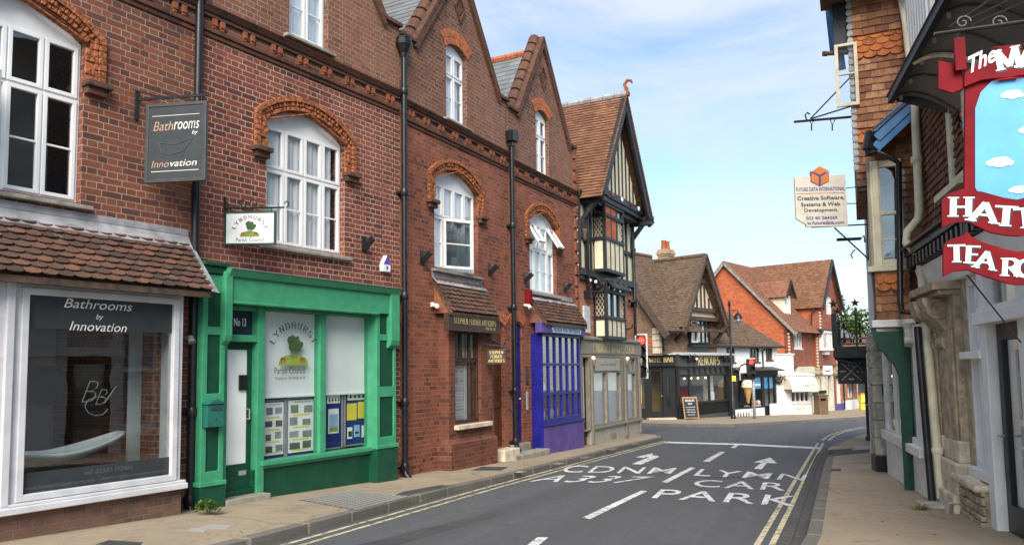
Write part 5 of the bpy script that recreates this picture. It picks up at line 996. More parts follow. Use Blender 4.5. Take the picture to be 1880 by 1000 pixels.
for x in (.3, 2.9): mb = MB(); mb.ball((x,yf-.12,2.2), .04); mb.build('lamp', M['warm'], E)
MB().box(.66,2.5,yf-.03,yf,1.86,2.2).build('name_board', M['taupelight'], E, bevel=.006); W(E, 'charcoal', 'Antiques and Collectables', .95, 2.2, 1.99, 2.06, yf-.033, .15)
MB().box(.35,EW+.0,yf,.0,-.5,.36).build('stall_riser', M['taupelight'], E); mb = MB(); mb.box(1.75,2.15,yf-.006,yf,.02,.16)
for k in range(6): mb.box(1.77+k*.063,1.8+k*.063,yf-.01,yf-.005,.035,.145)
mb.build('air_vent', M['taupe'], E)
mb = MB(); mb.prism(rect(-.14,.34,-.2,2.2), -.02, .02, [rect(-.04,.24,.6,2.0)]); o = mb.build('door', M['darkwood'], E); MB().box(-.04,.24,0,.005,.6,2.0).build('pane', M['glassdark'], o)
# ------------------------------------------------------------------ across the junction: wine bar
F = Frame((7.6, 35.7), 43); RB = thing('corner_building', F, 'brick wine bar building with brown clay roof, timber gable and black shopfront', 'building')
MB().box(-1.35,4.0,0,.3,3.02,4.6).build('wall', M['brickF'], RB)
mb = MB(); mb.prism([(0,2.95),(5.2,2.95),(5.2,4.4),(2.6,8.2),(0,4.4)], 0, .3, T=lambda p: Vector((-1.35+p.y, 5.2-p.x, p.z))); mb.build('flank_wall', M['brickF'], RB)
MB().box(4.9,5.1,.2,7,-.5,3.0).build('side_wall', M['brickF'], RB); MB().box(3.8,4.0,.3,7,2.4,4.5).build('side_wall', M['brickF'], RB); MB().box(-1.35,5.1,6.8,7,-.5,4.4).build('side_wall', M['brickF'], RB)
for z in (4.0,): MB().box(-1.36,-1.351,.2,5,3.35,3.75).build('brick_band', M['redarch'], RB)
for k in range(4): MB().box(-1.372,-1.05 if k % 2 else -1.15,-.012,.35,3.04+k*.3,3.3+k*.3).build('quoin', M['palestone'], RB)
au, az, hw, ze = 1.86, 7.75, 2.12, 4.25; yv = -.7; sl = (az-ze)/hw
rf = MB(); roof_courses(rf, (au-hw,6.9,ze), (au-hw,yv,ze), (au,yv,az), (au,6.9,az), .12, .02); roof_courses(rf, (au+hw,yv,ze), (au+hw,6.9,ze), (au,6.9,az), (au,yv,az), .12, .02)
roof_courses(rf, (-1.75,-.5,4.05), (au,-.5,4.05), (au,2.35,8.0), (-1.75,2.35,8.0), .12, .02); roof_courses(rf, (au,5.7,4.05), (-1.75,5.7,4.05), (-1.75,2.35,8.0), (au,2.35,8.0), .12, .02); rf.build('roof', M['claybrown'], RB)
rd = MB()
for i in range(12): rd.tube([(au,yv+3.1*(i+.02)/12,az+.03),(au,yv+3.1*(i+.98)/12,az+.03)], .1, 8); rd.tube([(-1.75+3.6*(i+.02)/12,2.35,8.03),(-1.75+3.6*(i+.98)/12,2.35,8.03)], .1, 8)
rd.build('ridge_tiles', M['claybrown'], RB)
mb = MB(); mb.prism([(au-1.55,4.75),(au+1.75,4.75),(au+1.75,5.0),(au,7.35),(au-1.55,5.0)], -.2, .0); mb.build('gable_wall', M['render'], RB)
bb = MB()
for s_ in (-1, 1): bb.bar((au+s_*(hw+.1),yv,ze-.3),(au,yv,az-.08), .1, .3); bb.bar((au+s_*(hw+.05),yv-.05,ze-.05),(au,yv-.05,az+.06), .12, .1)
bb.bar((-1.72,-.65,3.75),(-1.72,2.35,7.85), .1, .32); bb.build('bargeboard', M['brownoak'], RB, bevel=.01)
fr = MB()
for a, b in (((au-.55,6.55),(au+.55,6.55)), ((au-1.3,5.15),(au+1.5,5.15)), ((au-1.6,4.72),(au+2.0,4.72))): beam(fr, a, b, .2, -.3, .16)
for x in (-.85,-.5,-.1,.3,.65,1.05): beam(fr, (au+x,5.15), (au+x,min(6.5,7.2-abs(x)*1.35)), .11, -.23, .06)
beam(fr, (au-.1,6.6), (au-.1,7.2), .1, -.23, .06); beam(fr, (au+.3,4.15), (au+2.1,4.15), .14, -.45, .3); fr.build('gable_timbers', M['brownoak'], RB, bevel=.01)
for x in (.1, 3.75): mb = MB(); mb.tube([(x,0,3.6),(x,-.25,3.85),(x,-.6,4.3),(x,-.75,4.45)], [.12,.1,.1,.12], 6); mb.build('bracket', M['brownoak'], RB)
mb = MB(); mb.prism(rect(1.15,3.05,3.5,4.95), -.18, -.1, [rect(1.25,1.78,3.6,4.6), rect(1.85,2.2,3.6,4.4), rect(2.26,2.6,3.6,4.4), rect(2.66,2.98,3.6,4.4), rect(1.85,2.2,4.48,4.88), rect(2.26,2.6,4.48,4.88), rect(2.66,2.98,4.48,4.88)]); mb.box(1.1,3.1,-.25,0,3.36,3.46); o = mb.build('window', M['blackoak'], RB, bevel=.01)
MB().box(1.2,3.0,-.13,-.125,3.55,4.9).build('pane', M['glass'], o); MB().box(1.9,2.95,-.06,-.05,3.5,4.9).build('curtain', M['curtain'], o); MB().box(1.2,1.85,-.06,-.05,3.5,4.9).build('room_lining', M['dark'], o); mb = MB(); ring(mb, 1.22,1.8,3.57,4.62,.06,-.2,-.15); mb.build('casement', M['upvc'], o); MB().box(1.05,3.15,-.02,-.0,3.05,3.36).build('apron', M['charcoal'], RB)
ch = MB(); cx, cy = 3.1, 2.25
ch.box(cx-.34,cx+.34,cy-.26,cy+.26,4.6,8.3); ch.box(cx-.38,cx+.38,cy-.3,cy+.3,8.15,8.25); ch.box(cx-.42,cx+.42,cy-.34,cy+.34,8.25,8.38); ch.box(cx-.37,cx+.37,cy-.29,cy+.29,8.38,8.5); chm = ch.build('chimney', brick('brick_buff', (.4,.27,.15), (.48,.33,.2), (.25,.16,.1), (.42,.36,.28)), RB)
for s_ in (-.18,.18): mb = MB(); mb.lathe([(.12,0),(.135,.08),(.105,.38),(.13,.42),(.13,.48)], (cx+s_,cy,8.5), 12); mb.build('chimney_pot', M['redarch'], chm, smooth=40)
# black shopfront
f = MB(); f.box(-.2,5.1,-.3,.0,2.42,3.0); fa = f.build('fascia', M['charcoal'], RB, bevel=.01); W(RB, 'gold', 'RENOUFS', 1.55, 3.65, 2.5, 2.92, -.305, serif=True, wt=.2)
mb = MB(); mb.slabq((-.25,-.5,3.0),(5.15,-.5,3.0),(5.15,.05,3.12),(-.25,.05,3.12),.05); mb.build('flashing', M['shopgrey'], RB)
mb = MB(); mb.prism(rect(-.15,5.0,.1,2.42), -.2, -.1, [rect(1.0,2.75,.75,1.95), rect(2.85,4.6,.75,1.95), rect(0,.85,.75,2.3)] + [rect(1.0+.52*k,1.0+.52*k+.38,2.05,2.35) for k in range(7)]); mb.box(4.65,5.0,-.3,0,-.3,2.42); mb.box(.9,5.0,-.26,0,.66,.74); o = mb.build('shop_window', M['black'], RB, bevel=.008)
MB().box(.9,5.0,-.2,0,-.4,.66).build('stall_riser', M['charcoal'], RB); MB().box(-.15,.9,-.19,0,-.4,.7).build('stall_riser', M['black'], RB); MB().box(0,4.6,-.15,-.145,.75,1.95).build('pane', M['clear'], o); mb = MB(); mb.box(0.0,4.6,-.148,-.143,2.03,2.36); mb.build('top_lights', M['charcoal'], o)
MB().box(-.1,4.9,3.2,3.25,-.2,2.5).build('back_wall', M['room'], RB); MB().box(-.1,4.9,-.1,3.2,-.1,.2).build('shop_floor', M['brownoak'], RB)
MB().box(3.6,4.6,.6,.65,.2,2.4).build('screen', M['palestone'], RB)
for x in (.5,3.95):
    for s_ in (0,.45): 
        mb = MB(); mb.tube([(x+s_,-.3,2.65),(x+s_,-.42,2.6),(x+s_,-.45,2.7)], .02, 6); mb.lathe([(.04,-.1),(.1,.0),(.12,.16),(.05,.26),(.02,.32)], (x+s_,-.47,2.7), 8); mb.build('wall_lantern', M['iron'], RB); MB().ball((x+s_+.0,-.56,2.78), .05).build('lamp_glow', M['warm'], RB) if s_ else None
for x in (1.25,1.9,2.55,3.3): MB().ball((x,.3,1.85), .05).build('pendant_lamp', M['warm'], RB)
for k, x in enumerate((1.65,2.25)):
    q = F.P(x, .45, .2); fr_ = Frame((q.x, q.y), 43 + (25, -10)[k], q.z); t = thing('chair', fr_, ('red chair nearest the chalkboard seen through the black shop window', 'red chair in the middle of the black shop window')[k], 'chair', 'red chairs in the wine bar')
    mb = MB(); mb.box(-.22,.22,-.22,.22,.42,.5); mb.build('seat', M['red'], t, bevel=.02); mb = MB(); mb.prism([(-.22,.5),(.22,.5),(.25,1.15),(.15,1.22),(-.15,1.22),(-.25,1.15)], .18, .26); mb.build('backrest', M['red'], t, bevel=.02)
    for a in (-.19,.19):
        for b in (-.19,.19): mb = MB(); mb.bar((a,b,0),(a,b,.42), .04); mb.build('leg', M['red'], t)
mb = MB(); mb.box(3.1,3.55,-.02,0,.76,1.15); mb.build('window_card', M['white'], RB)
# splayed corner entrance
cA, cB = at(1174,700,35.4), F.P(-.12,-.02); dv = Vector((cB.x-cA.x, cB.y-cA.y)); WBF = Frame((cA.x,cA.y), math.degrees(math.atan2(dv.x,dv.y))); lw = dv.length
def toRB(mb): mb.v = [tuple(F.loc(WBF.P(p[0],p[1],p[2]))) for p in mb.v]; return mb
mb = MB(); mb.box(-.1,lw,-.15,.1,2.42,3.0); toRB(mb).build('fascia', M['black'], RB, bevel=.01)
mb = MB(); serif_word(mb, 'WINE BAR', .44, lw-.12, 2.62, 2.82, -.155, .2); toRB(mb).build('lettering', M['gold'], RB)
dx0, dx1 = WBF.u(1193,700), WBF.u(1217,700)
mb = MB(); mb.prism(rect(-.1,lw,.0,2.42), 0, .08, [rect(-.02,.25,.5,2.0), rect(dx0,dx1,.1,2.3), rect(dx1+.18,dx1+.32,.5,2.0)]); toRB(mb).build('shop_frame', M['black'], RB)
mb = MB(); mb.prism(rect(dx0,dx1,.05,2.3), .05, .1, [rect(dx0+.1,dx1-.1,.35,1.5), rect(dx0+.1,dx1-.1,1.6,2.2)]); d_ = toRB(mb).build('door', M['black'], RB); mb = MB(); mb.box(dx0+.05,dx1-.05,.07,.075,.3,2.25); toRB(mb).build('pane', M['clear'], d_); mb = MB(); mb.ball((dx1-.08,0,1.05), .03); toRB(mb).build('knob', M['gold'], d_)
mb = MB(); mb.box(-.02,.3,.05,.055,.5,2.0); mb.box(dx1+.15,dx1+.35,.05,.055,.5,2.0); toRB(mb).build('pane', M['glass'], RB)
mb = MB(); mb.box(-.1,lw-.1,1.6,1.65,.0,2.4); toRB(mb).build('back_wall', paint('amber_room', (.28,.17,.07), .8), RB); mb = MB(); mb.slabq((-.15,-.3,3.0),(lw,-.3,3.0),(lw,.4,3.1),(-.15,.4,3.1),.05); toRB(mb).build('flashing', M['shopgrey'], RB); mb = MB(); mb.box(dx0-.2,dx1+.5,-.35,.1,-.3,.06); toRB(mb).build('doorstep', M['palestone'], RB)
mb = MB(); mb.box(-.25,.05,-.12,-.08,.75,1.6); toRB(mb); o = mb.build('menu_panel', M['yellow'], RB)
mb = MB(); mb.tube([(-1.15,-.1,4.1),(-1.2,-.1,3.9),(-1.15,-.1,3.1)], .05, 8); mb.tube([(-1.5,-.55,4.0),(.1,-.55,4.0)], .06, 8); mb.build('gutter', M['iron'], RB)
# chalkboard on the pavement
q = gp(1266,769,PAV); af = Frame((q.x,q.y), 82); t = thing('pavement_sign', af, 'black chalkboard sandwich board with light wooden frame outside the wine bar', 'sandwich board')
for s_, nm in ((-1,'front_panel'), (1,'back_panel')):
    def TT(p, s_=s_): return Vector((p.x, s_*(.3-.25*p.z/1.05)+p.y*1.0, p.z*.98))
    mb = MB(); mb.prism(rect(-.3,.3,.08,.98), -.012, .012, T=TT); b_ = mb.build(nm, M['black'], t); mb = MB(); mb.prism([(-.36,0),(-.3,0),(-.3,.06),(.3,.06),(.3,0),(.36,0),(.36,1.05),(-.36,1.05)], -.022, .022, [rect(-.3,.3,.1,.98)], T=TT); mb.build('frame', M['wood'], b_)
    if s_ < 0:
        for tx, a, z, h in (('RENOUFS',.22,.83,.1), ('BAR',.1,.7,.07), ('lunch served daily',.22,.55,.05), ('wines and ales',.2,.44,.05), ('coffee and cakes',.21,.33,.05), ('open till late',.17,.2,.05)): mb = MB(); word(mb, tx, -a, a, z, z+h, -.015, M=lambda p: TT(p)); mb.build('chalk_lettering', M['white'], b_)

# ------------------------------------------------------------------ white cottage with ice cream shop
G = Frame((11.4, 39.5), 54); GB = thing('cottage', G, 'white rendered cottage with hipped brown roof above a black ice cream shop', 'cottage')
MB().prism(rect(-1.6,3.75,2.4,3.62), 0, .25, [rect(-.55,.15,2.75,3.5), rect(1.35,2.2,2.75,3.5), rect(2.75,3.35,2.85,3.5)]).build('wall', M['limewash'], GB); MB().box(-1.6,-1.35,.25,6,-.4,3.6).build('side_wall', M['limewash'], GB); MB().box(3.5,3.75,.25,6,-.4,3.6).build('side_wall', M['limewash'], GB)
for a, b, z in ((-.55,.15,2.75),(1.35,2.2,2.75),(2.75,3.35,2.85)):
    mb = MB(); n = 3; cw = (b-a-.06)/n; mb.prism(rect(a,b,z,3.5), .06, .12, [rect(a+.06+cw*k,a+cw*(k+1),z+.06,3.44) for k in range(n)]); o = mb.build('window', M['brownoak'], GB); MB().box(a+.03,b-.03,.09,.095,z+.03,3.47).build('pane', M['glassdark'], o); MB().box(a,b,.3,.32,z,3.5).build('room_lining', M['dark'], o); MB().box(a-.05,b+.05,-.05,.1,z-.06,z).build('sill', M['brownoak'], o)
rf = MB(); roof_courses(rf, (-4,-.3,3.55), (4.0,-.3,3.55), (1.0,3.3,6.7), (-4,3.3,6.7), .13, .02); roof_courses(rf, (4.0,-.3,3.55), (4.0,7,3.55), (1.0,3.4,6.7), (1.0,3.3,6.7), .13, .02); rf.build('roof', M['claybrown'], GB)
MB().box(-4,4.0,-.33,-.25,3.48,3.58).build('gutter', M['blackoak'], GB); mb = MB(); mb.tube([(2.45,-.25,3.5),(2.4,-.06,3.35),(2.4,-.06,2.3)], .04, 8); mb.build('drainpipe', M['blackoak'], GB)
MB().prism(rect(3.55,5.15,1.9,3.12), -.05, 1.5).build('parapet', M['limewash'], GB); MB().box(3.5,5.2,-.1,1.5,3.12,3.2).build('parapet_cap', M['oldwhite'], GB)
mb = MB(); mb.prism(rect(-.4,3.1,-.3,2.05), -.3, -.2, [rect(-.1,.95,.45,1.95), rect(1.0,1.9,.45,1.95), rect(2.1,2.5,.45,1.95), rect(2.55,2.95,.45,1.95)]); mb.box(-.45,3.2,-.4,0,2.05,2.32); mb.slabq((-.5,-.75,2.32),(3.3,-.75,2.32),(3.3,0,2.5),(-.5,0,2.5),.06); o = mb.build('shop_window', M['black'], GB, bevel=.01); MB().box(-.2,3.0,-.25,-.245,.45,1.95).build('pane', M['clear'], o)
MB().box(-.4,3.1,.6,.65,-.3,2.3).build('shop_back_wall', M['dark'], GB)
for a, b in ((1.02,1.88),(2.12,2.48),(2.57,2.93)): MB().box(a,b,-.23,-.22,1.35,1.95).build('poster', M['skyblue'], GB); 
MB().box(1.05,1.85,-.235,-.23,1.5,1.62).build('poster_cloud', M['white'], GB)
for x, c in ((1.1,'red'),(1.35,'icecream'),(1.6,'orange'),(1.78,'upvc')): MB().ball((x,-.1,.62), .13).build('sundae_cutout', M[c], GB, smooth=True)
MB().box(1.0,1.9,-.2,.2,.42,.5).build('counter', M['upvc'], GB)
MB().box(-.4,.9,-.32,-.2,-.3,.35).build('stall_riser', M['limewash'], GB); MB().box(.95,2.0,-.325,-.2,-.3,.36).build('stall_riser', M['limewash'], GB)
mb = MB(); mb.prism(rect(2.3,3.1,-.25,.55), -.5, -.42); tag(mb.build('menu_board', M['limewash']), 'plain white board leaning below the ice cream shop posters', 'board'); 
o = bpy.data.objects['menu_board']; o.location = G.o; o.rotation_euler = (0,0,G.rot)
for k in range(5): MB().prism([(-.25+k*.22,.0),(-.15+k*.22,.0),(-.17+k*.22,.18),(-.23+k*.22,.18)], -.326, -.321).build('cone_motif', M['black'], GB)
W(GB, 'white', 'ICES', .0, .6, 2.1, 2.26, -.405)
mb = MB(); mb.lathe([(.02,0),(.06,.06),(.24,.85),(.26,.9)], (.35,-.55,.62), 14); t = bpy.data.objects.new('ice_cream_model', None); COL.objects.link(t); t.location = G.o; t.rotation_euler = (0,0,G.rot); tag(t, 'giant ice cream cone display model hanging outside the black shop', 'display model'); mb.build('cone', M['waffle'], t, smooth=True)
mb = MB(); mb.ball((.35,-.55,1.62), .3, .3, .25, 12, 8); mb.ball((.35,-.55,1.5), .33, .33, .14, 12, 6); mb.build('ice_cream', M['icecream'], t, smooth=True); MB().bar((.35,-.55,1.75),(.35,-.3,1.9),.05).build('hook', M['iron'], t)
# flower basket by the shop
q = G.P(3.3,-.35,1.7); t = bpy.data.objects.new('hanging_basket', None); COL.objects.link(t); t.location = q; tag(t, 'hanging basket of red and green plants between the two shopfronts', 'flower basket'); mb = MB(); mb.ball((0,0,0), .2, .2, .16); mb.build('basket', M['brownoak'], t); mb = MB()
for k in range(90): a = Vector((random.gauss(0,.16), random.gauss(0,.16), random.gauss(.12,.12))); d = Vector((random.random()-.5, random.random()-.5, random.random()-.5)).normalized()*.05; e = d.cross(Vector((.3,.5,.8))).normalized()*.04; mb.add([a-d,a+e,a+d,a-e], [(0,1,2,3)])
mb.build('foliage', M['leaf'], t); mb = MB()
for k in range(14): mb.ball((random.gauss(0,.16), random.gauss(-.05,.14), random.gauss(.14,.1)), .035, n=6, m=4)
mb.build('flowers', M['red'], t)

# ------------------------------------------------------------------ red tile-hung building
H = Frame((15.6, 43), 40); HB = thing('tile_hung_building', H, 'tall red tile hung building with orange clay roofs, dormer and jettied street gable', 'building')
ze, za, hd = 4.75, 8.95, 3.66
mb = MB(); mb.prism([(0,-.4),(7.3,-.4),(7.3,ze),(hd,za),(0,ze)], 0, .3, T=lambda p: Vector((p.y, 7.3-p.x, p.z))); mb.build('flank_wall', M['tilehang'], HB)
MB().prism(rect(0,3.95,2.6,ze), 0, .3, [rect(.75,2.0,3.65,4.6)]).build('front_wall', M['tilehang_shaded'], HB)
mb = MB(); x0, x1 = 3.9, 7.4; xa = 5.75; mb.prism([(x0,2.6),(x1,2.6),(x1,4.8),(x0,4.8)], -.25, .1, [rect(4.3,5.6,3.65,4.72)]); mb.build('front_wall', M['tilehang_shaded'], HB); mb = MB(); mb.prism([(x0,4.8),(x1,4.8),(x1,6.2),(xa,9.1),(x0,6.2)], -.5, -.1, [rect(5.1,6.1,5.85,6.9)]); mb.build('gable_wall', M['tilehang_shaded'], HB)
MB().box(x0,x0+.2,-.1,7,2.6,6.2).build('wing_wall', M['tilehang'], HB); MB().box(x1-.2,x1,-.1,7,2.6,6.2).build('wing_wall', M['tilehang_shaded'], HB)
mb = MB(); mb.box(x0-.1,x1+.1,-.55,0,4.66,4.82)
for k in range(9): mb.box(x0+.05+k*.41,x0+.2+k*.41,-.52,-.2,4.5,4.68)
mb.build('jetty_beam', M['blackoak'], HB); MB().box(-.05,3.95,-.1,.1,ze-.12,ze).build('eaves_board', M['brownoak'], HB)
rf = MB(); roof_courses(rf, (-.25,-.5,ze-.2), (x0,-.5,ze-.2), (x0+1.5,hd,za), (-.25,hd,za), .14, .02); roof_courses(rf, (x1,7.6,ze-.2), (-.25,7.6,ze-.2), (-.25,hd,za), (x1,hd,za), .14, .02); rf.build('roof', M['claymid'], HB)
rf = MB(); roof_courses(rf, (x0-.25,6.5,6.1), (x0-.25,-.75,6.1), (xa,-.75,9.2), (xa,6.5,9.2), .14, .02); roof_courses(rf, (x1+.25,-.75,6.1), (x1+.25,6.5,6.1), (xa,6.5,9.2), (xa,-.75,9.2), .14, .02); rf.build('wing_roof', M['clayorange'], HB)
bb = MB(); bb.bar((-.2,-.5,ze-.35),(-.2,hd,za-.12), .08, .2); bb.bar((-.2,hd,za-.12),(-.2,7.6,ze-.35), .08, .2); bb.build('verge_board', M['sill'], HB); bb = MB(); bb.bar((x0-.25,-.78,6.0),(xa,-.78,9.12), .08, .22); bb.bar((xa,-.78,9.12),(x1+.25,-.78,6.0), .08, .22); bb.build('bargeboard', M['blackoak'], HB)
def far_window(parent, a, b, z0, z1, y, n=3, mat='oldwhite'):
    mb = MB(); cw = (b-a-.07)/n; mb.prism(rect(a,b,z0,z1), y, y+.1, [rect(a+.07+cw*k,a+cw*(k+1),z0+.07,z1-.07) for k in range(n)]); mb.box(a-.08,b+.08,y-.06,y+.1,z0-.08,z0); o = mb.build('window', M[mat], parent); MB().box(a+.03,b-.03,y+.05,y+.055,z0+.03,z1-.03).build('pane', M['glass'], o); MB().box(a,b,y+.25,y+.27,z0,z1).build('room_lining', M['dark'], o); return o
far_window(HB,.75,2.0,3.65,4.6,.02); far_window(HB,5.1,6.1,5.85,6.9,-.45)
mb = MB(); mb.box(4.25,5.65,-.62,-.25,3.55,3.7); mb.box(4.25,5.65,-.62,-.25,4.6,4.72); mb.box(4.6,5.3,-.5,-.25,3.3,3.55)
for x in (4.25,4.7,5.13,5.55): mb.box(x,x+.1,-.6,-.5,3.7,4.6)
mb.box(4.25,4.35,-.6,-.25,3.7,4.6); o = mb.build('oriel_window', M['oldwhite'], HB); MB().box(4.3,5.6,-.55,-.545,3.7,4.6).build('pane', M['glass'], o); MB().box(4.3,5.6,-.2,-.19,3.6,4.7).build('room_lining', M['dark'], o)
for x, z0_, z1_, y in ((0,2.6,ze,0),(x0,2.6,4.5,-.25),(x0,4.85,6.1,-.5)):
    n = int((z1_-z0_)/.18); mb = MB()
    for k in range(n): mb.box(x-.03,x+.06,y-.03,y+.07,z0_+k*.18,z0_+k*.18+.11)
    mb.build('corner_tiles', M['lead'] if 0 else M['palestone'], HB)
# dormer
mb = MB(); dx0, dx1, dy, dz0, dz1 = .95, 2.0, .55, 5.55, 6.75; mb.box(dx0,dx1,dy+.1,3,dz0-.3,dz1); mb.prism([(dx0,dz1),(dx1,dz1),((dx0+dx1)/2,7.5)], dy+.1, 2); dm = mb.build('dormer', M['cream'], HB); far_window(dm, dx0+.05, dx1-.05, dz0, dz1, dy, 3); rf = MB(); xm = (dx0+dx1)/2; roof_courses(rf, (dx0-.2,3.2,dz1-.12),(dx0-.2,dy-.25,dz1-.12),(xm,dy-.25,7.65),(xm,3.2,7.65),.14,.02); roof_courses(rf, (dx1+.2,dy-.25,dz1-.12),(dx1+.2,3.2,dz1-.12),(xm,3.2,7.65),(xm,dy-.25,7.65),.14,.02); rf.build('dormer_roof', M['claymid'], dm); bb = MB(); bb.bar((dx0-.2,dy-.26,dz1-.15),(xm,dy-.26,7.6),.06,.16); bb.bar((xm,dy-.26,7.6),(dx1+.2,dy-.26,dz1-.15),.06,.16); bb.build('dormer_verge', M['blackoak'], dm)
mb = MB(); mb.tube([(x0-.02,-.3,6.05),(x0-.3,-.1,5.85),(x0-.3,-.05,4.8)], .05, 8); mb.build('drainpipe', M['blackoak'], HB)
mb = MB(); mb.prism(rect(1.2,7.4,-.5,2.62), 0, .3, [rect(2.6,3.2,.9,2.2), rect(3.5,4.1,.9,2.2), rect(4.5,5.6,.95,2.3), rect(6.3,7.0,.1,2.0)]); mb.build('ground_floor', paint('cream_stone', (.6,.55,.44), .85, .15, (.46,.4,.3), 3, .4), HB)
for a, b, z in ((2.6,3.2,.9),(3.5,4.1,.9),(4.5,5.6,.95)): far_window(HB, a, b, z, z+1.3, .1, 2, 'cream'); mb = MB(); mb.box(a,b,-.12,-.0,z,z+.18); mb.build('window_box', M['leafdk'], HB)
MB().box(6.3,7.0,.2,.25,.1,2.0).build('door', M['brownoak'], HB)
for k in range(5): x = 3.95+k*.8; MB().prism([(x,2.6),(x+.1,2.6),(x+.1,2.0),(x,2.15)][::-1], -.3, .0).build('jetty_bracket', M['limestone'], HB)
MB().box(4.2,4.24,-.03,-.005,1.3,1.7).build('notice', M['yellow'], HB)
# cream shop with awning
cq = G.P(3.55,-.35); CS = Frame((cq.x,cq.y), 66); t = thing('shopfront', CS, 'cream shopfront under a scalloped cream awning beside the red tile hung building', 'shop'); sw_w = 2.15
mb = MB(); mb.prism(rect(-.35,sw_w,-.4,2.15), 0, .1, [rect(.6,1.95,.62,1.75)]); mb.box(-.35,-.25,.1,2,-.4,2.15); mb.box(sw_w-.1,sw_w,.1,2,-.4,2.15); mb.slabq((-.4,-.15,2.15),(sw_w+.1,-.15,2.15),(sw_w+.1,2,2.3),(-.4,2,2.3),.1); mb.build('wall', M['oldwhite'], t)
far_window(t,.6,1.95,.62,1.75,.02,4,'oldwhite'); W(t, 'olive', 'BAKERY', .95, 1.6, .2, .33, -.006, serif=True)
aw = MB(); n = 10; A0, A1 = .1, 2.0; prof = [(0-.62*math.sin(R(90*k/n)), 1.35+.68*math.cos(R(90*k/n))) for k in range(n+1)]
vs_ = [(x, y, z) for x in (A0, A1) for y, z in prof]; aw.add(vs_, [(k, k+n+1, k+n+2, k+1) for k in range(n)]); 
for x in (A0, A1): aw.add([(x,0,2.03)]+[(x,y,z) for y, z in prof]+[(x,0,1.35)], [tuple(range(n+3))])
for k in range(12): a, b = A0+(A1-A0)*k/12, A0+(A1-A0)*(k+1)/12; aw.add([(a,-.62,1.35),(b,-.62,1.35),(b,-.62,1.24),((a+b)/2,-.62,1.2),(a,-.62,1.24)], [(0,4,3,2,1)])
a_ = aw.build('awning', M['ivory'], t, smooth=40); W(t, 'sill', 'BAKERY', .9, 1.7, 1.5, 1.62, -.635, serif=True)
# litter bin, then far houses
q = gp(1508,760,PAV); bf = Frame((q.x,q.y), 75); t = thing('litter_bin', bf, 'square brown litter bin on the far pavement by the cream stone wall', 'litter bin'); mb = MB(); mb.prism(rect(-.28,.28,0,.98), -.25, .25, [rect(-.18,.18,.72,.86)]); mb.build('body', M['binbrown'], t, bevel=.02); MB().box(-.31,.31,-.28,.28,.985,1.06).build('lid', M['binbrown'], t, bevel=.02); MB().box(-.17,.17,-.1,.1,.73,.85).build('liner', M['dark'], t)
IF = Frame((20.4,48.7), 42); I = thing('brick_house', IF, 'orange brick house with grey slate roof and green awning down the street', 'house')
mb = MB(); mb.prism(rect(0,4.2,-.5,4.7), 0, .3, [rect(.5,1.2,2.9,4.2), rect(2.3,3.1,2.9,4.2), rect(.4,1.3,0,2.0), rect(2.4,3.5,.7,1.9)]); mb.build('wall', M['brickE'], I); MB().prism([(0,0)],0,0) if 0 else None
mb = MB(); mb.prism([(0,-.5),(6,-.5),(6,4.7),(3,6.6),(0,4.7)], 0, .25, T=lambda p: Vector((p.y, 6-p.x, p.z))); mb.build('side_wall', M['brickE'], I); rf = MB(); roof_courses(rf, (-.2,-.3,4.6),(4.4,-.3,4.6),(4.4,3,6.75),(-.2,3,6.75),.2,.01); roof_courses(rf, (4.4,6.3,4.6),(-.2,6.3,4.6),(-.2,3,6.75),(4.4,3,6.75),.2,.01); rf.build('roof', M['slate'], I)
far_window(I,.5,1.2,2.9,4.2,.1,1); far_window(I,2.3,3.1,2.9,4.2,.1,1); far_window(I,2.4,3.5,.7,1.9,.1,2); mb = MB(); mb.box(.4,1.3,.1,.15,0,2.0); mb.build('shutter', M['oldwhite'], I); MB().box(.3,1.5,-.15,0,2.05,2.4).build('fascia', M['signgrey'], I); MB().box(0,4.2,-.05,0,2.55,2.7).build('string_course', M['palestone'], I); MB().box(1.5,4.2,-.04,0,-.5,.55).build('base', M['limewash'], I); MB().box(0,1.45,-.04,0,-.5,.4).build('base', M['purple'], I)
aw = MB(); n = 8; prof = [(-.9*math.sin(R(90*k/n)), 1.75+.8*math.cos(R(90*k/n))) for k in range(n+1)]; aw.add([(x,y,z) for x in (2.1,3.7) for y, z in prof], [(k,k+n+1,k+n+2,k+1) for k in range(n)])
for x in (2.1,3.7): aw.add([(x,0,2.55)]+[(x,y,z) for y, z in prof]+[(x,0,1.75)], [tuple(range(n+3))])
aw.build('awning', paint('green_canvas', (.3,.42,.16), .8), I, smooth=40); mb = MB(); mb.tube([(1.5,-.08,4.6),(1.5,-.08,0)], .05, 6); mb.build('drainpipe', M['blackoak'], I)
mb = MB(); mb.box(1.8,2.7,2.6,3.4,6.2,8.0); mb.box(1.7,2.8,2.5,3.5,7.8,8.1); mb.build('chimney', M['brickE'], I)
sg = at(1519.5,679,40.5); sf = Frame((sg.x,sg.y), 82, sg.z); t = thing('hanging_sign', sf, 'white square sign with a black leaping animal on the red tile hung building', 'sign'); MB().box(-.25,.25,-.02,.02,-.23,.23).build('board', M['white'], t); mb = MB(); mb.prism([(-.17,-.07),(-.1,-.01),(.02,-.02),(.1,.02),(.16,.09),(.19,.05),(.14,.0),(.1,-.05),(.17,-.1),(.06,-.07),(-.06,-.07),(-.13,-.12)], -.026, -.021); mb.build('emblem', M['black'], t); mb = MB(); mb.bar((.2,.0,.27),(.9,.4,.3),.03); mb.bar((0,0,.23),(.2,0,.27),.02); mb.build('bracket', M['iron'], t)
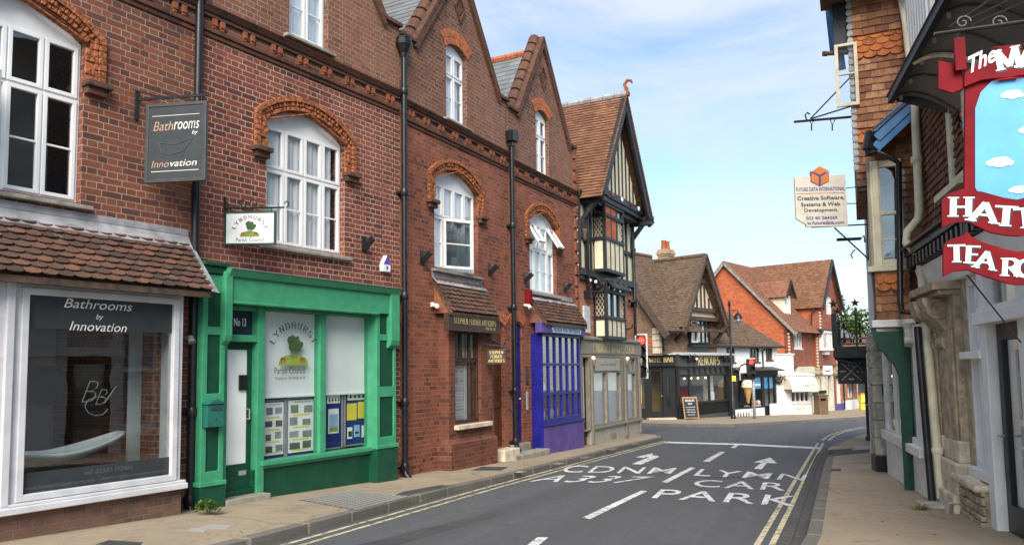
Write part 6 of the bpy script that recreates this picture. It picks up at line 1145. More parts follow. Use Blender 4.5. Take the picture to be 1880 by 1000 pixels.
JF = Frame((23.4,56), 88); J = thing('white_shop', JF, 'white rendered shop closing the view at the bottom of the street', 'shop'); MB().prism(rect(0,9,-.5,4.3), 0, .3, [rect(.5,1.3,2.8,3.8), rect(1.9,2.7,2.8,3.8), rect(.3,2.6,.3,1.9)]).build('wall', M['limewash'], J); far_window(J,.5,1.3,2.8,3.8,.1,2); far_window(J,1.9,2.7,2.8,3.8,.1,2); far_window(J,.3,2.6,.3,1.9,.1,3,'greyiron'); MB().box(0,9,-.25,0,1.95,2.5).build('fascia', M['shopgrey'], J); rf = MB(); roof_courses(rf, (-.3,-.3,4.2),(9.3,-.3,4.2),(9.3,3,5.4),(-.3,3,5.4),.2,.01); rf.build('roof', M['claybrown'], J); MB().box(0,.3,.3,6,-.5,4.2).build('side_wall', M['limewash'], J)
MB().box(.25,.95,-.02,.05,.0,1.3).build('poster', M['paleblue'], J)
q = at(1584,738,50); yf_ = Frame((q.x,q.y), 88); t = thing('grit_bin', yf_, 'tall yellow box standing on the pavement near the white shop', 'box'); MB().box(-.2,.2,-.2,.2,0,1.0).build('body', M['yellow'], t, bevel=.03); MB().box(-.22,.22,-.22,.22,1.01,1.07).build('lid', M['orange'], t); MB().box(-.15,.15,-.215,-.2,.42,.48).build('slot', M['charcoal'], t)
def tree(px, pyt, Y, wid, label, mat, n=2600, leaf=.28):
    c = at(px, pyt, Y); gz_ = gz(c.x, c.y); t = bpy.data.objects.new('broadleaf_tree', None); COL.objects.link(t); t.location = (c.x, c.y, gz_); tag(t, label, 'tree', 'trees beyond the street'); Ht = c.z-gz_
    mb = MB(); mb.tube([(0,0,-.2),(.1,0,Ht*.3),(0,.1,Ht*.6)], [.35,.26,.15], 8)
    blobs = [(random.gauss(0,.42)*wid, random.gauss(0,.35)*wid, Ht*random.uniform(.35,.84), random.uniform(.22,.42)*wid) for k in range(13)]
    for b in blobs[:7]: mb.tube([(0,0,Ht*.3),(b[0]*.6,b[1]*.6,b[2]*.85),(b[0],b[1],b[2])], [.16,.08,.03], 5)
    mb.build('trunk', M['bark'], t, smooth=True); lf = MB()
    for k in range(n):
        b = random.choice(blobs); d = Vector((random.gauss(0,1), random.gauss(0,1), random.gauss(0,.8))); d = d.normalized()*b[3]*random.uniform(.55,1.08); p = Vector(b[:3])+d
        if p.z > Ht: p.z = Ht-random.random()*.4
        a = Vector((random.gauss(0,1), random.gauss(0,1), random.gauss(0,.6))).normalized()*leaf*random.uniform(.5,1.1); e = a.cross(Vector((random.random()-.5, random.random()-.5, 1))).normalized()*leaf*.45
        lf.add([p-a, p-a*.2+e, p+a, p-a*.2-e], [(0,1,2,3)])
    lf.build('crown', M[mat], t)
tree(1578,512,64,3.4,'light green leafy tree behind the iron balcony','leaf',3000,.24); tree(1535,572,80,3.6,'dark green tree beyond the red gable','leafdk'); tree(1600,545,74,3.8,'tree partly hidden behind the tile hung tower','leaf')
# ------------------------------------------------------------------ signals and lamp
def lens(parent, x, z, lit, y=-.14, r=.1, hood=True, mat=None):
    mb = MB(); n = 16; mb.add([(x+r*math.cos(2*math.pi*k/n), y-.02, z+r*math.sin(2*math.pi*k/n)) for k in range(n)]+[(x,y-.045,z)], [(k,(k+1)%n,n) for k in range(n)]); mb.build('signal_lens', M['red_lamp' if lit else (mat or 'lens')], parent, smooth=True)
    if hood:
        mb = MB(); pts = [(x+(r+.02)*math.cos(R(a)), z+(r+.02)*math.sin(R(a))) for a in range(-20,201,20)]
        mb.add([(a,y,b) for a, b in pts]+[(a,y-.2,b) for a, b in pts]+[(x+(a-x)*1.06,y,z+(b-z)*1.06) for a, b in pts]+[(x+(a-x)*1.06,y-.2,z+(b-z)*1.06) for a, b in pts], [f for i in range(len(pts)-1) for f in ((i,i+1,len(pts)+i+1,len(pts)+i),(2*len(pts)+i,3*len(pts)+i,3*len(pts)+i+1,2*len(pts)+i+1),(len(pts)+i,len(pts)+i+1,3*len(pts)+i+1,3*len(pts)+i))]); mb.build('hood', M['black'], parent)
q = at(1177.5,654,24.2); tf = Frame((q.x,q.y), 95); tf.o.z = gz(q.x,q.y)+PAV; t = thing('traffic_light', tf, 'tall traffic signal showing red beside the taupe antiques corner', 'traffic light', 'traffic lights at the junction'); zc = q.z-tf.o.z
z0_, z1_ = zc-.7, zc+.7; mb = MB(); mb.tube([(-.16,.12,-.1),(-.16,.12,z1_)], .055, 10); mb.build('pole', M['greyiron'], t)
mb = MB(); mb.box(-.14,.14,-.12,.06,z0_+.05,z1_-.03); mb.build('housing', M['black'], t, bevel=.02); mb = MB(); ring(mb, -.19,.2,z0_,z1_+.02,.035,-.01,.02); mb.box(-.16,.17,.0,.01,z0_,z1_); mb.build('backing_board', M['backing'], t)
for k, (z, lit, r_) in enumerate(((z1_-.2,True,.115),(z1_-.52,False,.1),(z1_-.82,False,.1),(z1_-1.16,False,.14))): lens(t, .0, z, lit, -.12, r_, True)
q = gp(1386.5,768,PAV); tf = Frame((q.x,q.y), 93); t = thing('traffic_light', tf, 'traffic signal showing red on a grey pole before the ice cream shop', 'traffic light', 'traffic lights at the junction'); zt = (tf.uz(1386,657)[1]); zb = tf.uz(1386,697)[1]
mb = MB(); mb.tube([(0,.1,-.1),(0,.1,zt-.1)], .07, 12); mb.build('pole', M['greyiron'], t, smooth=True); ua_, ub_ = tf.u(1369,680), tf.u(1387,680); um = (ua_+ub_)/2; ul = tf.u(1358,690); dz = (zt-zb)/3
mb = MB(); mb.box(ua_+.03,ub_-.03,-.14,.05,zb+.03,zt-.03); mb.box(ul+.03,ua_+.03,-.13,.05,zb+.03,zb+dz); mb.build('housing', M['black'], t, bevel=.02)
mb = MB(); mb.prism([(ul,zb),(ub_,zb),(ub_,zt),(ua_,zt),(ua_,zb+dz+.03),(ul,zb+dz+.03)], -.0, .03, [[(ul+.035,zb+.035),(ub_-.035,zb+.035),(ub_-.035,zt-.035),(ua_+.035,zt-.035),(ua_+.035,zb+dz-.005),(ul+.035,zb+dz-.005)]]); mb.build('backing_board', M['backing'], t)
for k in range(3): lens(t, um, zt-dz*(k+.5), k == 0, -.14, .11)
lens(t, (ul+ua_)/2+.02, zb+dz*.5, False, -.13, .12)
sq = Vector((ul+.1,.1,zb+dz+.2)); mb = MB(); mb.box(ul-.02,ul+.28,-.01,.01,zb+dz+.05,zb+dz+.35); b_ = mb.build('turn_sign', M['white'], t); mb = MB(); mb.tube([(ul+.0,-.02,zb+dz+.1),(ul+.0,-.02,zb+dz+.25),(ul+.1,-.02,zb+dz+.36),(ul+.3,-.02,zb+dz+.42)], .035, 6); mb.build('sign_rim', M['red'], b_)
q = gp(1346.5,768,PAV); lf_ = Frame((q.x,q.y), 92); t = thing('street_lamp', lf_, 'slim black street lamp with a swan neck lantern outside the ice cream shop', 'street lamp'); zt = lf_.z(1339,562); mb = MB(); mb.tube([(0,0,-.1),(0,0,1.0),(0,0,1.05),(0,0,zt)], [.1,.09,.06,.045], 10); mb.lathe([(.12,0),(.12,.15),(.08,.2)], (0,0,0), 10); mb.lathe([(.05,0),(.08,.08),(.02,.3)], (0,0,zt), 8); mb.build('post', M['iron'], t, smooth=40)
ul = lf_.u(1355,582); mb = MB(); mb.tube([(0,0,zt-.22),(ul*.5,0,zt-.18),(ul,0,zt-.2),(ul,0,zt-.32)], .025, 6); mb.bar((0,0,zt-.5),(ul*.6,0,zt-.2),.02); mb.build('arm', M['iron'], t); mb = MB(); mb.lathe([(.03,.0),(.1,-.06),(.2,-.2),(.22,-.28),(.18,-.3)], (ul,0,zt-.3), 12); ln = mb.build('lantern', M['iron'], t, smooth=40); mb = MB(); mb.lathe([(.17,-.3),(.2,-.42),(.13,-.55),(.03,-.6)], (ul,0,zt-.3), 12); mb.build('globe', M['glass'], ln, smooth=True)
MB().box(-.02,.16,-.09,-.075,1.75,2.0).build('notice_plate', M['yellow'], t)
# ------------------------------------------------------------------ right side: tile hung tower house
KF = Frame((5.02, 11.2), 114); KB = thing('tile_hung_tower', KF, 'narrow tile hung house with blue hood, cream oriel window and green carved jetty post', 'building')
MB().prism([(.34,2.35),(1.5,2.35),(1.5,9),(.14,9),(.14,4.35),(.3,4.35)], .06, .3).build('flank_wall', M['brownoak'], KB)
mb = MB(); mb.box(.14,.3,.3,2.6,4.35,9); mb.box(.34,.45,.3,2.4,2.4,4.35); mb.box(1.2,1.5,.3,2.6,-.4,9); mb.box(.14,1.5,2.45,2.6,4.35,9); mb.box(.5,1.5,2.45,2.6,2.4,4.35); mb.box(.3,1.2,.3,2.45,2.35,2.5); mb.build('front_wall', M['browntile'], KB)
def wall_tiles(parent, u0, u1, z0, z1, mat, y=.04, scallop=False, tw=.165, g=.108, tilt=.012):
    mb = MB(); tile_rows(mb, (u0,y,z0), (u1-u0,0,0), (0,tilt,z1-z0), tw, g, scallop, t=.012, skew=.006); return mb.build('tile_hanging', M[mat], parent)
wall_tiles(KB,.14,1.2,4.62,5.08,'walltile'); wall_tiles(KB,.14,1.2,5.06,5.3,'hottile',scallop=True); wall_tiles(KB,.14,1.2,5.28,6.36,'walltile'); wall_tiles(KB,.14,1.2,6.33,6.72,'hottile',scallop=True); wall_tiles(KB,.14,1.2,6.7,7.6,'walltile')
wall_tiles(KB,.72,1.2,2.4,3.2,'browntile',scallop=True); wall_tiles(KB,.72,1.2,3.18,4.63,'walltile'); wall_tiles(KB,.14,.74,4.4,4.64,'browntile')
for xa, xb, z0, n, yy in ((.10,.19,4.65,28,.015), (.7,.78,2.45,20,.0)):        # lead soakers down the exposed edges
    mb = MB()
    for k in range(n):
        z = z0+k*.108; m_ = (xa+xb)/2; P = [Vector((m_+(xb-xa)*.5*math.cos(math.pi*j/6), yy, z+.045-.045*math.sin(math.pi*j/6))) for j in range(7)] + [Vector((xa+.02,yy+.012,z+.1)), Vector((xb-.02,yy+.012,z+.1))]; Q = [p+Vector((0,.012,0)) for p in P]; mb.add(P+Q, [tuple(range(9))]+[(i,(i+1)%9,(i+1)%9+9,i+9) for i in range(9)])
    mb.build('lead_edge', M['lead'], KB)
mb = MB(); mb.slabq((.1,-.35,7.42),(1.4,-.35,7.42),(1.4,1.3,9.2),(.1,1.3,9.2),.1); mb.box(-.25,1.5,-.4,.3,7.3,7.42); mb.build('roof', M['claybrown'], KB)
mb = MB(); mb.bar((-.1,.3,7.75),(0,.4,6.35),.14,.06); mb.bar((-.16,.45,7.8),(-.1,.6,6.75),.1,.05); mb.box(-.1,1.3,-.42,-.38,7.28,7.45)
for k in range(3): mb.bar((.1+k*.38,-.41,7.3),(.1+k*.38,-.41,7.12),.06)
mb.build('bargeboard', M['barge'], KB, bevel=.008); mb = MB(); mb.box(-.08,.14,.12,.3,6.6,7.4); mb.build('dark_soffit', M['blackoak'], KB)
# oriel
o0, o1, oy = .27, .72, -.14; mb = MB(); mb.prism(rect(o0,o1,3.18,4.72), oy, oy+.06, [rect(o0+.17,o1-.07,3.27,3.92), rect(o0+.17,o1-.07,3.97,4.62)]); mb.box(o0-.05,o1+.03,oy-.07,.05,3.1,3.18); mb.box(o0,o0+.05,oy,.3,3.18,4.72); mb.box(o1-.05,o1,oy,.1,3.18,4.72); mb.box(o0+.07,o0+.15,oy-.03,oy,3.18,4.72); mb.box(o0+.17,o1-.07,oy+.02,oy+.04,3.55,3.57)
ow = mb.build('oriel_window', M['cream'], KB, bevel=.008); MB().box(o0+.1,o1-.05,oy+.03,oy+.036,3.2,4.7).build('pane', M['glassdark'], ow); MB().box(o0,o1,.045,.055,3.1,4.7).build('room_lining', M['room'], ow)
mb = MB(); mb.box(o0-.0,o0+.02,oy+.06,1.2,3.2,4.6); mb.build('oriel_side', M['cream'], ow)
mb = MB(); tile_rows(mb,(.31,-.04,2.42),(.44,0,0),(0,-.12,.68),.15,.108,False,t=.012,skew=.006); mb.build('tile_skirt', M['walltile'], KB); mb = MB(); tile_rows(mb,(.33,-.145,2.82),(.36,0,0),(0,-.035,.22),.15,.1,True,t=.014); mb.build('tile_skirt', M['hottile'], KB)
mb = MB(); mb.hexa([(.31,-.02,2.42),(.72,-.02,2.42),(.72,-.12,3.1),(.27,-.12,3.1)],[(.31,.3,2.42),(.72,.3,2.42),(.72,.3,3.1),(.27,.3,3.1)]); mb.build('skirt_core', M['brownoak'], KB)
mb = MB(); mb.box(.24,.82,-.1,.9,2.3,2.41); mb.box(.28,.8,-.05,.85,2.23,2.3); mb.build('jetty_moulding', M['oldwhite'], KB, bevel=.015)
# blue hood over the oriel
def kz(px, py, y=-.4): return KF.uz(px, py, y)
(ha, hz), (hb, hz2) = kz(1607,255), kz(1674,192); hw_ = .13; mb = MB(); mb.bar((ha,-.4,hz+.02),(hb,-.4,hz2+.02),.05,.17); mb.bar((ha,-.38,hz-.13),(hb,-.38,hz2-.13),.05,.14); mb.bar((ha-.02,-.43,hz+.11),(hb,-.43,hz2+.11),.06,.06); mb.build('hood_board', M['barge'], KB, bevel=.006); mb = MB(); mb.slabq((ha-.06,-.46,hz+.12),(hb+.02,-.46,hz2+.12),(hb+.02,.06,hz2+.12),(ha-.06,.06,hz+.12),.04); mb.build('hood_roof', M['browntile'], KB); mb = MB(); mb.slabq((ha,-.38,hz-.05),(ha,.05,hz-.05),(hb,.05,hz2-.05),(hb,-.38,hz2-.05),.02); mb.build('hood_soffit', M['blackoak'], KB)
mb = MB(); mb.tube([KF.loc(at(1592,262,10.7)),KF.loc(at(1593,285,10.7)),KF.loc(at(1610,278,10.7)),KF.loc(at(1640,292,10.6)),KF.loc(at(1650,300,10.6)),KF.loc(at(1653,555,10.6)),KF.loc(at(1656,572,10.5)),KF.loc(at(1680,575,10.4)),KF.loc(at(1690,600,10.4)),KF.loc(at(1692,660,10.4))], .04, 10); mb.tube([KF.loc(at(1598,242,10.7)),KF.loc(at(1592,275,10.7))], .07, 8); mb.build('drainpipe', M['iron'], KB, smooth=40)
# green bracket and post, ground floor
ga = [KF.uz(*p, -.05) for p in ((1598,602),(1668,588),(1683,905),(1662,908),(1650,690),(1640,668),(1630,660),(1622,648),(1612,640),(1606,622))]
MB().prism([(a, b) for a, b in ga][::-1], -.05, .09).build('carved_post', M['bottlegreen'], KB, bevel=.01)
g0 = KF.P(.62,.02); GF = Frame((g0.x,g0.y), 197)       # ground floor shop front along the street, x towards the viewer
def toK(mb): mb.v = [tuple(KF.loc(GF.P(p[0],p[1],p[2])+Vector((0,0,GF.o.z-KF.o.z-GF.o.z+GF.o.z)) - Vector((0,0,0)))) for p in mb.v]; return mb
def toK(mb):
    out = []
    for p in mb.v: q = GF.P(p[0],p[1],p[2]); out.append(tuple(KF.loc(q)))
    mb.v = out; return mb
mb = MB(); mb.prism(rect(-2.1,.95,-.3,2.3), .05, .12, [rect(-1.9,-1.2,.7,2.1), rect(-1.1,-.4,.7,2.1), rect(-.1,.4,.75,2.15)]); mb.box(-2.1,-.05,-.02,.1,.55,.68); mb.box(.05,.95,-.04,.1,.55,.66); toK(mb).build('shop_front', M['oldwhite'], KB, bevel=.006); mb = MB(); mb.box(-2.0,-.3,.08,.085,.7,2.1); mb.box(-.1,.4,.08,.085,.75,2.1); toK(mb).build('pane', M['glass'], KB); mb = MB(); mb.box(-2.0,.6,.3,.32,.3,2.2); toK(mb).build('room_lining', M['curtain'], KB)
mb = MB(); x = .22; mb.prism([(0,0)],0,0) if 0 else None
c = KF.loc(at(1670,610,10.6)); mb.box(c.x-.07,c.x+.07,c.y-.1,c.y+.1,c.z-.2,c.z+.12); mb.tube([(c.x-.08,c.y-.1,c.z-.12),(c.x+.08,c.y-.1,c.z-.12)],.06,10); mb.tube([(c.x-.08,c.y-.06,c.z+.08),(c.x+.08,c.y-.06,c.z+.08)],.05,10); mb.build('stone_corbel', M['greystone'], KB, bevel=.015)
# rusticated stone pier
q = Vector((6.23,13.3)); PF = Frame((q.x,q.y), 107); t = thing('stone_pier', PF, 'pale rusticated stone pier with black base beside the green shop post', 'pier')
for k in range(7): 
    z = .28+k*.3; MB().prism(rect(0,.5,z,z+.285), 0, .5).build('stone_block', M['greystone'], t, bevel=.02)
MB().box(-.01,.51,-.015,.49,-.3,.27).build('base', M['black'], t, bevel=.01); MB().box(.02,.48,.02,.48,.2,2.4).build('core', M['limestone'], t)
mb = MB(); ring(mb,.15,.32,1.3,1.5,.025,-.02,.01); mb.build('plate_frame', M['black'], t); mb = MB(); mb.tube([(.4,-.03,.0),(.4,-.03,1.9),(.35,-.03,1.95)], .018, 6); mb.build('conduit', M['brownoak'], t); mb = MB(); mb.box(.15,.42,-.14,0,1.98,2.14); mb.tube([(.2,-.1,2.14),(.05,-.2,2.2),(-.02,-.25,2.12)], .015, 6); mb.build('floodlight', M['greystone'], t)
# open casement, pole and empty sign bracket on the tower front
(wa, wz), (wb, wz2) = KF.uz(1531,84,-.02), KF.uz(1572,193,-.02)
t = thing('open_casement', KF, 'open cream casement window standing out from the top of the tile hung tower', 'window'); mb = MB(); mb.prism(rect(wa,wb+.05,wz2,wz), -.04, .0, [rect(wa+.05,wb-.0,wz2+.05,(wz+wz2)/2-.0), rect(wa+.05,wb,(wz+wz2)/2+.025,wz-.04)]); mb.build('frame', M['cream'], t, bevel=.005); MB().box(wa+.03,wb,-.023,-.017,wz2+.03,wz-.03).build('pane', M['clear'], t)
t = thing('sign_bracket', KF, 'empty iron sign bracket with hanging hooks below the open casement', 'bracket'); mb = MB(); L3 = lambda px, py, Y=11.3: KF.loc(at(px,py,Y)); mb.bar(L3(1458,224), L3(1572,214), .03); mb.bar(L3(1488,218), L3(1568,135), .02); mb.bar(L3(1490,218), L3(1570,193), .02); mb.tube([L3(1482,222), L3(1478,212), L3(1482,207), L3(1487,210)], .012, 6)
for a in (1490,1528): mb.tube([L3(a-4,219), L3(a,229), L3(a+5,220)], .008, 5); mb.tube([L3(a,228), L3(a,240)], .01, 5)
mb.build('ironwork', M['iron'], t)
t = thing('wall_pole', KF, 'short dark pole standing out beside the open casement', 'pole'); mb = MB(); mb.tube([L3(1513,99), L3(1572,96)], .035, 8); mb.tube([L3(1511,99), L3(1518,99)], .042, 8); mb.build('pole', M['brownoak'], t, smooth=40)
# data company sign
dq = at(1505,370,11.0); DPF = Frame((dq.x,dq.y), 93, dq.z); t = thing('projecting_sign', DPF, 'weathered ivory software sign with an orange cube and a broken lower corner', 'sign'); ys = -.0
DP = lambda px, py: DPF.uz(px, py, ys); L4 = lambda px, py, Y=11.02: DPF.loc(at(px,py,Y))
pts = [DP(*p) for p in ((1480,417),(1478,412),(1472,408),(1461,402),(1458,326),(1551,321),(1556,415))]
MB().prism(pts, ys-.02, ys+.02).build('board', M['ivory'], t)
hx = lambda *P: [DP(*p) for p in P]
for P, c, nm in (([(1503,306),(1520,314),(1504,322),(1489,316)],'orange','cube_top'), ([(1488,318),(1502,325),(1502,341),(1489,334)],'orange','cube_side'), ([(1506,325),(1520,317),(1520,333),(1506,341)],'orange','cube_side')): MB().prism(hx(*P)[::-1], ys-.028, ys+.01).build(nm, M[c], t)
pu = paint('sign_purple', (.09,.06,.28), .5); M['signpurple'] = pu
MB().prism(hx((1487,315),(1504,321),(1521,315),(1521,334),(1504,343),(1487,335))[::-1], ys-.021, ys+.008).build('cube_edges', pu, t)
for tx, a, b, mat, sf_ in (('FUTURE DATA INTERNATIONAL',(1461,352.5),(1550,343),'signpurple',0), ('Creative Software,',(1463,370),(1549,359),'charcoal',0), ('Systems & Web',(1470,382),(1541,371),'charcoal',0), ('Development',(1476,391.5),(1536,382.5),'charcoal',0), ('023 80 284369',(1479,404),(1536,397),'signpurple',0), ('w.futuredata.com',(1481,413),(1549,405),'signpurple',0)):
    (x0, z0), (x1, z1) = DP(*a), DP(*b); W(t, mat, tx, x0, x1, z0, z1, ys-.023, 0, .022)
(x0, z0), (x1, z1) = DP(1461,356), DP(1550,354.5); MB().box(x0,x1,ys-.024,ys-.02,z0,z1).build('rule', M['orange'], t)
mb = MB(); mb.bar(L4(1548,346),L4(1585,342,11.2),.012); mb.bar(L4(1548,374),L4(1592,373,11.2),.012); mb.bar(L4(1490,417),L4(1592,412,11.2),.02); mb.bar(L4(1532,418),L4(1594,475,11.2),.016); mb.bar(L4(1590,342,11.2),L4(1594,478,11.2),.016); mb.tube([L4(1570,458,11.1),L4(1566,462,11.1),L4(1562,468,11.1),L4(1566,474,11.1)],.01,5); mb.build('bracket', M['iron'], t)
t = thing('wall_lamp', KF, 'thin dark floodlight arm below the ivory software sign', 'lamp'); mb = MB(); mb.bar(L3(1537,440),L3(1580,438),.05,.04); mb.build('lamp_head', M['iron'], t); mb = MB(); mb.tube([L3(1578,440),L3(1586,432),L3(1588,445)],.012,6); mb.build('arm', M['iron'], t)

# ------------------------------------------------------------------ tea room building
LF = Frame((5.66, 10.1), 197); LB = thing('tea_room_building', LF, 'tea room building with weathered stone pilasters, white windows and a deep dark coved eave', 'building')
lw0, lw1, ld0 = LF.u(1787,700), LF.u(1823,700), LF.u(1841,800)
MB().prism(rect(-.55,5.6,2.95,9), 0, .3).build('upper_wall', M['brownoak'], LB); MB().box(5.4,5.6,.3,6,-.4,9).build('side_wall', M['limewash'], LB); MB().box(-.55,-.3,.3,6,-.4,9).build('side_wall', M['limewash'], LB); MB().box(-.55,5.6,5.8,6,-.4,9).build('back_wall', M['limewash'], LB)
mb = MB(); tile_rows(mb,(-.5,-.03,3.35),(2.1,0,0),(0,.01,2.05),.165,.1,True,t=.014); tile_rows(mb,(1.55,-.03,3.35),(3.8,0,0),(0,.01,1.1),.165,.1,True,t=.014); mb.build('tile_hanging', M['browntile'], LB)
mb = MB(); mb.prism(rect(1.25,2.1,3.75,5.2), -.08, .0, [rect(1.4,1.95,3.9,5.1)]); mb.box(1.1,2.2,-.22,0,3.68,3.76); o = mb.build('window', M['cream'], LB, bevel=.006); MB().box(1.35,2.0,-.03,-.025,3.85,5.1).build('pane', M['glass'], o)
mb = MB(); mb.box(-.65,.75,-.06,.02,5.35,9)
for k in range(9): mb.box(-.63+k*.155,-.6+k*.155,-.085,-.06,5.35,9)
mb.build('cream_boarding', M['limewash'], LB)
# coved eave: dark plaster rising outwards from the wall to a beam parallel to the street
cv = MB(); n = 7; prof = [(-.5*(k/n)**1.0, 4.6+.58*math.sin(R(90*k/n))) for k in range(n+1)]; u0, u1 = .55, 5.6
pts = [(u0+1.0*(1-k/n), y, z) for k, (y, z) in enumerate(prof)] + [(u1, y, z) for y, z in prof]
cv.add(pts, [(k, k+1, k+n+2, k+n+1) for k in range(n)]); cv.build('eave_cove', M['charcoal'], LB, smooth=True)
mb = MB(); mb.box(.5,u1,-.56,-.49,5.16,5.26); mb.slabq((.48,-.58,5.26),(u1,-.58,5.26),(u1,0,6.1),(.48,0,6.1),.08); mb.add([(.55,-.5,5.18),(1.55,0,4.6),(1.55,0,6.0),(.55,-.5,5.26)], [(0,1,2,3)]); mb.build('eave_roof', M['blackoak'], LB)
for k in range(6): x = 1.65+k*.6; mb = MB(); mb.tube([(x-.9*j/7,prof[j][0],prof[j][1]-.008) for j in range(8)], .012, 5); mb.build('cove_rib', M['brownoak'], LB); x -= .85; mb = MB(); mb.box(x-.02,x+.02,-.47,-.44,5.1,5.15); mb.build('clip', M['greyiron'], LB)
for k in range(1): x = 3.0; mb = MB(); mb.tube([(x-1.1*j/7,prof[j][0]-.01,prof[j][1]-.012) for j in range(8)], .03, 6); mb.build('cove_rib', M['cream'], LB)
mb = MB(); mb.box(-.45,5.6,-.3,.0,3.22,3.34); mb.box(-.45,5.6,-.22,.0,3.05,3.22); mb.slabq((-.45,-.36,3.34),(5.6,-.36,3.34),(5.6,0,3.45),(-.45,0,3.45),.03); mb.build('cornice', M['black'], LB, bevel=.01)
for k in range(22): x = -.35+k*.2; MB().prism([(x,3.06),(x+.09,3.06),(x+.09,3.2),(x,3.2)], -.29, -.22).build('modillion', M['black'], LB)
mb = MB(); mb.hexa([(-.3,-.12,2.72),(5.6,-.12,2.72),(5.6,-.2,3.04),(-.3,-.2,3.04)],[(-.3,0,2.72),(5.6,0,2.72),(5.6,0,3.04),(-.3,0,3.04)]); mb.build('fascia', M['limewash'], LB, bevel=.008)
W(LB, 'charcoal', '12', -.12, .02, 2.8, 2.9, -.17)
def spiral_console(x, wd, z0, z1, out_, mat):
    mb = MB(); h = z1-z0; y_ = lambda t: -out_*(.5+.5*math.cos(math.pi*(1-t)))-.03
    prof = [(y_(k/12)*1.0, z0+h*k/12) for k in range(13)]
    mb.add([(x,y,z) for y, z in prof]+[(x+wd,y,z) for y, z in prof]+[(x,.02,z) for y, z in prof]+[(x+wd,.02,z) for y, z in prof], [f for k in range(12) for f in ((k,13+k,14+k,k+1),(26+k,k,k+1,27+k),(13+k,39+k,40+k,14+k))])
    for (yy, zz, r_) in ((-out_*.62,z1-h*.22,h*.2), (-out_*.3,z0+h*.13,h*.14)):
        mb.tube([(x-.02,yy,zz),(x+wd+.02,yy,zz)], r_, 14); 
        for s_ in (x-.022, x+wd+.022): mb.tube([(s_,yy+r_*(1-k/18)*.85*math.cos(k*.7),zz+r_*(1-k/18)*.85*math.sin(k*.7)) for k in range(16)], .012, 5)
    return mb.build('scroll_corbel', M[mat], LB, smooth=40)
for a, b in ((.02,.5), (.58,1.28)):
    mb = MB(); mb.box(a,b,-.12,.25,.55,2.62); mb.box(a+.06,b-.06,-.15,-.12,.75,2.15); pl = mb.build('pilaster', M['limestone'], LB, bevel=.012)
    mb = MB(); mb.box(a-.03,b+.03,-.2,.25,.2,.6); mb.box(a-.05,b+.05,-.25,.25,-.3,.24); mb.box(a-.01,b+.01,-.155,.25,.6,.86); mb.build('patched_base', M['palestone'], pl, bevel=.025)
    mb = MB(); mb.box(a-.05,b+.05,-.34,.2,2.62,2.72); mb.box(a-.02,b+.02,-.28,.2,2.56,2.62); mb.build('capital', M['limestone'], pl, bevel=.012); spiral_console(a+.02, .3, 1.92, 2.56, .34, 'limestone')
mb = MB(); mb.box(1.28,lw0+.02,-.04,.25,.5,2.72); mb.build('stone_jamb', M['limestone'], LB, bevel=.01)
mb = MB(); mb.prism(rect(lw0,ld0,.55,2.72), -.02, .08, [rect(lw0+.07,lw0+.32,.68,1.78), rect(lw0+.38,lw1-.05,.68,1.78), rect(lw0+.07,lw0+.32,1.92,2.62), rect(lw0+.38,lw1-.05,1.92,2.62)]); mb.box(lw0-.04,lw1+.02,-.12,.05,1.8,1.88); mb.box(lw0-.03,lw1+.02,-.1,.08,.5,.6); mb.box(lw1,ld0,-.1,.1,-.2,2.72); mb.box(lw1-.02,5.0,-.16,.1,2.15,2.28); mb.box(lw1-.0,5.0,-.12,.1,2.28,2.33); o = mb.build('window', M['limewash'], LB, bevel=.008); MB().box(lw0+.03,lw1,.04,.046,.62,2.68).build('pane', M['glass'], o); curtain(o, lw0+.03, lw1, .6, 2.7, .16)
mb = MB(); mb.prism(rect(ld0,ld0+.85,-.05,2.15), .0, .06, [rect(ld0+.14,ld0+.7,.35,1.98)]); o = mb.build('door', M['black'], LB, bevel=.008); MB().box(ld0+.1,ld0+.75,.03,.036,.3,2.0).build('pane', M['glass'], o); mb = MB(); mb.tube([(ld0+.07,-.0,1.02),(ld0+.07,-.06,1.02),(ld0+.15,-.07,1.03)], .013, 6); mb.build('handle', M['greyiron'], o)
MB().box(ld0,ld0+.9,.25,.27,0,2.2).build('hall_lining', M['room'], LB); MB().box(ld0-.05,ld0+.95,-.2,.2,-.3,-.0).build('doorstep', M['sill'], LB, bevel=.01)
mb = MB(); mb.box(ld0+.85,5.6,-.06,.1,-.3,2.72); mb.build('white_wall', M['limewash'], LB)
mb = MB(); mb.box(1.15,lw1+.0,-.14,.1,-.4,.4); mb.build('rubble_wall', paint('rubble', (.3,.24,.16), .95, .4, (.18,.14,.1), 8, 1.0), LB)
random.seed(21); mb = MB(); z = -.25
while z < .38:
    x = 1.15; h = random.uniform(.06,.11)
    while x < lw1-.02: w_ = random.uniform(.1,.26); mb.box(x,min(x+w_-.012,lw1),-.165-random.uniform(0,.025),-.13,z,z+h-.012); x += w_
    z += h
mb.build('rubble_stones', M['limestone'], LB, bevel=.012)
mb = MB(); x = 1.1
while x < lw1: w_ = random.uniform(.2,.34); mb.box(x,min(x+w_-.01,lw1+.02),-.22-random.uniform(0,.03),.05,.4+random.uniform(-.01,.01),.49+random.uniform(-.012,.015)); x += w_
mb.build('coping', M['palestone'], LB, bevel=.03)
MB().box(.55,.95,-.5,-.1,-.3,.06).build('step_stone', M['greystone'], LB, bevel=.02)
mb = MB(); mb.tube([(1.3,-.16,.15),(1.3,-.3,.15),(1.3,-.32,-.1)], .035, 8); mb.build('waste_pipe', M['sill'], LB)
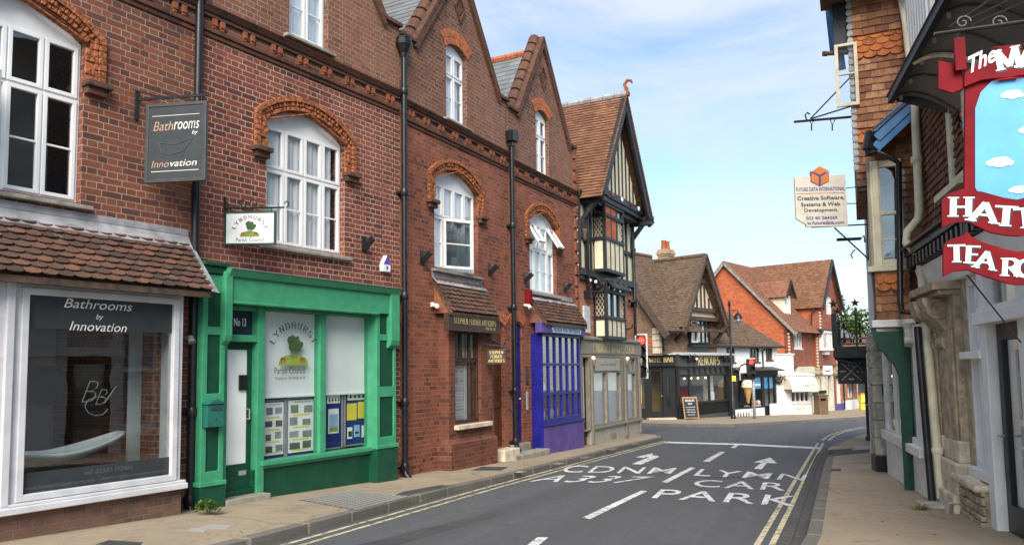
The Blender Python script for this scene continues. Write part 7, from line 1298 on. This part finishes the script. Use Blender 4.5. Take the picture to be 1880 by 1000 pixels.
# pipes between the two buildings
ld = lambda px, py, Y: LF.loc(at(px,py,Y))
mb = MB(); mb.tube([ld(1652,-20,10.9),ld(1663,40,10.7),ld(1679,180,10.3),ld(1688,385,10.2),ld(1686,402,10.2),ld(1666,425,10.3),ld(1664,445,10.3),ld(1686,468,10.1),ld(1690,480,10.1),ld(1729,915,9.6)], [.055]*10, 12)
for p in ((1683,300,10.25),(1722,835,9.7),(1690,485,10.1)): c = ld(*p); mb.lathe([(.06,0),(.075,.02),(.075,.08),(.06,.1)], c, 12)
mb.build('drainpipe', M['cream'], LB, smooth=40, label='cream drainpipe with an offset bend')
mb = MB(); mb.tube([ld(1684,600,10.0),ld(1712,925,9.65)], .045, 10); mb.build('drainpipe', M['iron'], LB, smooth=40); mb = MB(); mb.tube([ld(1697,560,10.0),ld(1722,780,9.75)], .03, 8); mb.build('conduit', M['brownoak'], LB)
# tea room hanging sign
sq = at(1720,300,5.2); SF = Frame((sq.x,sq.y), 107); SF.o.z = sq.z; TS = thing('hanging_sign', SF, 'large red shaped tea room board with white serif letters and a blue sky panel', 'sign')
U = lambda px, py: SF.uz(px, py, 0); CX = 1866
def mirror(top, bot):
    l = [U(*p) for p in top]; b = [U(*p) for p in bot]; cx = U(CX,380)[0]; m = lambda L: [(2*cx-x, z) for x, z in L]
    return b + m(b)[::-1] + m(l) + l[::-1]
pan = mirror([(1772,150),(1800,110),(1832,92),(1860,84)], [(1768,372),(1768,250)][:0] or [(1770,400)]); MB().prism(pan, .0, .035).build('panel', M['red'], TS, bevel=.004)
sky_ = mirror([(1790,200),(1800,170),(1820,150),(1862,142)], [(1790,345),(1806,372)]); MB().prism([p for p in sky_], -.006, .002).build('sky_panel', M['skyblue'], TS)
def cloud(cx, cy, s_, k=0):
    mb = MB()
    for i, (a, b, r_) in enumerate(((-1,0,.5),(-.4,.25,.6),(.3,.3,.65),(.95,.05,.5),(0,-.1,.6))): x, z = U(cx+a*s_, cy-b*s_); r2 = r_*s_/269; mb.prism([(x+r2*1.3*math.cos(2*math.pi*j/14), z+r2*.7*math.sin(2*math.pi*j/14)) for j in range(14)], -.010-i*.0004, -.005)
    mb.build('cloud', M['white'], TS)
cloud(1858,176,13); cloud(1893,240,14); cloud(1835,300,15); cloud(1870,350,11)
def ribbon(nm, top, bot, y): return MB().prism(mirror(top, bot), y, y+.03).build(nm, M['red'], TS, bevel=.004)
ribbon('ribbon', [(1768,138),(1800,112),(1835,94),(1866,86)], [(1768,163),(1800,150),(1835,146),(1866,146)], -.034)
mb = MB(); P = [U(1722,112), U(1750,118), U(1766,128), U(1768,163), U(1748,172), U(1722,164)]; mb.prism(P[::-1], -.012, .01); mb.build('ribbon_end', M['red'], TS, bevel=.003)
ribbon('ribbon', [(1727,368),(1740,357),(1765,349),(1800,354),(1840,365),(1866,369)], [(1727,419),(1753,410),(1776,410),(1815,428),(1846,434),(1866,435)], -.04)
ribbon('lower_board', [(1729,451),(1742,441),(1766,433),(1771,427),(1777,430),(1781,436),(1800,445),(1840,458),(1866,463)], [(1729,509),(1750,499),(1775,497),(1810,510),(1850,522),(1866,524)], -.04)
def letter(ch, px, py, w_, h, rot, y):
    x, z = U(px, py); a = w_/269; b = h/269; t = R(rot)
    for dx, dz, mat, yy in ((.012,-.012,'black',y+.002), (0,0,'white',y-.002)):
        mb = MB()
        def TT(p): q = p; return Vector((x+dx+q.x*math.cos(t)-q.z*math.sin(t), q.y, z+dz+q.x*math.sin(t)+q.z*math.cos(t)))
        serif_word(mb, ch, -a/2, a/2, -b/2, b/2, yy, .24, M=TT); mb.build('letter' if mat == 'white' else 'letter_shadow', M[mat], TS)
for c in (('H',1761,382,34,34,-4),('A',1803,392,38,34,-12),('T',1843,399,34,34,-8),('T',1879,402,34,34,2),('E',1916,397,30,34,8),('R',1952,388,32,34,10)): letter(*c, -.043)
for c in (('T',1753,467,27,30,-2),('E',1783,469,22,30,-6),('A',1806,479,28,30,-14),('R',1852,492,26,30,-6),('O',1880,494,28,30,0),('O',1912,489,28,30,8),('M',1947,478,34,30,14),('S',1980,467,20,30,6)): letter(*c, -.043)
for c in (('M',1847,111,36,36,8),('A',1886,107,32,36,0),('D',1924,113,30,36,-8)): letter(*c, -.037)
x, z = U(1776,140); x1, z1 = U(1820,112)
mb = MB(); word(mb, 'The', x, x1+.02, z, z+.12, -.038, .2, 1, .02, M=lambda p: Vector((p.x, p.y, p.z+(p.x-x)*.42))); mb.build('lettering', M['white'], TS)
mb = MB(); x, z = U(1757,75); x1, z1 = U(1757,135); mb.box(x-.035,x+.035,-.06,-.03,z1,z); mb.build('hanger', M['red'], TS, bevel=.004); mb = MB(); xe = U(2120,60)[0]; zb = U(1757,62)[1]; mb.tube([(U(1712,62)[0],-.04,zb),(xe,-.04,zb+.02)], .014, 8); mb.tube([(x,-.04,zb),(x,-.04,z)], .008, 6)
for a, b in (((1740,55),(1880,-40)),((1755,50),(1900,-20)),((1780,52),(1960,-30))): p, q = U(*a), U(*b); mb.tube([(p[0],-.04,p[1]),(q[0],-.02,q[1])], .007, 5)
for px in (1765,1830): p = U(px,46); mb.tube([(p[0]+.05*(1-k/18)*math.cos(k*.55), -.04, p[1]+.05*(1-k/18)*math.sin(k*.55)) for k in range(16)], .007, 5)
for px in (1769,): p, q = U(px,410), U(px,430); mb.tube([(p[0],-.025,p[1]+.02),(q[0],-.025,q[1]-.02)], .008, 6)
mb.build('bracket', M['iron'], TS)
mb = MB(); p, q = U(1776,505), U(1812,545); mb.tube([(p[0],.0,p[1]),(q[0]+.3,.4,q[1]-.3)], .006, 5); mb.build('stay_wire', M['iron'], TS)

# ------------------------------------------------------------------ balcony house beyond
BF = Frame((8.72, 18.6), 205); BB = thing('balcony_house', BF, 'white house with an ornate black iron balcony over the pavement', 'building')
# x towards the viewer, y into the house; the house stretches away from the balcony
mb = MB(); mb.prism(rect(-3.6,4.6,-.5,5.2), 0, .3, [rect(-2.9,-2.0,.1,2.1)]); mb.build('wall', M['limewash'], BB); MB().box(-3.6,-3.4,.3,6,-.5,5.2).build('side_wall', M['limewash'], BB); MB().box(-3.6,4.6,5.8,6,-.5,5.2).build('back_wall', M['limewash'], BB); MB().box(-2.9,-2.0,.15,.2,.1,2.1).build('door', M['darkgreen'], BB)
for k, x in enumerate((2.6,3.4,4.3)): mb = MB(); mb.tube([(x,-.06,0),(x,-.06,2.2)], .035, 8); mb.build('drainpipe', M['oldwhite'], BB)
by0, bz, bx0, bx1 = -.82, 2.42, -3.0, -.1
mb = MB(); mb.box(bx0,bx1,by0,0,bz-.06,bz+.03); mb.box(bx0-.03,bx1+.03,by0-.03,0,bz-.26,bz-.06); mb.build('balcony_floor', M['blackoak'], BB, bevel=.01)
ir = MB(); 
for z in (bz+.08,bz+.8,bz+.66): ir.bar((bx1-.03,by0,z),(bx1-.03,0,z),.025); ir.bar((bx0,by0,z),(bx1,by0,z),.025)
def circ(c, r_, ax, n=12, rr=.012, a0=0, a1=360): ir.tube([(c[0]+(r_*math.cos(R(a0+(a1-a0)*k/n)) if ax == 'x' else 0), c[1]+(r_*math.cos(R(a0+(a1-a0)*k/n)) if ax == 'y' else 0), c[2]+r_*math.sin(R(a0+(a1-a0)*k/n))) for k in range(n+1)], rr, 5)
for j in range(2):
    yc = by0+.24+.36*j
    circ((bx1-.03,yc,bz+.73),.06,'y')
    for s_ in (-.09,.09): circ((bx1-.03,yc+s_,bz+.55),.075,'y'); circ((bx1-.03,yc+s_,bz+.3),.08,'y',a0=90,a1=400); circ((bx1-.03,yc+s_,bz+.16),.07,'y')
    ir.tube([(bx1-.03,yc,bz+.66),(bx1-.03,yc,bz+.1)],.014,5); ir.tube([(bx1-.03,yc-.16,bz+.1),(bx1-.03,yc-.1,bz+.4),(bx1-.03,yc,bz+.5),(bx1-.03,yc+.1,bz+.4),(bx1-.03,yc+.16,bz+.1)],.012,5)
for j in range(7):
    xc = bx0+.2+.4*j
    for z, r_ in ((.73,.06),(.55,.08),(.3,.09),(.15,.06)): circ((xc,by0,bz+z),r_,'x')
    ir.tube([(xc,by0,bz+.66),(xc,by0,bz+.1)],.014,5)
ir.build('railing', M['iron'], BB)
def star(mb, c, r_, ax): 
    pts = [(r_*(1 if k % 2 == 0 else .42)*math.sin(math.pi*k/5), r_*(1 if k % 2 == 0 else .42)*math.cos(math.pi*k/5)) for k in range(10)]
    mb.add([(c[0],c[1]+a,c[2]+b) for a, b in pts]+[(c[0]+.03,c[1],c[2]),(c[0]-.03,c[1],c[2])], [f for k in range(10) for f in ((k,(k+1)%10,10),((k+1)%10,k,11))])
for (x, y) in ((bx1-.03,by0+.02),(bx1-.03,by0+.52),(bx0,by0+.02)):
    mb = MB(); mb.box(x-.06,x+.06,y-.06,y+.06,bz,bz+.85) if y < by0+.1 else mb.box(x-.025,x+.025,y-.025,y+.025,bz,bz+.85); mb.tube([(x,y,bz+.85),(x,y,bz+1.0)],[.05,.015],6); star(mb,(x,y,bz+1.1),.12,'y'); mb.build('finial_post', M['iron'], BB)
br = MB()
for x in (bx1-.08, bx0+.08):
    br.tube([(x,-.02,bz-1.1),(x,-.1,bz-.7),(x,-.35,bz-.4),(x,by0+.05,bz-.28)],.035,6); br.tube([(x,-.02,bz-1.3),(x,-.02,bz-.2)],.035,6); br.tube([(x,-.02,bz-.28),(x,by0,bz-.28)],.03,6)
    for r_, yc, zc in ((.12,-.2,-.5),(.08,-.4,-.4),(.07,-.1,-.8)): br.tube([(x,yc+r_*math.cos(2*math.pi*k/10),bz+zc+r_*math.sin(2*math.pi*k/10)) for k in range(11)],.016,5)
br.build('iron_bracket', M['iron'], BB)
t = thing('hanging_sign', BF, 'black board with crossed lines hanging beneath the iron balcony', 'sign'); mb = MB(); mb.prism(rect(0,.62,1.52,2.14), -.02, .02, T=lambda p: Vector((-.5+p.y, -.78+p.x, p.z))); mb.build('board', M['black'], t); mb = MB(); mb.bar((-.478,-.7,1.6),(-.478,-.24,2.06),.01,.02); mb.bar((-.478,-.24,1.6),(-.478,-.7,2.06),.01,.02); mb.build('crossed_lines', M['greyiron'], t)
for (y, z) in ((-.47,2.0),(-.66,1.83),(-.28,1.83),(-.47,1.64)): MB().box(-.48,-.476,y-.06,y+.06,z-.018,z+.018).build('lettering_mark', M['greyiron'], t)
pq = gp(1597,808,PAV); pf = Frame((pq.x,pq.y), 201); t = thing('porch_post', pf, 'slim dark post with a pale band carrying the far end of the balcony', 'post'); mb = MB(); mb.box(-.07,.07,-.07,.07,0,2.35); mb.build('shaft', M['charcoal'], t, bevel=.01); MB().box(-.1,.1,-.1,.1,-.05,.12).build('base', M['charcoal'], t); MB().box(-.075,.075,-.075,.075,.95,1.0).build('band', M['oldwhite'], t)
t = thing('blue_banner', BF, 'bright blue hanging banner beside the balcony end', 'banner'); c = BF.loc(at(1611,628,17.5)); n = 9; mb = MB(); mb.add([(c.x+.02*math.sin(k*1.3), c.y-.16+.32*k/(n-1), c.z+s_*.35+.02*math.sin(k)) for s_ in (-1,1) for k in range(n)], [(k,k+1,n+k+1,n+k) for k in range(n-1)]); o = mb.build('cloth', paint('cyan_cloth', (.03,.35,.55), .7), t, smooth=True); so = o.modifiers.new('s','SOLIDIFY'); so.thickness = .01; mb = MB(); mb.bar((c.x,c.y-.18,c.z+.36),(c.x,c.y+.3,c.z+.36),.02); mb.build('pole', M['iron'], t)
# ------------------------------------------------------------------ weeds at the foot of walls
def weed(px, py, h, wd, label, mat, n):
    q = gp(px, py, PAV); t = bpy.data.objects.new('weed', None); COL.objects.link(t); t.location = q; tag(t, label, 'weed'); mb = MB()
    for k in range(n):
        a = random.uniform(0, 2*math.pi); l = random.uniform(.2,1)*wd; hh = h*random.uniform(.3,1)*(1-.35*l/wd); p = Vector((l*math.cos(a), l*math.sin(a)*.6, hh)); d = Vector((random.gauss(0,1), random.gauss(0,1), random.gauss(0,.5))).normalized()*wd*random.uniform(.16,.3); e = d.cross(Vector((0,.2,1))).normalized()*d.length*.5
        if mat == 'straw': b = Vector((l*.5*math.cos(a), l*.3*math.sin(a), 0)); w_ = Vector((.006,.004,0)); mb.add([b-w_, b+w_, p+w_*.3, p-w_*.3], [(0,1,2,3)])
        else: mb.add([p-d, p+e, p+d, p-e], [(0,1,2,3)])
    mb.build('leaves', M[mat], t); mb = MB()
    for k in range(5): a = k*1.3; mb.tube([(0,0,-.02),(wd*.4*math.cos(a),wd*.25*math.sin(a),h*.7)], .005, 4)
    mb.build('stems', M[mat], t)
weed(383,944,.2,.15,'bushy green weed at the foot of the green pilaster','leaf',170); weed(716,881,.16,.1,'tuft of dry grass at the right end of the green shopfront','straw',60); weed(1083,809,.18,.22,'low green weed by the taupe shop doorstep','leaf',90); weed(1690,935,.1,.16,'tuft of grass between the two drainpipes on the right','straw',90); weed(898,848,.08,.12,'small weed at the dark antique bay plinth','leaf',40)
random.seed(9); mb = MB()
for k in range(70):
    x, y = random.choice([(380+random.random()*430, 0), (1500+random.random()*220, 1)])[0], 0
    py = 925+random.random()*60 if x > 1400 else 1000-(x-380)*.2-random.random()*20; q = gp(x, py, PAV); s_ = random.uniform(.008,.022); a = random.random()*3; mb.add([q+Vector((s_*math.cos(a),s_*math.sin(a),.004)), q+Vector((-s_*math.sin(a)*.5,s_*math.cos(a)*.5,.01)), q+Vector((-s_*math.cos(a),-s_*math.sin(a),.004)), q+Vector((s_*math.sin(a)*.5,-s_*math.cos(a)*.5,.006))], [(0,1,2,3)])
o = mb.build('leaf_litter', M['straw']); tag(o, 'scattered dry leaf litter on the pavements', 'leaf litter'); o['kind'] = 'stuff'
